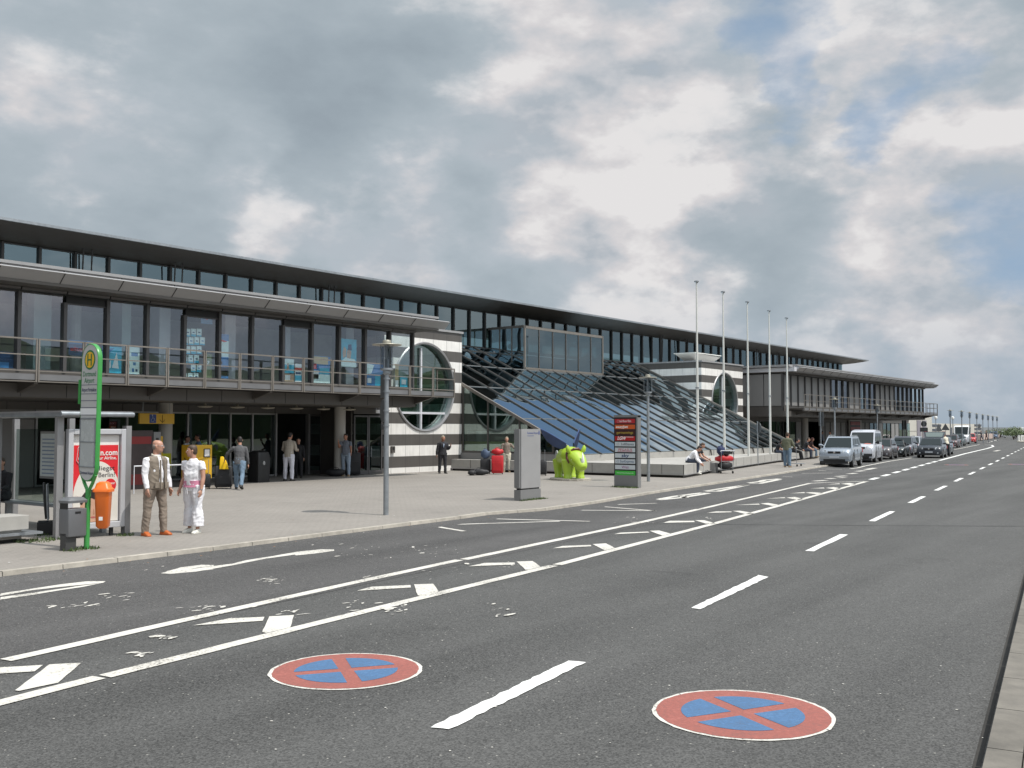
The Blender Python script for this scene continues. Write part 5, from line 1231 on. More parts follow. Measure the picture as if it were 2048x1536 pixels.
p = G(944, 951); soft_bag('duffel_bag', 'smaller black bag with a white tag at the left end of the luggage pile', (p.x, p.y, .12), R(-30), .34, .28, .24, M_BAGB, seed=8)
p = G(1085, 951.5); suitcase('suitcase', 'black trolley case with its handle pulled out, right of the grey stele', (p.x, p.y, .12), R(-60), .36, .28, .64, M_BAGB, .46)
p = G(410.5, 978); suitcase('suitcase', 'small black cabin case with its handle raised behind the woman in white', (p.x, p.y, .12), R(-40), .34, .24, .50, M_BAGB, .48)
p = G(447, 977); BIGC = suitcase('suitcase', 'large black upright suitcase held by the man in the grey shirt', (p.x, p.y, .12), R(-40), .56, .34, .76, M_BAGB)
t = thing('shopping_bag', 'bright yellow plastic bag hanging over the large black suitcase', 'bag', (p.x, p.y, .12), R(-50)); mb = MB()
loft(mb, [rrect(.06,-.22,.15,.035,.02,.66), rrect(.05,-.21,.13,.04,.02,.80), rrect(.01,-.19,.09,.03,.02,.98), rrect(-.03,-.17,.04,.015,.01,1.08)]); mb.build('bag_body', mat('yellow_plastic', (.80,.50,.0), .35, var=.1, scale=9), t, smooth=50)
p = G(706, 951); suitcase('suitcase', 'big black suitcase on its wheels beside the man on the phone', (p.x, p.y, .12), R(-40), .62, .4, .98, M_BAGB)
p = G(722, 950); suitcase('suitcase', 'second black suitcase, pushed against the glass doors', (p.x+.5, p.y+.3, .12), R(-10), .5, .36, .90, M_BAGB)
p = G(671, 953); soft_bag('duffel_bag', 'black holdall on the ground in front of the man on the phone', (p.x, p.y, .12), R(-52), .80, .36, .34, M_BAGB, seed=12)
# --- luggage carts
def cart(label, loc, rz):
    t = thing('luggage_cart', label, 'luggage cart', loc, rz, 'silver luggage carts'); M = M_GALV
    mb = MB()
    for s_ in (-1, 1): mb.tube([(s_*.30,-.42,.13),(s_*.28,.38,.16),(s_*.30,.46,.95),(s_*.30,.40,1.02)], .016, 8); mb.tube([(s_*.30,-.42,.13),(0,-.52,.12)], .016, 8)
    mb.tube([(-.28,.1,.15),(.28,.1,.15)], .014, 6); mb.tube([(-.28,.45,.55),(.28,.45,.55)], .012, 6); mb.build('frame', M, t, smooth=True)
    mb = MB()
    for x in (-.2,-.1,0,.1,.2): mb.tube([(x,-.42,.15),(x,.36,.17)], .008, 6)
    mb.build('deck', M, t)
    MB().tube([(-.34,.44,1.0),(-.34,.50,1.03),(.34,.50,1.03),(.34,.44,1.0)], .02, 8).build('push_bar', mat('pale_grip', (.5,.52,.55), .4), t, smooth=True)
    mb = MB(); mb.box(-.22,.47,.88,.22,.485,.98); mb.build('name_panel', M_BLACK, t)
    for (x, y) in ((-.29,.36), (.29,.36), (0,-.5)): MB().tube([(x-.02,y,.06),(x+.02,y,.06)], .06, 12).build('wheel', M_RUBBER, t)
    return t
p = G(1447, 946.5); C1 = cart('luggage cart piled with dark and red bags, right of the two seated men', (p.x, p.y, .12), R(140))
bx = lambda dx, dy: (p.x+dx*math.cos(R(140))-dy*math.sin(R(140)), p.y+dx*math.sin(R(140))+dy*math.cos(R(140)))
q = bx(-.12, -.1); soft_bag('travel_bag', 'black bag at the bottom of the loaded cart', (*q, .29), R(140), .62, .5, .36, M_BAGB, seed=20, strap=False)
q = bx(-.1, -.1); soft_bag('travel_bag', 'red bag lying across the loaded luggage cart', (*q, .60), R(140), .86, .46, .34, M_BAGR, seed=21, strap=False)
q = bx(.12, 0); soft_bag('rucksack', 'dark blue rucksack on top of the loaded luggage cart', (*q, .92), R(140), .34, .34, .46, mat('navy_cloth', (.02,.03,.09), .7, var=.3, scale=10), seed=22, strap=False)
q = bx(-.14, 0); soft_bag('rucksack', 'small dark bag leaning beside the blue rucksack on the cart', (*q, .92), R(150), .36, .3, .25, M_BAGB, seed=23, strap=False)
p = G(1418, 948); t = thing('grey_crate', 'dark grey box against the terrace between the seated men and the cart', 'box', (p.x+1.0, p.y+.35, .12), R(12)); MB().box(-.25,-.2,0,.35,.2,.46).build('box_body', M_ALUD, t, bevel=.01)
p = G(1592, 932.5); cart('empty luggage cart beside the standing man in olive', (p.x, p.y, .12), R(80))

# --- winged rhino statue: plain generic stand-in
def remesh(mb, name, m, parent, vox=.03, sm=8, fold=0.):
    o = mb.build(name, m, None); md = o.modifiers.new('r', 'REMESH'); md.mode = 'VOXEL'; md.voxel_size = vox; md.use_smooth_shade = True
    if sm: ms = o.modifiers.new('s', 'SMOOTH'); ms.iterations = sm; ms.factor = .5
    dg = bpy.context.evaluated_depsgraph_get(); me = bpy.data.meshes.new_from_object(o.evaluated_get(dg)); me.name = name
    me.materials.clear(); me.materials.append(m); me.polygons.foreach_set('use_smooth', [True]*len(me.polygons))
    if fold:      # cloth folds pressed into the surface
        me.update(); sd = random.uniform(0, 50); cs = [v.co.copy() for v in me.vertices]; ns = [v.normal.copy() for v in me.vertices]
        for v, c, nn in zip(me.vertices, cs, ns):
            q = noise.noise((c.x*16+sd, c.y*16, c.z*5.5)); r_ = 1-abs(noise.noise((c.x*9+sd, c.y*9+3, c.z*13+c.x*8)))*2.2
            v.co = c+nn*fold*(q*.9+max(r_, 0)*.55-.2)
        me.update()
    bpy.data.objects.remove(o); n = bpy.data.objects.new(name, me); col.objects.link(n)
    if parent: n.parent = parent
    return n
t = thing('rhino_statue', 'lime green rhinoceros statue with raised blue wings on a round grey slab', 'statue', (32.65, 22.3, .12), R(-35))
M_LIME = mat('lime_gloss_paint', (.33, .48, .03), .38, var=.04, coat=.3)
mb = MB()   # local: rhino faces -y
Sx = Matrix.Diagonal((1.12, 1.05, 1, 1))
mb.tube([(0,.86,.72),(0,.70,.76),(0,.35,.82),(0,-.10,.86),(0,-.38,.84),(0,-.52,.80)], [.14,.30,.36,.36,.31,.22], 18)
mb.tube([(0,-.30,.86),(.02,-.60,.80),(.06,-.82,.64),(.08,-.98,.50),(.09,-1.06,.45)], [.30,.27,.22,.16,.10], 16)
mb.tube([(.02,-.86,.52),(.05,-.99,.40)], [.17,.12], 12)
for sx, sy, kn in ((-.20,-.32,0), (.20,-.32,0), (-.21,.60,.03), (.21,.60,.03)): mb.tube([(sx,sy,.74),(sx,sy+kn,.42),(sx,sy-.02,.20),(sx,sy-.04,.09),(sx,sy-.05,.03)], [.20,.155,.125,.145,.15], 14)
t.scale = (1.16, 1.0, 1.08); mb.xf(Sx); remesh(mb, 'body', M_LIME, t, .028, 10)
for sx in (-1, 1):
    mb = MB(); mb.tube([(sx*.20,-.56,.98),(sx*.27,-.58,1.08),(sx*.30,-.59,1.20),(sx*.29,-.59,1.27)], [.05,.085,.065,.02], 10); mb.build('ear', M_LIME, t, smooth=True)
    MB().lathe([(.0,0),(.045,.0),(.04,.02),(0.005,.03)], 14).xf(Matrix.Translation((sx*.245+.04,-.74,.76)) @ Matrix.Rotation(R(90*sx), 4, 'Y')).build('eye', M_WHITEM, t)
    # upright wing: tapering curved blade with feathered tips
    wd_ = Vector((-.91, .42, 0)) if sx < 0 else Vector((.35, .30, 0)); prof = [(.0,1.12),(.22,1.12),(.48,1.22),(.70,1.42),(.84,1.64),(.92,1.86),(.72,1.76),(.48,1.62),(.24,1.47),(.02,1.33)]
    sweep = [Vector((sx*.12, .05, 0))+wd_*u+Vector((0, 0, z)) for u, z in prof]; n_ = wd_.cross(Vector((0,0,1))).normalized()*.06
    MB().prism([p_-n_/2 for p_ in sweep], n_).build('wing', mat('wing_navy', (.012,.022,.06), .45, var=.3, scale=5), t, bevel=.012)
    rim = MB().tube([p_ for p_ in sweep[5:]], .024, 8); rim.build('wing_rim', mat('wing_rim_blue', (.02,.055,.16), .4), t, smooth=True)
mb = MB(); mb.tube([(.08,-.98,.58),(.085,-1.08,.72),(.08,-1.09,.88),(.075,-1.06,1.02)], [.085,.06,.035,.008], 12); mb.build('horn', M_WHITEM, t, smooth=True)
mb = MB().use(mat('brown_leather', (.09,.02,.012), .5)); mb.tube([(-.15,-.50,1.05),(-.05,-.56,1.13),(.08,-.56,1.14),(.18,-.50,1.06)], .05, 8); mb.tube([(-.25,-.42,1.0),(-.30,-.55,.80),(-.26,-.62,.62)], [.06,.05,.02], 8); mb.build('cap_strap', None, t, smooth=True)
mb = MB().tube([(0,.95,.78),(.0,1.02,.55),(.02,1.02,.35)], [.04,.025,.03], 8); mb.build('tail', M_LIME, t, smooth=True)
mb = MB(); mb.prism([(.95*math.cos(a)*.72, 1.05*math.sin(a), -.0) for a in [2*math.pi*k/18 for k in range(18)]], (0,0,.07)); mb.build('base_slab', M_CONC, t)
MB().prism([(-.375,.45+.14*math.cos(k),.90+.17*math.sin(k)) for k in [2*math.pi*i/16 for i in range(16)]], (.03,0,0)).build('crest_disc', mat('crest_grey', (.35,.38,.38), .5), t)

# --- far right: parapet, island, bollards, bushes
t = thing('parapet_wall', 'low pinkish parapet wall beyond the walking pair at the far right', 'wall')
p0, p1 = D(1961, 182, .1), D(2000, 245, .1); MB().prism([p0, p1, p1+Vector((-.3,.8,0)), p0+Vector((-.3,.8,0))], (0,0,1.0)).build('wall', mat('pinkish_concrete', (.46,.36,.31), .8, var=.08), t)
isl = []
c = D(2052, 165)
MB().prism([(c.x+8*math.cos(a), c.y+1.5*math.sin(a)+.15*8*math.cos(a), 0) for a in [2*math.pi*k/24 for k in range(24)]], (0,0,.14)).build('traffic_island', M_CONC)['kind'] = 'structure'
for px_, lb in ((2036, 'leftmost white bollard on the traffic island'), (2041.5, 'second white bollard on the traffic island'), (2046.5, 'white bollard at the right edge of the photo')):
    p = D(px_, 163, .14); t = thing('bollard', lb, 'bollard', p, 0, 'white bollards on the far traffic island')
    MB().cyl(0,0,0,1.0,.13,10).build('post', M_WHITEM, t); MB().cyl(0,0,1.0,1.06,.14,10).build('cap', M_SIGNB, t)
p0 = D(2010, 300); t = block('distant_hangar', 'low white roofed hall on the far right horizon', p0.x-10, p0.y-6, p0.x+30, p0.y+40, 0, 2.6, mat('far_white_roof', (.62,.63,.62), .7))
M_LEAF = special('leaf_green', lambda T, b: (T.put(b, 'Base Color', T.ramp(T.new('ShaderNodeTexNoise', {'Vector': coords(T), 'Scale': .9, 'Detail': 4.}).outputs[0], [(.3, (.03,.055,.015)), (.7, (.09,.13,.035))])), b.inputs['Roughness'].__setattr__('default_value', .6)))
def bush(px_, d_, w, h, label, seed):
    rnd = random.Random(seed); p = D(px_, d_, 0); t = thing('tree', label, 'tree', p); mb = MB()
    for _ in range(700):
        a = rnd.uniform(0, 6.283); r = w/2*rnd.random()**.5; z = h*(.3+.65*rnd.random()*(1-(r/(w/2))**2*.6)); c = Vector((r*math.cos(a), r*math.sin(a), z)); s_ = rnd.uniform(.08, .22)
        u = Vector((rnd.uniform(-1,1), rnd.uniform(-1,1), rnd.uniform(-1,1))).normalized()*s_; v = u.orthogonal().normalized()*s_*.6
        mb.flat([c-u, c+v, c+u, c-v])
    mb.build('crown', M_LEAF, t)
    mb = MB()
    for k in range(4): mb.tube([(0,0,0),(rnd.uniform(-.1,.1)*w,rnd.uniform(-.1,.1)*w,h*.4),(rnd.uniform(-.3,.3)*w,rnd.uniform(-.3,.3)*w,h*.8)], [.09,.05,.02], 6)
    mb.build('trunk', mat('bark', (.08,.06,.045), .9, var=.3), t)
bush(1998, 235, 6.5, 2.6, 'low rounded bush behind the far blue car', 3); bush(2030, 215, 4.5, 2.9, 'small bushy tree right of the approaching cars', 4); bush(2026, 200, 4, 2.6, 'shrub just left of the small far tree', 5)
# ================================================================ PEOPLE
SKIN = mat('skin', (.44, .235, .165), .5, var=.10, scale=9); SKIN2 = mat('skin_tanned', (.36, .17, .11), .5, var=.1, scale=9)
def cloth(name, c, r=.8, b=.012, s=3.): return mat('cloth_'+name, c, r, var=.13, scale=5, bump=b, bscale=s*3)
def ell(c, u, v, ru, rv, n=14): return [tuple(c+u*(ru*math.cos(2*math.pi*k/n))+v*(rv*math.sin(2*math.pi*k/n))) for k in range(n)]
def shell(mb, secs):
    """secs: (centre, u, v, ru, rv)"""
    loft(mb, [ell(*s) for s in secs])
def person(label, loc, rz, H=1.75, shirt='grey', trousers='jeans', shoes='shoe_dark', hair='hair_dark', skin=SKIN, lean=3, legs=((4,4,3),(-4,4,3)), arms=((2,9,12,0),(2,9,12,0)),
           head=(0,0), seat=None, sleeves=1., belly=1., wide=1., vox=.016, hairtype='short', skirt=None, jacket=None, pelvis_back=0., legcut=0., extra=None, face=False, untuck=.0, twist=0.):
    t = thing('person', label, 'person', loc, rz)
    X, Y, Z = Vector((1,0,0)), Vector((0,1,0)), Vector((0,0,1))
    hipw, th, sh = .056*H*wide**.5, .243*H, .242*H
    def dirp(a, b=0., side=1): a, b = R(a), R(b); return Vector((math.sin(a)*math.cos(b), side*math.sin(b), -math.cos(a)*math.cos(b)))
    legp = []
    for i, side in enumerate((1, -1)):
        a, k, ab = legs[i]; hip = Vector((0, side*hipw, 0)); kn = hip+dirp(a, ab, side)*th; an = kn+dirp(a-k, ab*.4, side)*sh; legp.append([hip, kn, an])
    if seat is None: dz = -min(p[2].z for p in legp)+.045*H
    else: dz = seat+.055*H
    for p in legp:
        for q in p: q.z += dz
    pel = Vector((0,0,dz)); l = R(lean); up = Vector((math.sin(l),0,math.cos(l))); fw = Vector((math.cos(l),0,-math.sin(l)))
    tw = R(twist); U = (Y*math.cos(tw)-fw*math.sin(tw)); Vv = (fw*math.cos(tw)+Y*math.sin(tw))
    waist = pel+up*.09*H; chest = pel+up*.215*H; neck = pel+up*.318*H; shw = .110*H*wide**.8
    hd_p, hd_y = R(head[0]), R(head[1])
    hf = Vector((math.cos(hd_y)*math.cos(hd_p), math.sin(hd_y)*math.cos(hd_p), -math.sin(hd_p))); hu = Vector((math.cos(hd_y)*math.sin(hd_p), math.sin(hd_y)*math.sin(hd_p), math.cos(hd_p))); hs = hu.cross(hf)
    hc = neck+up*.036*H+hu*.060*H+hf*.012*H; s = H/1.75
    armp = []
    for i, side in enumerate((1, -1)):
        p, ab, e, inw = arms[i]; S0 = neck-up*.045*H+U*(side*shw)
        d1 = dirp(p, ab, side); el_ = S0+d1*.168*H; d2 = dirp(p+e, ab*.5-inw, side); wr = el_+d2*.142*H; armp.append((S0, el_, wr, d2, side))
    def add_torso(mb, g, low=True):
        sec = [(pel-Z*.03*H, Y, X, .088*H*wide+g, .062*H*belly**.5+g)] if low else []
        sec += [(pel+up*.02*H, U, Vv, .094*H*wide+g, .066*H*belly**.6+g), (waist+Vv*.006*belly, U, Vv, .086*H*wide+g, .062*H*belly+g), (pel+up*.15*H+Vv*.01*belly**2*.3, U, Vv, .090*H*wide+g, .064*H*belly+g), (chest, U, Vv, .102*H*wide+g, .066*H+g),
                (neck-up*.055*H, U, Vv, .108*H*wide**.8+g, .058*H+g), (neck-up*.026*H, U, Vv, .088*H*wide**.8+g*.7, .048*H+g), (neck-up*.010*H, U, Vv, .050*H+g*.6, .040*H+g), (neck+up*.01*H, U, Vv, .036*H+g, .034*H+g)]
        shell(mb, sec)
    def add_arm(mb, a, g, to=1., cuff=None):
        S0, E, W_, d2, side = a
        mb.tube([S0-U*side*.03*H, S0, S0.lerp(E, .4), E, E.lerp(W_, .35), W_], [.026*H+g, .030*H+g, .031*H+g, .025*H+g, .0255*H+g, .0165*H+g] , 10) if to >= 1 else mb.tube([S0-U*side*.03*H, S0, S0.lerp(E, to*.5), S0.lerp(E, to)], [.026*H+g, .031*H+g, .031*H+g*1.2, .030*H+g*1.5], 10)
    def add_leg(mb, q, g, cut=0., flare=0.):
        hip, kn, an = q; end = an if not cut else kn.lerp(an, 1-cut)
        mb.tube([hip+Z*.02*H, hip.lerp(kn, .3), hip.lerp(kn, .75), kn, kn.lerp(end, .3), end-Z*(0 if cut else .012*H)], [.060*H*wide**.5+g, .056*H*wide**.4+g, .042*H+g, .037*H+g, .036*H+g+flare*.4, (.023*H if not flare else .026*H)+g+flare], 12)
    # ---- body
    mb = MB(); add_torso(mb, -.006)
    for q in legp: add_leg(mb, q, -.006)
    for a in armp: add_arm(mb, a, 0)
    mb.tube([neck-up*.03*H, neck+up*.03*H, hc-hu*.03*H-hf*.01*H], [.036*H, .033*H, .034*H], 12)
    ks = [(-.066,.012,.018,.024), (-.058,.014,.030,.036), (-.040,.010,.039,.048), (-.015,.004,.0435,.054), (.012,0,.0455,.057), (.038,-.004,.044,.054), (.056,-.006,.034,.043), (.066,-.008,.016,.022)]
    shell(mb, [(hc+hu*a*H+hf*b*H, hs, hf, c*H*.98, d*H) for a, b, c, d in ks])
    mb.tube([hc+hf*.054*H+hu*.012*H, hc+hf*.066*H-hu*.012*H, hc+hf*.054*H-hu*.018*H], [.006*H,.0095*H,.007*H], 8)   # nose
    mb.tube([hc+hf*.048*H-hu*.034*H-hs*.010*H, hc+hf*.054*H-hu*.034*H, hc+hf*.048*H-hu*.034*H+hs*.010*H], [.006*H,.008*H,.006*H], 8)   # lips
    for sd in (-1, 1): mb.tube([hc+hs*sd*.042*H-hu*.016*H, hc+hs*sd*.050*H+hu*.000*H-hf*.004*H, hc+hs*sd*.049*H+hu*.014*H-hf*.006*H], [.007*H,.009*H,.008*H], 8)
    for (S0, E, W_, d2, side) in armp:    # palm, four bent fingers and a thumb
        pd = d2; across = (Vector((0, side, 0))-pd*pd.y*side).normalized() if abs(pd.y) < .9 else X; nrm = pd.cross(across).normalized()
        k1 = W_+pd*.05*H; loft(mb, [ell(W_-pd*.005*H, nrm, across, .017*H, .012*H, 8), ell(W_+pd*.025*H, nrm, across, .025*H, .012*H, 8), ell(k1, nrm, across, .026*H, .010*H, 8)])
        curl = -across*.35
        for j, (off, L) in enumerate(((.0185, .042), (.0065, .047), (-.006, .044), (-.018, .034))):
            b0 = k1+nrm*off*H; m_ = b0+(pd+curl*.6).normalized()*L*.5*H; mb.tube([b0-pd*.01*H, b0, m_, m_+(pd+curl*1.8).normalized()*L*.5*H], [.0062*H,.006*H,.0054*H,.0045*H], 6)
        b0 = W_+pd*.018*H+nrm*.018*H; mb.tube([b0, b0+(pd*.7+nrm*.7).normalized()*.026*H, b0+(pd*.9+nrm*.5+curl*.5).normalized()*.048*H], [.008*H,.007*H,.005*H], 6)
    body = remesh(mb, 'body', skin, t, vox, 2 if vox < .014 else 1)
    # ---- trousers or skirt
    tm = CL[trousers]
    mb = MB()
    fl = .018*s if skirt == 'wide' else .006*s
    for q in legp: add_leg(mb, q, .010*s if skirt != 'wide' else .022*s, legcut, fl if skirt != 'wide' else .055*s)
    shell(mb, [(pel-Z*.045*H, Y, X, .082*H*wide+.012, .066*H*belly**.5+.012), (pel+up*.02*H, U, Vv, .094*H*wide+.012, .066*H*belly**.6+.012), (waist-up*.005*H, U, Vv, .086*H*wide+.010, .062*H*belly+.010)])
    remesh(mb, 'trousers', tm, t, vox, 2, .014)
    # ---- shirt
    mb = MB(); g = .014*s
    add_torso(mb, g, False); bot = pel-up*untuck*H
    shell(mb, [(bot, Y, X, .094*H*wide+.02, .066*H*belly**.6+.022), (pel+up*.03*H, U, Vv, .095*H*wide+.018, .067*H*belly**.6+.018), (waist, U, Vv, .087*H*wide+.016, .063*H*belly+.016), (waist+up*.02*H, U, Vv, .06*H, .05*H)])
    for a in armp:
        if sleeves > 0: add_arm(mb, a, .011*s, 1. if sleeves >= 1 else sleeves*.9)
    remesh(mb, 'shirt', CL[shirt], t, vox, 2, .011)
    if jacket:
        mb = MB(); g = .026*s
        shell(mb, [(pel-up*.035*H, U, Vv, .096*H*wide+.034, .066*H*belly**.6+.032), (pel+up*.05*H, U, Vv, .095*H*wide+.028, .066*H*belly**.7+.028), (waist+up*.04*H, U, Vv, .092*H*wide+g, .063*H*belly+g), (chest, U, Vv, .104*H*wide+g, .066*H+g), (neck-up*.055*H, U, Vv, .116*H*wide**.8+g, .060*H+g), (neck-up*.024*H, U, Vv, .100*H*wide**.8+g*.6, .052*H+g*.9), (neck-up*.004*H, U, Vv, .05*H+g*.6, .040*H+g*.8)])
        if jacket[1]: 
            for a in armp: add_arm(mb, a, .019*s)
        o = remesh(mb, 'vest' if not jacket[1] else 'jacket', CL[jacket[0]], t, vox, 2, .012)
        if not jacket[1]:   # open front of the vest
            bm = bmesh.new(); bm.from_mesh(o.data)
            dl = [v for v in bm.verts if (v.co-chest).dot(Vv) > .03*H and abs((v.co-chest).dot(U)) < .022*H and v.co.z > pel.z+.04*H] + [v for v in bm.verts if abs((v.co-neck).dot(up)) < .02*H and (v.co-neck).length < .05*H]
            bmesh.ops.delete(bm, geom=list(set(dl)), context='VERTS'); bm.to_mesh(o.data); bm.free()
            sm = o.modifiers.new('thickness', 'SOLIDIFY'); sm.thickness = .012
    # ---- shoes
    for i, q in enumerate(legp):
        an = q[2]; a, k, ab = legs[i]; pitch = R(min(0, (a-k)*.55)) if seat is None else 0; yaw = R((ab+4)*(1 if i == 0 else -1))
        M_ = Matrix.Translation(Vector((an.x, an.y, an.z-.045*H))) @ Matrix.Rotation(yaw, 4, 'Z') @ Matrix.Rotation(-pitch, 4, 'Y')
        mb = MB(); loft(mb, [[(x, y*.9, z) for x, y, z in rrect(.03*H*.9, 0, .075*H, .026*H, .024*H, .002, 3)], rrect(.03*H*.9, 0, .076*H, .028*H, .025*H, .014*H, 3), rrect(.018*H, 0, .060*H, .026*H, .022*H, .030*H, 3), rrect(-.005*H, 0, .034*H, .024*H, .020*H, .052*H, 3)])
        mb.xf(M_); mb.build('shoe', CL[shoes], t, smooth=50)
    # ---- hair
    if hairtype != 'none':
        mb = MB()
        if hairtype == 'bald':
            shell(mb, [(hc-hf*.020*H-hu*.035*H, hs, hf, .034*H, .030*H), (hc-hf*.018*H-hu*.01*H, hs, hf, .048*H, .040*H), (hc-hf*.020*H+hu*.012*H, hs, hf, .0475*H, .038*H), (hc-hf*.024*H+hu*.024*H, hs, hf, .034*H, .030*H)])
        elif hairtype == 'long':
            shell(mb, [(hc-hf*.02*H-hu*.085*H, hs, hf, .040*H, .025*H), (hc-hf*.016*H-hu*.04*H, hs, hf, .054*H, .042*H), (hc-hf*.010*H+hu*.005*H, hs, hf, .056*H, .055*H), (hc-hf*.008*H+hu*.045*H, hs, hf, .048*H, .056*H), (hc-hf*.010*H+hu*.074*H, hs, hf, .022*H, .026*H)])
        else:
            shell(mb, [(hc-hf*.026*H-hu*.040*H, hs, hf, .034*H, .026*H), (hc-hf*.018*H-hu*.012*H, hs, hf, .047*H, .042*H), (hc-hf*.010*H+hu*.020*H, hs, hf, .050*H, .052*H), (hc-hf*.006*H+hu*.045*H, hs, hf, .045*H, .054*H), (hc-hf*.007*H+hu*.064*H, hs, hf, .032*H, .040*H), (hc-hf*.008*H+hu*.074*H, hs, hf, .012*H, .016*H)])
        remesh(mb, 'hair', CL[hair], t, max(vox*.8, .009), 1)
    if face:
        for sd in (-1, 1):
            c = hc+hf*.050*H+hs*sd*.018*H+hu*.010*H
            e = MB().use(CL['white']); e.tube([c-hf*.002*H, c+hf*.003*H], [.0075*H, .005*H], 10); e.use(CL['hair_dark']).tube([c+hf*.002*H, c+hf*.0048*H], [.0036*H, .003*H], 8); e.build('eye', None, t)
            MB().bar(c+hu*.012*H-hs*.009*H, c+hu*.013*H+hs*.009*H, .004*H, .003*H).build('eyebrow', CL[hair], t)
        m0 = hc+hf*.0605*H-hu*.0335*H; MB().bar(m0-hs*.013*H, m0+hs*.013*H, .003*H, .0035*H).build('mouth', mat('lip', (.25,.07,.06), .5), t)
        if face == 'glasses':
            g_ = MB()
            for sd in (-1, 1):
                c = hc+hf*.062*H+hs*sd*.018*H+hu*.009*H; pts = [c+hs*.012*H*math.cos(2*math.pi*k/12)+hu*.009*H*math.sin(2*math.pi*k/12) for k in range(13)]; g_.tube(pts, .0013*H, 5)
                g_.tube([c+hs*sd*.012*H, hc+hs*sd*.050*H+hu*.012*H-hf*.002*H], .0012*H, 5)
            g_.tube([hc+hf*.062*H+hs*.006*H+hu*.009*H, hc+hf*.062*H-hs*.006*H+hu*.009*H], .0012*H, 5); g_.build('glasses', M_GALV, t)
    if extra: extra(t, dict(H=H, pel=pel, waist=waist, chest=chest, neck=neck, up=up, U=U, V=Vv, arms=armp, legs=legp, hc=hc, hf=hf, hu=hu, hs=hs, s=s))
    return t
CL = dict(grey=cloth('grey_knit', (.085,.085,.09)), jeans=cloth('blue_denim', (.13,.19,.26)), dkjeans=cloth('dark_denim', (.035,.045,.07)), white=cloth('white_cotton', (.72,.71,.74)), blue=cloth('blue_shirt', (.10,.19,.34)),
  beige=cloth('beige_shirt', (.34,.30,.25)), palewhite=cloth('pale_trousers', (.58,.58,.64)), black=cloth('black_cloth', (.013,.013,.016)), suit=cloth('charcoal_suit', (.022,.022,.026)), khaki=cloth('taupe_cotton', (.225,.180,.145)),
  vest=cloth('taupe_vest', (.20,.165,.13), b=.016), olive=cloth('olive_jacket', (.125,.13,.085), b=.02), brown=cloth('dark_brown_shirt', (.05,.022,.022)), lightblue=cloth('pale_blue_shirt', (.30,.36,.46)), greyblue=cloth('grey_blue_polo', (.17,.19,.23)),
  pink=cloth('pink_print', (.58,.22,.33)), cream=cloth('cream', (.60,.56,.46)), paleblue=cloth('faded_shorts', (.26,.32,.40)),
  shoe_dark=mat('dark_leather', (.02,.018,.016), .5), shoe_orange=mat('orange_leather', (.42,.10,.02), .5), shoe_white=mat('white_leather', (.66,.64,.58), .5), shoe_brown=mat('tan_leather', (.25,.18,.11), .5),
  hair_dark=mat('hair_dark', (.014,.010,.009), .55, var=.4, scale=60), hair_brown=mat('hair_brown', (.055,.033,.02), .6, var=.4, scale=60), hair_grey=mat('hair_grey', (.17,.145,.125), .6, var=.4, scale=60), hair_light=mat('hair_ash', (.26,.22,.16), .6, var=.4, scale=60), hair_red=mat('hair_red', (.10,.03,.02), .6, var=.4, scale=60))
RTA = HEAD-90   # azimuth (deg) of image right; image left = RTA+180, towards camera = HEAD+180
TOCAM = HEAD+180; LEFT = HEAD+90; RIGHT = HEAD-90; AWAY = HEAD
# man in the vest: body three-quarter to the right, head turned to the woman
def vest_extra(t, P):
    H = P['H']
    # shirt collar and a cravat at the neck, vest collar
    c = P['neck']+P['up']*.006*H; mb = MB(); mb.tube([c+P['V']*(.040*H*math.cos(a))+P['U']*(.044*H*math.sin(a))+P['up']*(-.012*H*math.cos(a)) for a in [R(x) for x in range(-150, 151, 30)]], .009*H, 8)
    mb.build('collar', CL['cream'], t, smooth=True)
    for sd in (1, -1):
        q = P['pel']+P['U']*sd*.060*H+P['V']*.100*H; mb = MB(); mb.box(-.05*H/1.75,-.012,-.06,.05*H/1.75,.012,.05, Matrix.Translation(q+P['up']*.012*H) @ Matrix.Rotation(R(90*1), 4, 'Z') @ Matrix.Rotation(R(0), 4, 'X')); mb.build('vest_pocket', CL['vest'], t, bevel=.008)
    s0 = P['chest']+P['V']*.098*H; mb = MB(); mb.bar(s0+P['U']*.024*H+P['up']*.06*H, P['pel']+P['V']*.122*H+P['U']*.030*H-P['up']*.03*H, .028, .02); mb.bar(s0-P['U']*.024*H+P['up']*.06*H, P['pel']+P['V']*.122*H-P['U']*.030*H-P['up']*.03*H, .028, .02); mb.build('vest_edge', CL['vest'], t, bevel=.006)
m1 = G(309, 1071); person('balding man in a taupe vest, white shirt and orange shoes facing the woman in white', m1, R(RIGHT-30), 1.775, 'white', 'khaki', 'shoe_orange', 'hair_grey', SKIN, 1, ((5,3,6),(-4,2,5)),
    ((-2,10,14,0),(4,8,16,0)), (4, 30), jacket=('vest', False), belly=1.35, wide=1.2, vox=.0105, hairtype='bald', face='glasses', extra=vest_extra, untuck=.0)
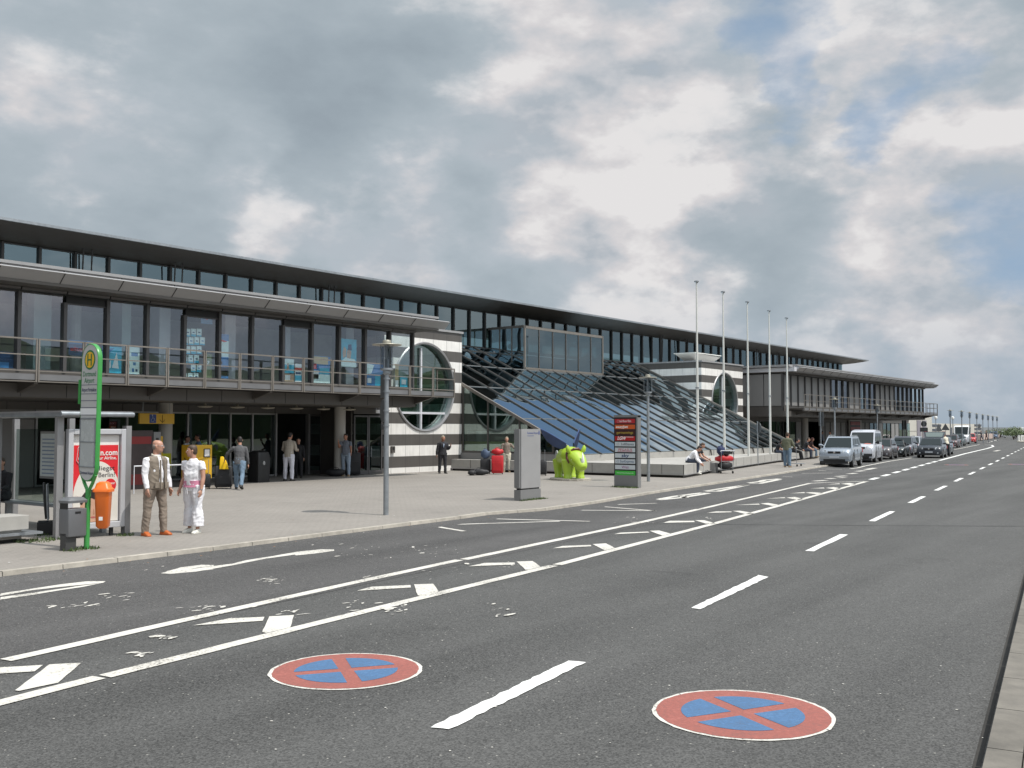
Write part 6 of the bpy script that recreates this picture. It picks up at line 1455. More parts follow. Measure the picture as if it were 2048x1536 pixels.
def woman_extra(t, P):
    H = P['H']; mb = MB(); g = .0165
    shell(mb, [(P['pel']+P['up']*.004*H, P['U'], P['V'], .094*H*1.2+.010+.024, .066*H*1.2+.010+.027), (P['pel']+P['up']*.035*H, P['U'], P['V'], .094*H*1.2+.010+.020, .066*H*1.14+.024), (P['waist']-P['up']*.012*H, P['U'], P['V'], .088*H*1.2+.010+.019, .063*H*1.2+.010+.021)])
    o = mb.build('shirt_print', CL['pink'], t, smooth=True)
    mb = MB().use(M_GALV); mb.tube([P['arms'][0][2]+P['arms'][0][3]*(-.01)+Vector((.03*math.cos(a), .03*math.sin(a), 0)) for a in [2*math.pi*k/10 for k in range(11)]], .006, 6); mb.build('bracelet', None, t)
    mb = MB(); a = P['pel']+P['V']*.105*H+P['U']*(-.01)*H
    for dx in (-.012, .012): mb.tube([a+P['U']*dx*.3*H, a+P['U']*dx*H-P['up']*.07*H], .006, 6)
    mb.build('drawstring', CL['white'], t)
    mb = MB(); n_ = P['neck']
    shell(mb, [(n_-P['up']*.055*H+P['V']*.058*H, P['U'], (P['V']-P['up']*.5).normalized(), .012*H, .004*H), (n_-P['up']*.03*H+P['V']*.046*H, P['U'], (P['V']-P['up']*.5).normalized(), .040*H, .008*H), (n_-P['up']*.002*H+P['V']*.020*H, P['U'], P['V'], .046*H, .016*H)]); mb.build('neckline_skin', SKIN2, t, smooth=True)
m2 = G(386, 1066); person('woman in a white top with a pink band and wide white trousers facing the man', m2, R(TOCAM-24), 1.67, 'white', 'white', 'shoe_white', 'hair_brown', SKIN, 2, ((3,3,3),(-3,2,3)),
    ((6,12,10,4),(-10,10,34,0)), (3, -46), sleeves=.5, belly=1.3, wide=1.2, skirt='wide', legcut=.16, vox=.0105, face=True, untuck=.02, extra=woman_extra)
p = G(478, 979); person('man in a grey jumper and blue jeans seen from behind, reaching to a black suitcase', p, R(AWAY+6), 1.78, 'grey', 'jeans', 'shoe_dark', 'hair_dark', lean=6, legs=((22,4,3),(-20,22,3)), arms=((22,46,16,0),(0,10,14,0)), head=(8,20), vox=.014, untuck=.03)
p = G(362, 966); person('man in a white shirt standing behind the yellow post box', p+Vector((.6,.6,0)), R(RIGHT-10), 1.72, 'white', 'greyblue', 'shoe_dark', 'hair_dark', SKIN2, vox=.02, arms=((5,25,60,0),(5,10,20,0)))
p = G(393, 965); person('man in a blue shirt and dark trousers talking behind the woman in white', p+Vector((.3,.3,0)), R(LEFT+20), 1.78, 'blue', 'black', 'shoe_dark', 'hair_dark', SKIN2, vox=.02, arms=((25,10,60,10),(5,10,40,0)))
p = G(577, 962); person('man in a beige shirt and pale trousers seen from behind in the doorway', p, R(AWAY-12), 1.86, 'beige', 'palewhite', 'shoe_dark', 'hair_dark', SKIN2, lean=4, legs=((2,2,5),(-2,2,5)), arms=((8,14,70,14),(10,10,80,14)), head=(16,-10), vox=.016, belly=1.1, untuck=.03)
p = G(592, 959); person('person in black just inside the doorway beside the man in beige', p+Vector((.8,.8,0)), R(TOCAM), 1.62, 'black', 'black', 'shoe_dark', 'hair_dark', vox=.024)
p = G(683, 951); person('man in a grey-blue shirt phoning by the white column', p+Vector((-.45,-.75,0)), R(TOCAM-5), 1.78, 'greyblue', 'paleblue', 'shoe_brown', 'hair_dark', SKIN2, arms=((22,10,24,-6),(46,8,112,4)), head=(2,-14), sleeves=.62, belly=1.15, vox=.016, untuck=.02)
def phone_extra(t, P):
    MB().bar(P['arms'][1][2], P['arms'][1][2]+Vector((0,0,.14)), .05, .025).build('phone', M_BLACK, t)
def suit_extra(t, P):
    H = P['H']; mb = MB(); c = P['chest']+P['V']*.088*H; mb.prism([c-P['U']*.022*H+P['up']*.06*H, c+P['U']*.022*H+P['up']*.06*H, c-P['up']*.05*H], P['V']*.03); mb.build('shirt_front', CL['lightblue'], t); phone_extra(t, P)
p = G(885, 947); person('grey-haired person in a dark trouser suit phoning before the striped tower', p, R(TOCAM+20), 1.68, 'suit', 'suit', 'shoe_dark', 'hair_light', SKIN2, arms=((4,14,128,-4),(-6,12,8,0)), head=(0,30), jacket=('suit', True), vox=.014, extra=suit_extra)
p = G(1021, 944.5); person('woman in beige largely hidden behind the grey stele', p+Vector((-.15,.1,0)), R(TOCAM), 1.62, 'khaki', 'cream', 'shoe_brown', 'hair_light', arms=((-10,40,110,0),(5,12,60,0)), vox=.018)
SEAT = .54
def at_seat(px_, py_, dx=0, dy=0): q = G(px_, py_); return Vector((q.x+dx, q.y+dy, .12))
sitp = dict(seat=SEAT)
p = at_seat(1392, 951, -.05, .35); person('man in a white long-sleeved shirt sitting bent forward on the terrace edge', p, R(RIGHT-18), 1.74, 'white', 'dkjeans', 'shoe_white', 'hair_dark', SKIN, lean=42, legs=((88,92,3),(80,78,6)), arms=((16,4,22,8),(14,4,30,8)), head=(40,0), vox=.015, **sitp)
p = at_seat(1400, 949, .55, .55); person('man in black sitting beside the man in white, arms on his knees', p, R(RIGHT-25), 1.76, 'black', 'dkjeans', 'shoe_dark', 'hair_brown', SKIN, lean=30, legs=((86,84,6),(84,80,8)), arms=((26,4,34,10),(22,6,36,10)), head=(28,0), sleeves=.6, vox=.015, **sitp)
p = at_seat(1561, 924, 0, .28); person('dark-haired woman in a dark striped top sitting left of the man in olive', p, R(RIGHT-10), 1.66, 'black', 'dkjeans', 'shoe_dark', 'hair_dark', SKIN, lean=26, legs=((84,80,4),(82,86,4)), arms=((18,8,46,10),(22,6,50,10)), head=(30,0), sleeves=.6, hairtype='long', vox=.018, **sitp)
p = G(1575, 934.5); person('standing man in an olive jacket and jeans seen from behind', p, R(RIGHT+52), 1.80, 'olive', 'jeans', 'shoe_brown', 'hair_brown', lean=2, legs=((3,4,4),(-3,4,4)), arms=((10,14,30,6),(16,12,50,8)), jacket=('olive', True), vox=.016, wide=1.08)
p = G(1586, 932.5); person('person in a dark blue top half hidden behind the man in olive', p+Vector((.5,.45,0)), R(LEFT+30), 1.76, 'dkjeans', 'jeans', 'shoe_dark', 'hair_red', arms=((20,12,50,6),(10,12,40,0)), vox=.018)
p = at_seat(1597, 923, .0, .30); person('dark-haired person with pale sleeves sitting behind the empty cart', p, R(RIGHT), 1.70, 'black', 'black', 'shoe_dark', 'hair_dark', SKIN, lean=22, legs=((86,78,5),(84,70,8)), arms=((20,8,50,10),(20,8,50,10)), head=(20,0), vox=.02, **sitp)
p = at_seat(1617, 919, .0, .30); person('man in a grey top sitting on the bench, arm round his neighbour', p, R(RIGHT-12), 1.76, 'suit', 'dkjeans', 'shoe_dark', 'hair_brown', SKIN, lean=24, legs=((88,86,5),(84,82,8)), arms=((24,8,40,8),(20,8,36,8)), head=(18,0), sleeves=.6, vox=.02, **sitp)
p = at_seat(1627, 918, .3, .35); person('woman in a dark brown top and jeans leaning on the man on the bench', p, R(RIGHT-12), 1.68, 'brown', 'jeans', 'shoe_brown', 'hair_red', SKIN, lean=14, legs=((88,84,5),(84,88,8)), arms=((20,8,40,8),(20,8,46,8)), head=(10,-20), sleeves=.6, hairtype='long', vox=.02, **sitp)
p = G(1551, 901); person('person in a pale blue top walking behind the fourth flagpole', Vector((p.x, 33.2, .12)), R(RIGHT), 1.78, 'lightblue', 'black', 'shoe_dark', 'hair_red', vox=.026)
p = G(1662, 906); person('man in a pale shirt standing behind the silver off-roader', p, R(LEFT), 1.80, 'cream', 'jeans', 'shoe_dark', 'hair_dark', SKIN2, vox=.026)
p = G(1903, 903); person('person in a striped shirt at the open tailgate of the dark car', Vector((83.0, 21.0, .0)), R(AWAY+20), 1.80, 'cream', 'suit', 'shoe_dark', 'hair_brown', SKIN2, lean=20, head=(20,0), vox=.026)
p = G(1963, 881); person('far pedestrian in dark clothes left of a pair walking with bags', p, R(LEFT-30), 1.72, 'black', 'dkjeans', 'shoe_dark', 'hair_dark', legs=((14,4,3),(-12,12,3)), vox=.035)
p = G(1973, 880); person('far pedestrian in a brown coat right of a pair walking with bags', p, R(LEFT-20), 1.72, 'brown', 'brown', 'shoe_dark', 'hair_red', legs=((-12,12,3),(14,4,3)), vox=.035, belly=1.2, wide=1.1)
person('person in black sitting inside the bus shelter, cut by the left edge', Vector((10.5, 22.05, .12)), R(-150), 1.74, 'black', 'black', 'shoe_dark', 'hair_brown', SKIN, lean=10, seat=.46, legs=((88,90,4),(86,80,4)), arms=((20,8,60,8),(20,8,60,8)), vox=.016)
# ================================================================ VEHICLES
def car_paint(name, c, metal=.35): return mat('car_paint_'+name, c, .3, metal, var=.04, scale=3, coat=.8)
M_CGL = mat('dark_car_glass', (.016,.022,.023), .10, spec=.28, coat=.0); M_TYRE = mat('tyre', (.02,.02,.02), .85, var=.2); M_RIM = mat('alloy_rim', (.42,.43,.45), .3, .8)
M_LENS = mat('headlamp_lens', (.55,.58,.60), .12, .3, coat=1.); M_TRIM = mat('bumper_trim', (.03,.03,.032), .5, var=.1); M_PLATE = mat('number_plate', (.50,.52,.55), .5); M_REDL = mat('red_lens', (.32,.012,.012), .2, coat=.6)
M_CHR = mat('chrome', (.6,.6,.6), .15, 1.)
def car(name, label, cat, loc, rz, paint, L=4.3, W=1.76, H=1.45, hood=.92, belt=.95, ws=(1.05, 1.75), rw=(.15, .75), wr=.66, clear=.19, wheel=.31, wb=None, fo=.85, group=None, roof_r=.06, rails=False, tail_open=False, lowtrim=False, van=False, convertible=False):
    """front bumper at local x=0, the car reaches back to x=-L; ws: windscreen base and roof-front distance from the nose; rw: rear glass base / roof end distance from the tail"""
    t = thing(name, label, cat, loc, rz, group)
    wb = wb or L*.60; xf = -fo; xr = -fo-wb; ar = wheel+.06; hw = W/2
    mb = MB(); xs = set([0, -.03, -.10, -.25, -.5, -L+.5, -L+.25, -L+.10, -L+.03, -L, -ws[0]])
    for c in (xf, xr):
        for k in range(-6, 7): xs.add(c+ar*k/6*.999)
    x = -.7
    while x > -L+.6: xs.add(x); x -= .35
    xs = sorted(xs, reverse=True)
    secs = []
    for x in xs:
        zb = clear
        arch = False
        for c in (xf, xr):
            if abs(x-c) < ar: zb2 = wheel+math.sqrt(max(ar*ar-(x-c)**2, 0)); zb2 = max(zb2, clear); arch = True; zb = zb2
        # top line
        d = -x
        if d < ws[0]: u = d/ws[0]; zt = hood-.10*(1-u)**2-(.16*(1-min(d/.25, 1))**2 if d < .25 else 0)
        elif L-d < .35 and not van: zt = belt-.06*(1-(L-d)/.35)**2
        else: zt = belt+ (hood-belt)*max(0, 1-(d-ws[0])/.5)
        e = min(d, L-d); nar = 1-.13*(1-min(e/.55, 1))**2.2; w = hw*nar
        if e < .10: zb = max(zb, clear+.05*(1-e/.1))
        zm = max(zb+.02, (zb+zt)*.5)
        pts = [(x, w*.94, zb), (x, w, zb+.06 if zb+.06 < zm else zm), (x, w, zm), (x, w*.975, max(zt-.10, zm)), (x, w*.90, max(zt-.02, zm)), (x, w*.70, zt+.012), (x, 0, zt+.03)]
        full = pts+[(p[0], -p[1], p[2]) for p in pts[-2::-1]]
        secs.append(full)
    n = len(secs[0]); o = 0; mb.use(paint)
    for s_ in secs: mb.v += s_
    for i in range(len(secs)-1):
        for k in range(n-1): mb.f.append([i*n+k, i*n+k+1, (i+1)*n+k+1, (i+1)*n+k]); mb.mi.append(0)
    mb.f.append(list(range(n))[::-1]); mb.mi.append(0); mb.f.append([(len(secs)-1)*n+k for k in range(n)]); mb.mi.append(0)
    # cabin shell
    zr = H; A = Vector((-ws[0], 0, hood+.0)); C_ = Vector((-ws[1], 0, zr-.05)); Dd = Vector((-L+rw[1], 0, zr-.06)); B = Vector((-L+rw[0], 0, belt)); wbt = hw*.90; wrf = hw*wr/.9 if 0 else wr*W/1.76
    if not convertible:
        ring0 = [(A.x, wbt, A.z-.04), (B.x, wbt, B.z-.04), (B.x, -wbt, B.z-.04), (A.x, -wbt, A.z-.04)]
        vi = .05 if van else 0; C_.z -= vi*1.6; Dd.z -= vi*1.6
        ring1 = [(C_.x, wrf, C_.z), (Dd.x, wrf, Dd.z), (Dd.x, -wrf, Dd.z), (C_.x, -wrf, C_.z)]
        ring2 = [(C_.x-.12-vi*2, wrf-.10-vi*2, zr), (Dd.x+.12+vi, wrf-.10-vi*2, zr), (Dd.x+.12+vi, -wrf+.10+vi*2, zr), (C_.x-.12-vi*2, -wrf+.10+vi*2, zr)]
        rm = [((a[0]+b[0])/2+(.03 if a[0] > -L/2 else -.03), (a[1]+b[1])/2*1.045, (a[2]+b[2])/2+.018) for a, b in zip(ring1, ring2)]
        loft(mb, [ring0, ring1, rm, ring2])
    mb.use(M_BLACK).box(-L+.15, -hw*.80, clear+.02, -.15, hw*.80, .62)
    bd = mb.build('body', None, t, smooth=38)
    def quad(P0, P1, P2, P3, s0, s1, t0, t1, off):
        """sub-quad of a bilinear face, pushed out by off and given 6 mm of thickness"""
        f = lambda s_, t_: (P0*(1-s_)+P3*s_)*(1-t_)+(P1*(1-s_)+P2*s_)*t_
        return [f(s0,t0)+off, f(s0,t1)+off, f(s1,t1)+off, f(s1,t0)+off]
    v = lambda p, y: Vector((p.x, y, p.z))
    if not convertible:
        nrm = Vector((C_.z-A.z, 0, A.x-C_.x)).normalized()
        if nrm.x < 0: nrm = -nrm
        nrm = Vector((abs(nrm.x), 0, abs(nrm.z)))
        MB().prism(quad(v(A,wbt), v(C_,wrf), v(C_,-wrf), v(A,-wbt), .05, .95, .04, .93, nrm*.004), nrm*.008).build('windscreen', M_CGL, t)
        nr = Vector((-(Dd.z-B.z), 0, Dd.x-B.x)).normalized(); nr = Vector((-abs(nr.x), 0, abs(nr.z)))
        if not tail_open: MB().prism(quad(v(B,wbt), v(Dd,wrf), v(Dd,-wrf), v(B,-wbt), .08, .92, .12, .9, nr*.004), nr*.008).build('rear_window', M_CGL, t)
        for sd in (1, -1):
            ns = Vector((0, sd*(C_.z-A.z), wbt-wrf)).normalized()
            spl = ((.06, .36), (.39, .66), (.70, .93)) if not van else ((.05, .34), (.37, .64), (.67, .94))
            for (a, b) in spl:
                P0, P1, P2, P3 = v(A,sd*wbt), v(C_,sd*wrf), v(Dd,sd*wrf), v(B,sd*wbt)
                q = quad(P0, P1, P2, P3, a, b, .20 if a < .1 else .16, .88, ns*.004); MB().prism(q, ns*.008).build('side_window', M_CGL, t)
    # front: lamps, grille, plate, bumper opening
    for sd in (1, -1):
        w0 = hw*.93
        mb = MB(); y0, y1 = sd*(w0-.03), sd*(w0-.42); z0 = hood-.30
        q = [Vector((-.30, y0, z0+.16)), Vector((-.10, y0*.965, z0+.01)), Vector((-.015, y1, z0+.0)), Vector((-.035, y1, z0+.13))]
        mb.prism(q, (.035, sd*.025, .03)); mb.build('headlight', M_LENS, t, bevel=.01)
        q = Vector((-.01, sd*hw*.68, clear+.20)); MB().tube([q-Vector((.05,0,0)), q+Vector((.02,0,0))], .055, 12).build('fog_light', M_LENS, t)
        mz = belt+.05 if not van else belt+.08; mx = -ws[0]-.22
        mb = MB(); loft(mb, [ell(Vector((mx, sd*(hw*.90), mz+.02)), X_, Z_, .03, .02, 8), ell(Vector((mx, sd*(hw+.06), mz+.06)), X_, Z_, .07, .07 if not van else .11, 8), ell(Vector((mx, sd*(hw+.17), mz+.06)), X_, Z_, .06, .06 if not van else .11, 8)]); mb.build('wing_mirror', paint if not van else M_BLACK, t, smooth=60)
        q = [Vector((-L+.0, sd*(hw*.86), belt-.35)), Vector((-L+.30, sd*(hw*.975), belt-.32)), Vector((-L+.26, sd*(hw*.96), belt-.08)), Vector((-L+.03, sd*hw*.85, belt-.08))]
        MB().prism(q, (-.02, sd*.03, 0)).build('tail_light', M_REDL, t)
        for (xd) in ((-ws[0]-.15, -ws[0]-1.12, -min(L-.7, ws[0]+2.05)) if L > 3.6 else (-ws[0]-.15, -ws[0]-1.2)):
            pass
        mb = MB()
        for xd in (-ws[0]-.12, -ws[0]-1.12): mb.box(xd-.006, sd*hw*.985, clear+.12, xd+.006, sd*(hw*1.003), belt-.12)
        mb.build('door_seam', M_BLACK, t)
        MB().box(-ws[0]-1.06, sd*hw*.985, belt-.20, -ws[0]-.88, sd*(hw+.012), belt-.16).build('door_handle', paint, t)
    MB().box(-.06, -.34, hood-.315, .018, .34, hood-.19).build('grille', M_BLACK, t, bevel=.01)
    MB().box(-.05, -.48, clear+.05, .012, .48, clear+.15).build('lower_grille', M_BLACK, t)
    if not lowtrim: MB().box(.0, -.26, clear+.20, .032, .26, clear+.31).build('number_plate', M_PLATE, t)
    if lowtrim: 
        MB().box(-.10, -hw*.86, clear+.16, .03, hw*.86, clear+.33).build('bumper', M_TRIM if van else mat('bumper_silver', (.30,.32,.34), .4, .4), t, bevel=.02)
        MB().box(.02, -.26, clear+.22, .045, .26, clear+.33).build('number_plate', M_PLATE, t)
        MB().box(.0, -.58, clear+.04, .04, .58, clear+.155).build('lower_grille', M_BLACK, t)
        MB().box(-.08, -hw*.80, clear-.10, -.02, hw*.80, clear+.04).build('skid_plate', M_TRIM, t)
    MB().lathe([(.055, 0), (.06, .012), (.03, .02)], 16, Matrix.Rotation(R(90), 4, 'Y'), (.012, 0, hood-.25)).build('badge', M_CHR, t)
    if rails:
        for sd in (1, -1): MB().tube([(C_.x-.1, sd*(wrf-.04), zr), (C_.x-.2, sd*(wrf-.04), zr+.05), (Dd.x+.2, sd*(wrf-.04), zr+.05), (Dd.x+.05, sd*(wrf-.04), zr)], .018, 6).build('roof_rail', M_GALV, t)
    for c in (xf, xr):
        for sd in (1, -1):
            mb = MB(); y0, y1 = sd*(hw-.21), sd*(hw-.01)
            prof = [(.6, 0), (.92, .0), (1., .03), (1., .17), (.92, .2), (.66, .2)]
            Mw = Matrix.Translation((c, y0, wheel)) @ Matrix.Rotation(R(-90*sd), 4, 'X')
            mb.lathe([(r*wheel, z) for r, z in prof], 22, Mw); wh = mb.build('wheel', M_TYRE, t, smooth=40)
            mb = MB(); mb.lathe([(.05, .185), (.05, .20), (.12*wheel/.3, .19)], 12, Mw); mb.lathe([(.62*wheel, .17), (.68*wheel, .205), (.60*wheel, .205), (.56*wheel, .16)], 22, Mw)
            for k in range(5):
                a = 2*math.pi*k/5; d1 = Vector((math.cos(a), math.sin(a), 0)); mb.bar(Mw @ (d1*.04+Vector((0,0,.19))), Mw @ (d1*.62*wheel+Vector((0,0,.195))), .06, .02, up=Mw.to_3x3() @ Vector((0,0,1)))
            mb.build('rim', M_RIM, wh, smooth=40)
            MB().lathe([(.02, .08), (.6*wheel, .08), (.6*wheel, .1)], 16, Mw).build('brake_disc', M_BLACK, wh)
    if tail_open:
        th_ = Vector((Dd.x-.05, 0, zr+.0))
        mb = MB().use(paint); q = [Vector((th_.x, wrf-.02, th_.z)), Vector((th_.x, -wrf+.02, th_.z)), Vector((th_.x-.50, -wbt+.05, th_.z+.44)), Vector((th_.x-.50, wbt-.05, th_.z+.44))]
        mb.prism(q, (-.05, 0, -.05)); q2 = [q[3], q[2], Vector((q[2].x-.42, q[2].y*.95, q[2].z-.06)), Vector((q[3].x-.42, q[3].y*.95, q[3].z-.06))]; mb.prism(q2, (0, 0, -.05))
        tg = mb.build('tailgate', None, t, bevel=.01)
        f = lambda s_, u: (q[0]*(1-s_)+q[1]*s_)*(1-u)+(q[3]*(1-s_)+q[2]*s_)*u
        MB().prism([f(.08,.12)+Vector((.006,0,.008)), f(.92,.12)+Vector((.006,0,.008)), f(.94,.86)+Vector((.006,0,.008)), f(.06,.86)+Vector((.006,0,.008))], (.006, 0, .006)).build('tailgate_glass', mat('tailgate_glass', (.12,.15,.14), .05, coat=.5), tg)
        for sd in (1, -1): MB().box(q[2].x-.30, sd*(wbt-.32), q[2].z-.0, q[2].x-.02, sd*(wbt-.04), q[2].z+.03).build('tail_light', M_REDL, tg)
        for sd in (1, -1): MB().tube([(th_.x-.05, sd*(wrf-.05), th_.z-.25), (th_.x-.40, sd*(wrf-.02), th_.z+.32)], .012, 6).build('gas_strut', M_BLACK, t)
    if convertible:
        mb = MB().use(paint); mb.bar((-ws[0], hw*.82, belt), (-ws[1], hw*.62, H), .05, .05); mb.bar((-ws[0], -hw*.82, belt), (-ws[1], -hw*.62, H), .05, .05); mb.bar((-ws[1], hw*.62, H), (-ws[1], -hw*.62, H), .06, .04); mb.build('screen_frame', None, t)
        MB().prism([(-ws[0]-.02, hw*.80, belt+.02), (-ws[0]-.02, -hw*.80, belt+.02), (-ws[1], -hw*.60, H-.03), (-ws[1], hw*.60, H-.03)], (.006, 0, .006)).build('windscreen', G_CAR, t)
        MB().box(-ws[1]-1.4, -hw*.78, belt-.30, -ws[0]-.25, hw*.78, belt+.045).build('cockpit', M_BLACK, t)
        for sd in (1, -1): MB().box(-ws[1]-1.0, sd*.42-.22, belt-.1, -ws[1]-.85, sd*.42+.22, belt+.26).build('seat', M_BLACK, t, bevel=.05)
    return t
X_, Z_ = Vector((1,0,0)), Vector((0,0,1))
pkg = 'cars standing along the terminal kerb'
RZC = lambda d: R(180+d)
S1 = car('parked_car', 'silver-blue off-roader with dark grille at the head of the kerbside queue', 'car', (54.7, 19.75, 0), RZC(9.5), car_paint('silver_blue', (.30,.335,.38), .55), L=4.2, W=1.80, H=1.70, hood=1.08, belt=1.10, ws=(1.10,1.80), rw=(.12,.38), wr=.66, clear=.30, wheel=.36, rails=True, lowtrim=True, group=pkg)
S2 = car('parked_van', 'tall silver and white people carrier directly behind the off-roader', 'van', (63.6, 21.35, 0), RZC(9.5), car_paint('pale_silver', (.50,.51,.55), .35), L=4.15, W=1.78, H=2.08, hood=1.18, belt=1.14, ws=(.80,1.55), rw=(.06,.16), wr=.72, clear=.24, wheel=.33, van=True, lowtrim=True, group=pkg)
mb = MB(); 
for sd in (-1,): mb.box(-1.35, sd*.895, .98, -1.12, sd*.90, 1.10); mb.box(-1.65, sd*.895, .88, -1.5, sd*.90, 1.12); mb.box(-1.95, sd*.895, .88, -1.8, sd*.90, 1.12)
mb.build('side_lettering', mat('pale_sticker', (.7,.7,.7), .5), S2)
MB().prism([(-.35,.2,1.175),(-.35,.62,1.165),(-.62,.62,1.20),(-.62,.3,1.21)], (0,0,.006)).build('red_sticker', mat('faded_red', (.5,.16,.13), .5), S2)
car('parked_car', 'dark brown-grey hatchback between the people carrier and the roadster', 'car', (70.7, 22.45, 0), RZC(9.5), car_paint('grey_brown', (.085,.075,.078), .4), L=4.1, W=1.73, H=1.46, hood=.90, belt=.93, ws=(1.0,1.75), group=pkg)
car('parked_car', 'low dark roadster with its roof down between the hatchback and the estate', 'car', (76.9, 23.35, 0), RZC(9.5), car_paint('black_green', (.018,.022,.022), .3), L=4.0, W=1.70, H=1.28, hood=.80, belt=.84, ws=(1.35,1.85), convertible=True, wheel=.30, group=pkg)
car('parked_car', 'slate grey estate car standing behind the low roadster', 'car', (81.6, 24.15, 0), RZC(9.5), car_paint('slate', (.12,.125,.15), .4), L=4.4, W=1.76, H=1.52, hood=.93, belt=.96, ws=(1.1,1.85), rw=(.1,.4), group=pkg, rails=True)
car('parked_car', 'silver car half hidden behind the slate estate and the open black car', 'car', (87.5, 25.2, 0), RZC(9.5), car_paint('silver', (.42,.43,.46), .5), L=4.3, W=1.75, H=1.50, hood=.92, belt=.95, ws=(1.05,1.8), group=pkg)
car('parked_car', 'black hatchback with its tailgate raised in the second row', 'car', (76.2, 20.55, 0), RZC(9), car_paint('black_blue', (.014,.018,.026), .3), L=4.2, W=1.78, H=1.46, hood=.92, belt=.95, ws=(1.05,1.78), rw=(.35,.55), tail_open=True, group='cars stopped in the second row')
car('parked_car', 'dark teal-blue car just behind the open black hatchback', 'car', (85.4, 22.35, 0), RZC(9), car_paint('teal_blue', (.05,.07,.09), .4), L=4.3, W=1.76, H=1.46, hood=.91, belt=.94, group='cars stopped in the second row')
car('parked_car', 'reddish-brown estate parked ahead of the dark green car and white van', 'car', (119.5, 30.0, 0), RZC(9.5), car_paint('red_brown', (.075,.04,.04), .35), L=4.4, W=1.74, H=1.46, hood=.90, belt=.93, ws=(1.1,1.8), rw=(.1,.4), group=pkg)
car('parked_car', 'dark green car between the reddish-brown estate and the white van', 'car', (133.5, 32.7, 0), RZC(9.5), car_paint('dark_green', (.025,.045,.042), .3), L=4.4, W=1.76, H=1.5, hood=.91, belt=.94, ws=(1.1,1.8), group=pkg)
car('parked_van', 'high white delivery van far down the kerb', 'van', (150.5, 36.2, 0), RZC(9.5), car_paint('white', (.74,.75,.76), .0), L=5.4, W=2.0, H=2.62, hood=1.30, belt=1.35, ws=(.85,1.45), rw=(.05,.08), wr=.86, clear=.25, wheel=.34, van=True, group=pkg)
car('parked_car', 'bright red car just beyond the high white van', 'car', (158.5, 37.0, 0), RZC(9.5), car_paint('red', (.48,.02,.018), .1), L=4.1, W=1.76, H=1.46, group=pkg)
car('moving_car', 'blue car driving towards the camera far down the road', 'car', (237, 50.4, 0), RZC(9.5), car_paint('mid_blue', (.09,.14,.23), .4), L=4.3, W=1.8, H=1.55, group='cars approaching on the far road')
car('moving_car', 'pale car following the blue one on the far road', 'car', (262, 54.0, 0), RZC(9.5), car_paint('silver', (.42,.43,.46), .5), L=4.3, W=1.8, H=1.6, group='cars approaching on the far road')

# ================================================================ SMALL THINGS
# weeds at the feet of posts and signs
rnd = random.Random(31); mb = MB()
def tuft(x, y, r, n, h=.05, z=.12):
    for _ in range(n):
        a = rnd.uniform(0, 6.283); q = r*rnd.random()**.6; c = Vector((x+q*math.cos(a), y+q*math.sin(a), z)); b = rnd.uniform(0, 6.283); w_ = Vector((math.cos(b), math.sin(b), 0))*rnd.uniform(.006, .016); t_ = Vector((rnd.uniform(-.03,.03), rnd.uniform(-.03,.03), h*rnd.uniform(.4, 1.2)))
        mb.flat([c-w_, c+w_, c+w_*.4+t_, c-w_*.2+t_*1.1])
for i in range(26): tuft(29.45+rnd.uniform(-.12,.12), 17.4+i*.04, .07, 12)
for i in range(30): tuft(22.2+i*.04, 16.86+rnd.uniform(-.05,.05), .06, 9)
for x, y, r, n in ((8.98,15.85,.16,60), (8.72,15.9,.22,70), (9.45,17.7,.22,90), (9.75,18.5,.35,120), (10.5,17.3,.18,60), (9.0,17.7,.35,130), (23.15,16.95,.2,60)): tuft(x, y, r, n)
tag(mb.build('weeds', M_LEAF), kind='stuff')
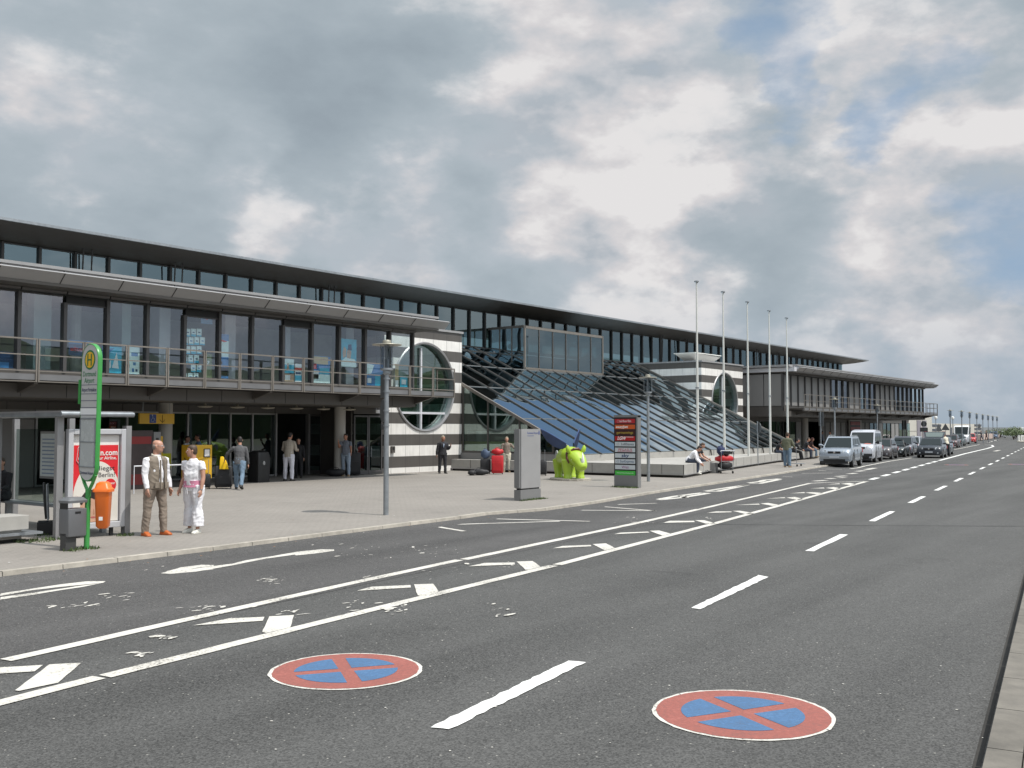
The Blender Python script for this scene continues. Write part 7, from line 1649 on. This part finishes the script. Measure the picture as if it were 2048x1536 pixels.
# gully and dirt at the kerb foot
mb = MB()
for (px_, py_, L, W_) in ((672, 1069, .75, .13), (660, 1071, .4, .07), (915, 1037.5, .30, .12), (500, 1090, .8, .04), (1150, 1014, .7, .04)):
    c = G(px_, py_, 0); d = Vector((math.cos(.12), math.sin(.12), 0)); q = Vector((-d.y, d.x, 0)); n = 14
    mb.flat([(c+d*L/2*math.cos(2*math.pi*k/n)*rnd.uniform(.75,1)+q*W_/2*math.sin(2*math.pi*k/n)*rnd.uniform(.7,1)+Vector((0,0,.066+.0005*len(mb.f))) )for k in range(n)])
tag(mb.build('kerb_dirt', MATS['gutter_dirt']), kind='stuff')
# fallen leaves and litter along the kerb
mb = MB().use(mat('dry_leaf', (.30,.14,.05), .8, var=.3)); w2 = mat('litter_white', (.6,.6,.58), .6)
for i in range(70):
    c = G(rnd.uniform(20, 1500), 0+1000, 0); x = rnd.uniform(4, 34); k = [k for k in range(len(KERB)-1) if KERB[k][0] <= x <= KERB[k+1][0]][0]; u = (x-KERB[k][0])/(KERB[k+1][0]-KERB[k][0]); y = KERB[k][1]+u*(KERB[k+1][1]-KERB[k][1])
    on = rnd.random() < .45; y += rnd.uniform(.2, 4) if on else -rnd.uniform(.03, .5)**1; z = .126 if on else .068; r = rnd.uniform(.010, .028); mb.use(w2 if rnd.random() < .3 else MATS['dry_leaf'])
    mb.flat([(x+r*math.cos(t_)*rnd.uniform(.5,1), y+r*math.sin(t_)*rnd.uniform(.5,1), z+rnd.uniform(0,.008)) for t_ in (0,1.3,2.4,3.6,5)])
tag(mb.build('litter', None), kind='stuff')
# intercom box on the striped wall, small sign over the glass doors
a = PY(785.5, 899, 31.85); t = thing('intercom_box', 'small dark intercom box on the striped wall right of the nearest mast lamp', 'intercom', (a.x, 31.85, a.z))
MB().box(-.11,-.05,-.15,.11,.04,.15).build('casing', M_DGREY, t, bevel=.01); MB().box(-.06,-.056,-.02,.06,-.05,.1).build('speaker_grille', M_BLACK, t)
a = PY(759, 823, 31.7); t = thing('door_sign', 'small blank white sign above the glass doors beside the tower', 'sign', (a.x, 31.7, a.z)); MB().box(-.22,-.02,-.07,.22,.02,.07).build('plate', MATS['sign_white'], t); MB().box(-.2,.0,.07,-.17,.02,.3).build('hanger', M_GALV, t); MB().box(.17,.0,.07,.2,.02,.3).build('hanger', M_GALV, t)
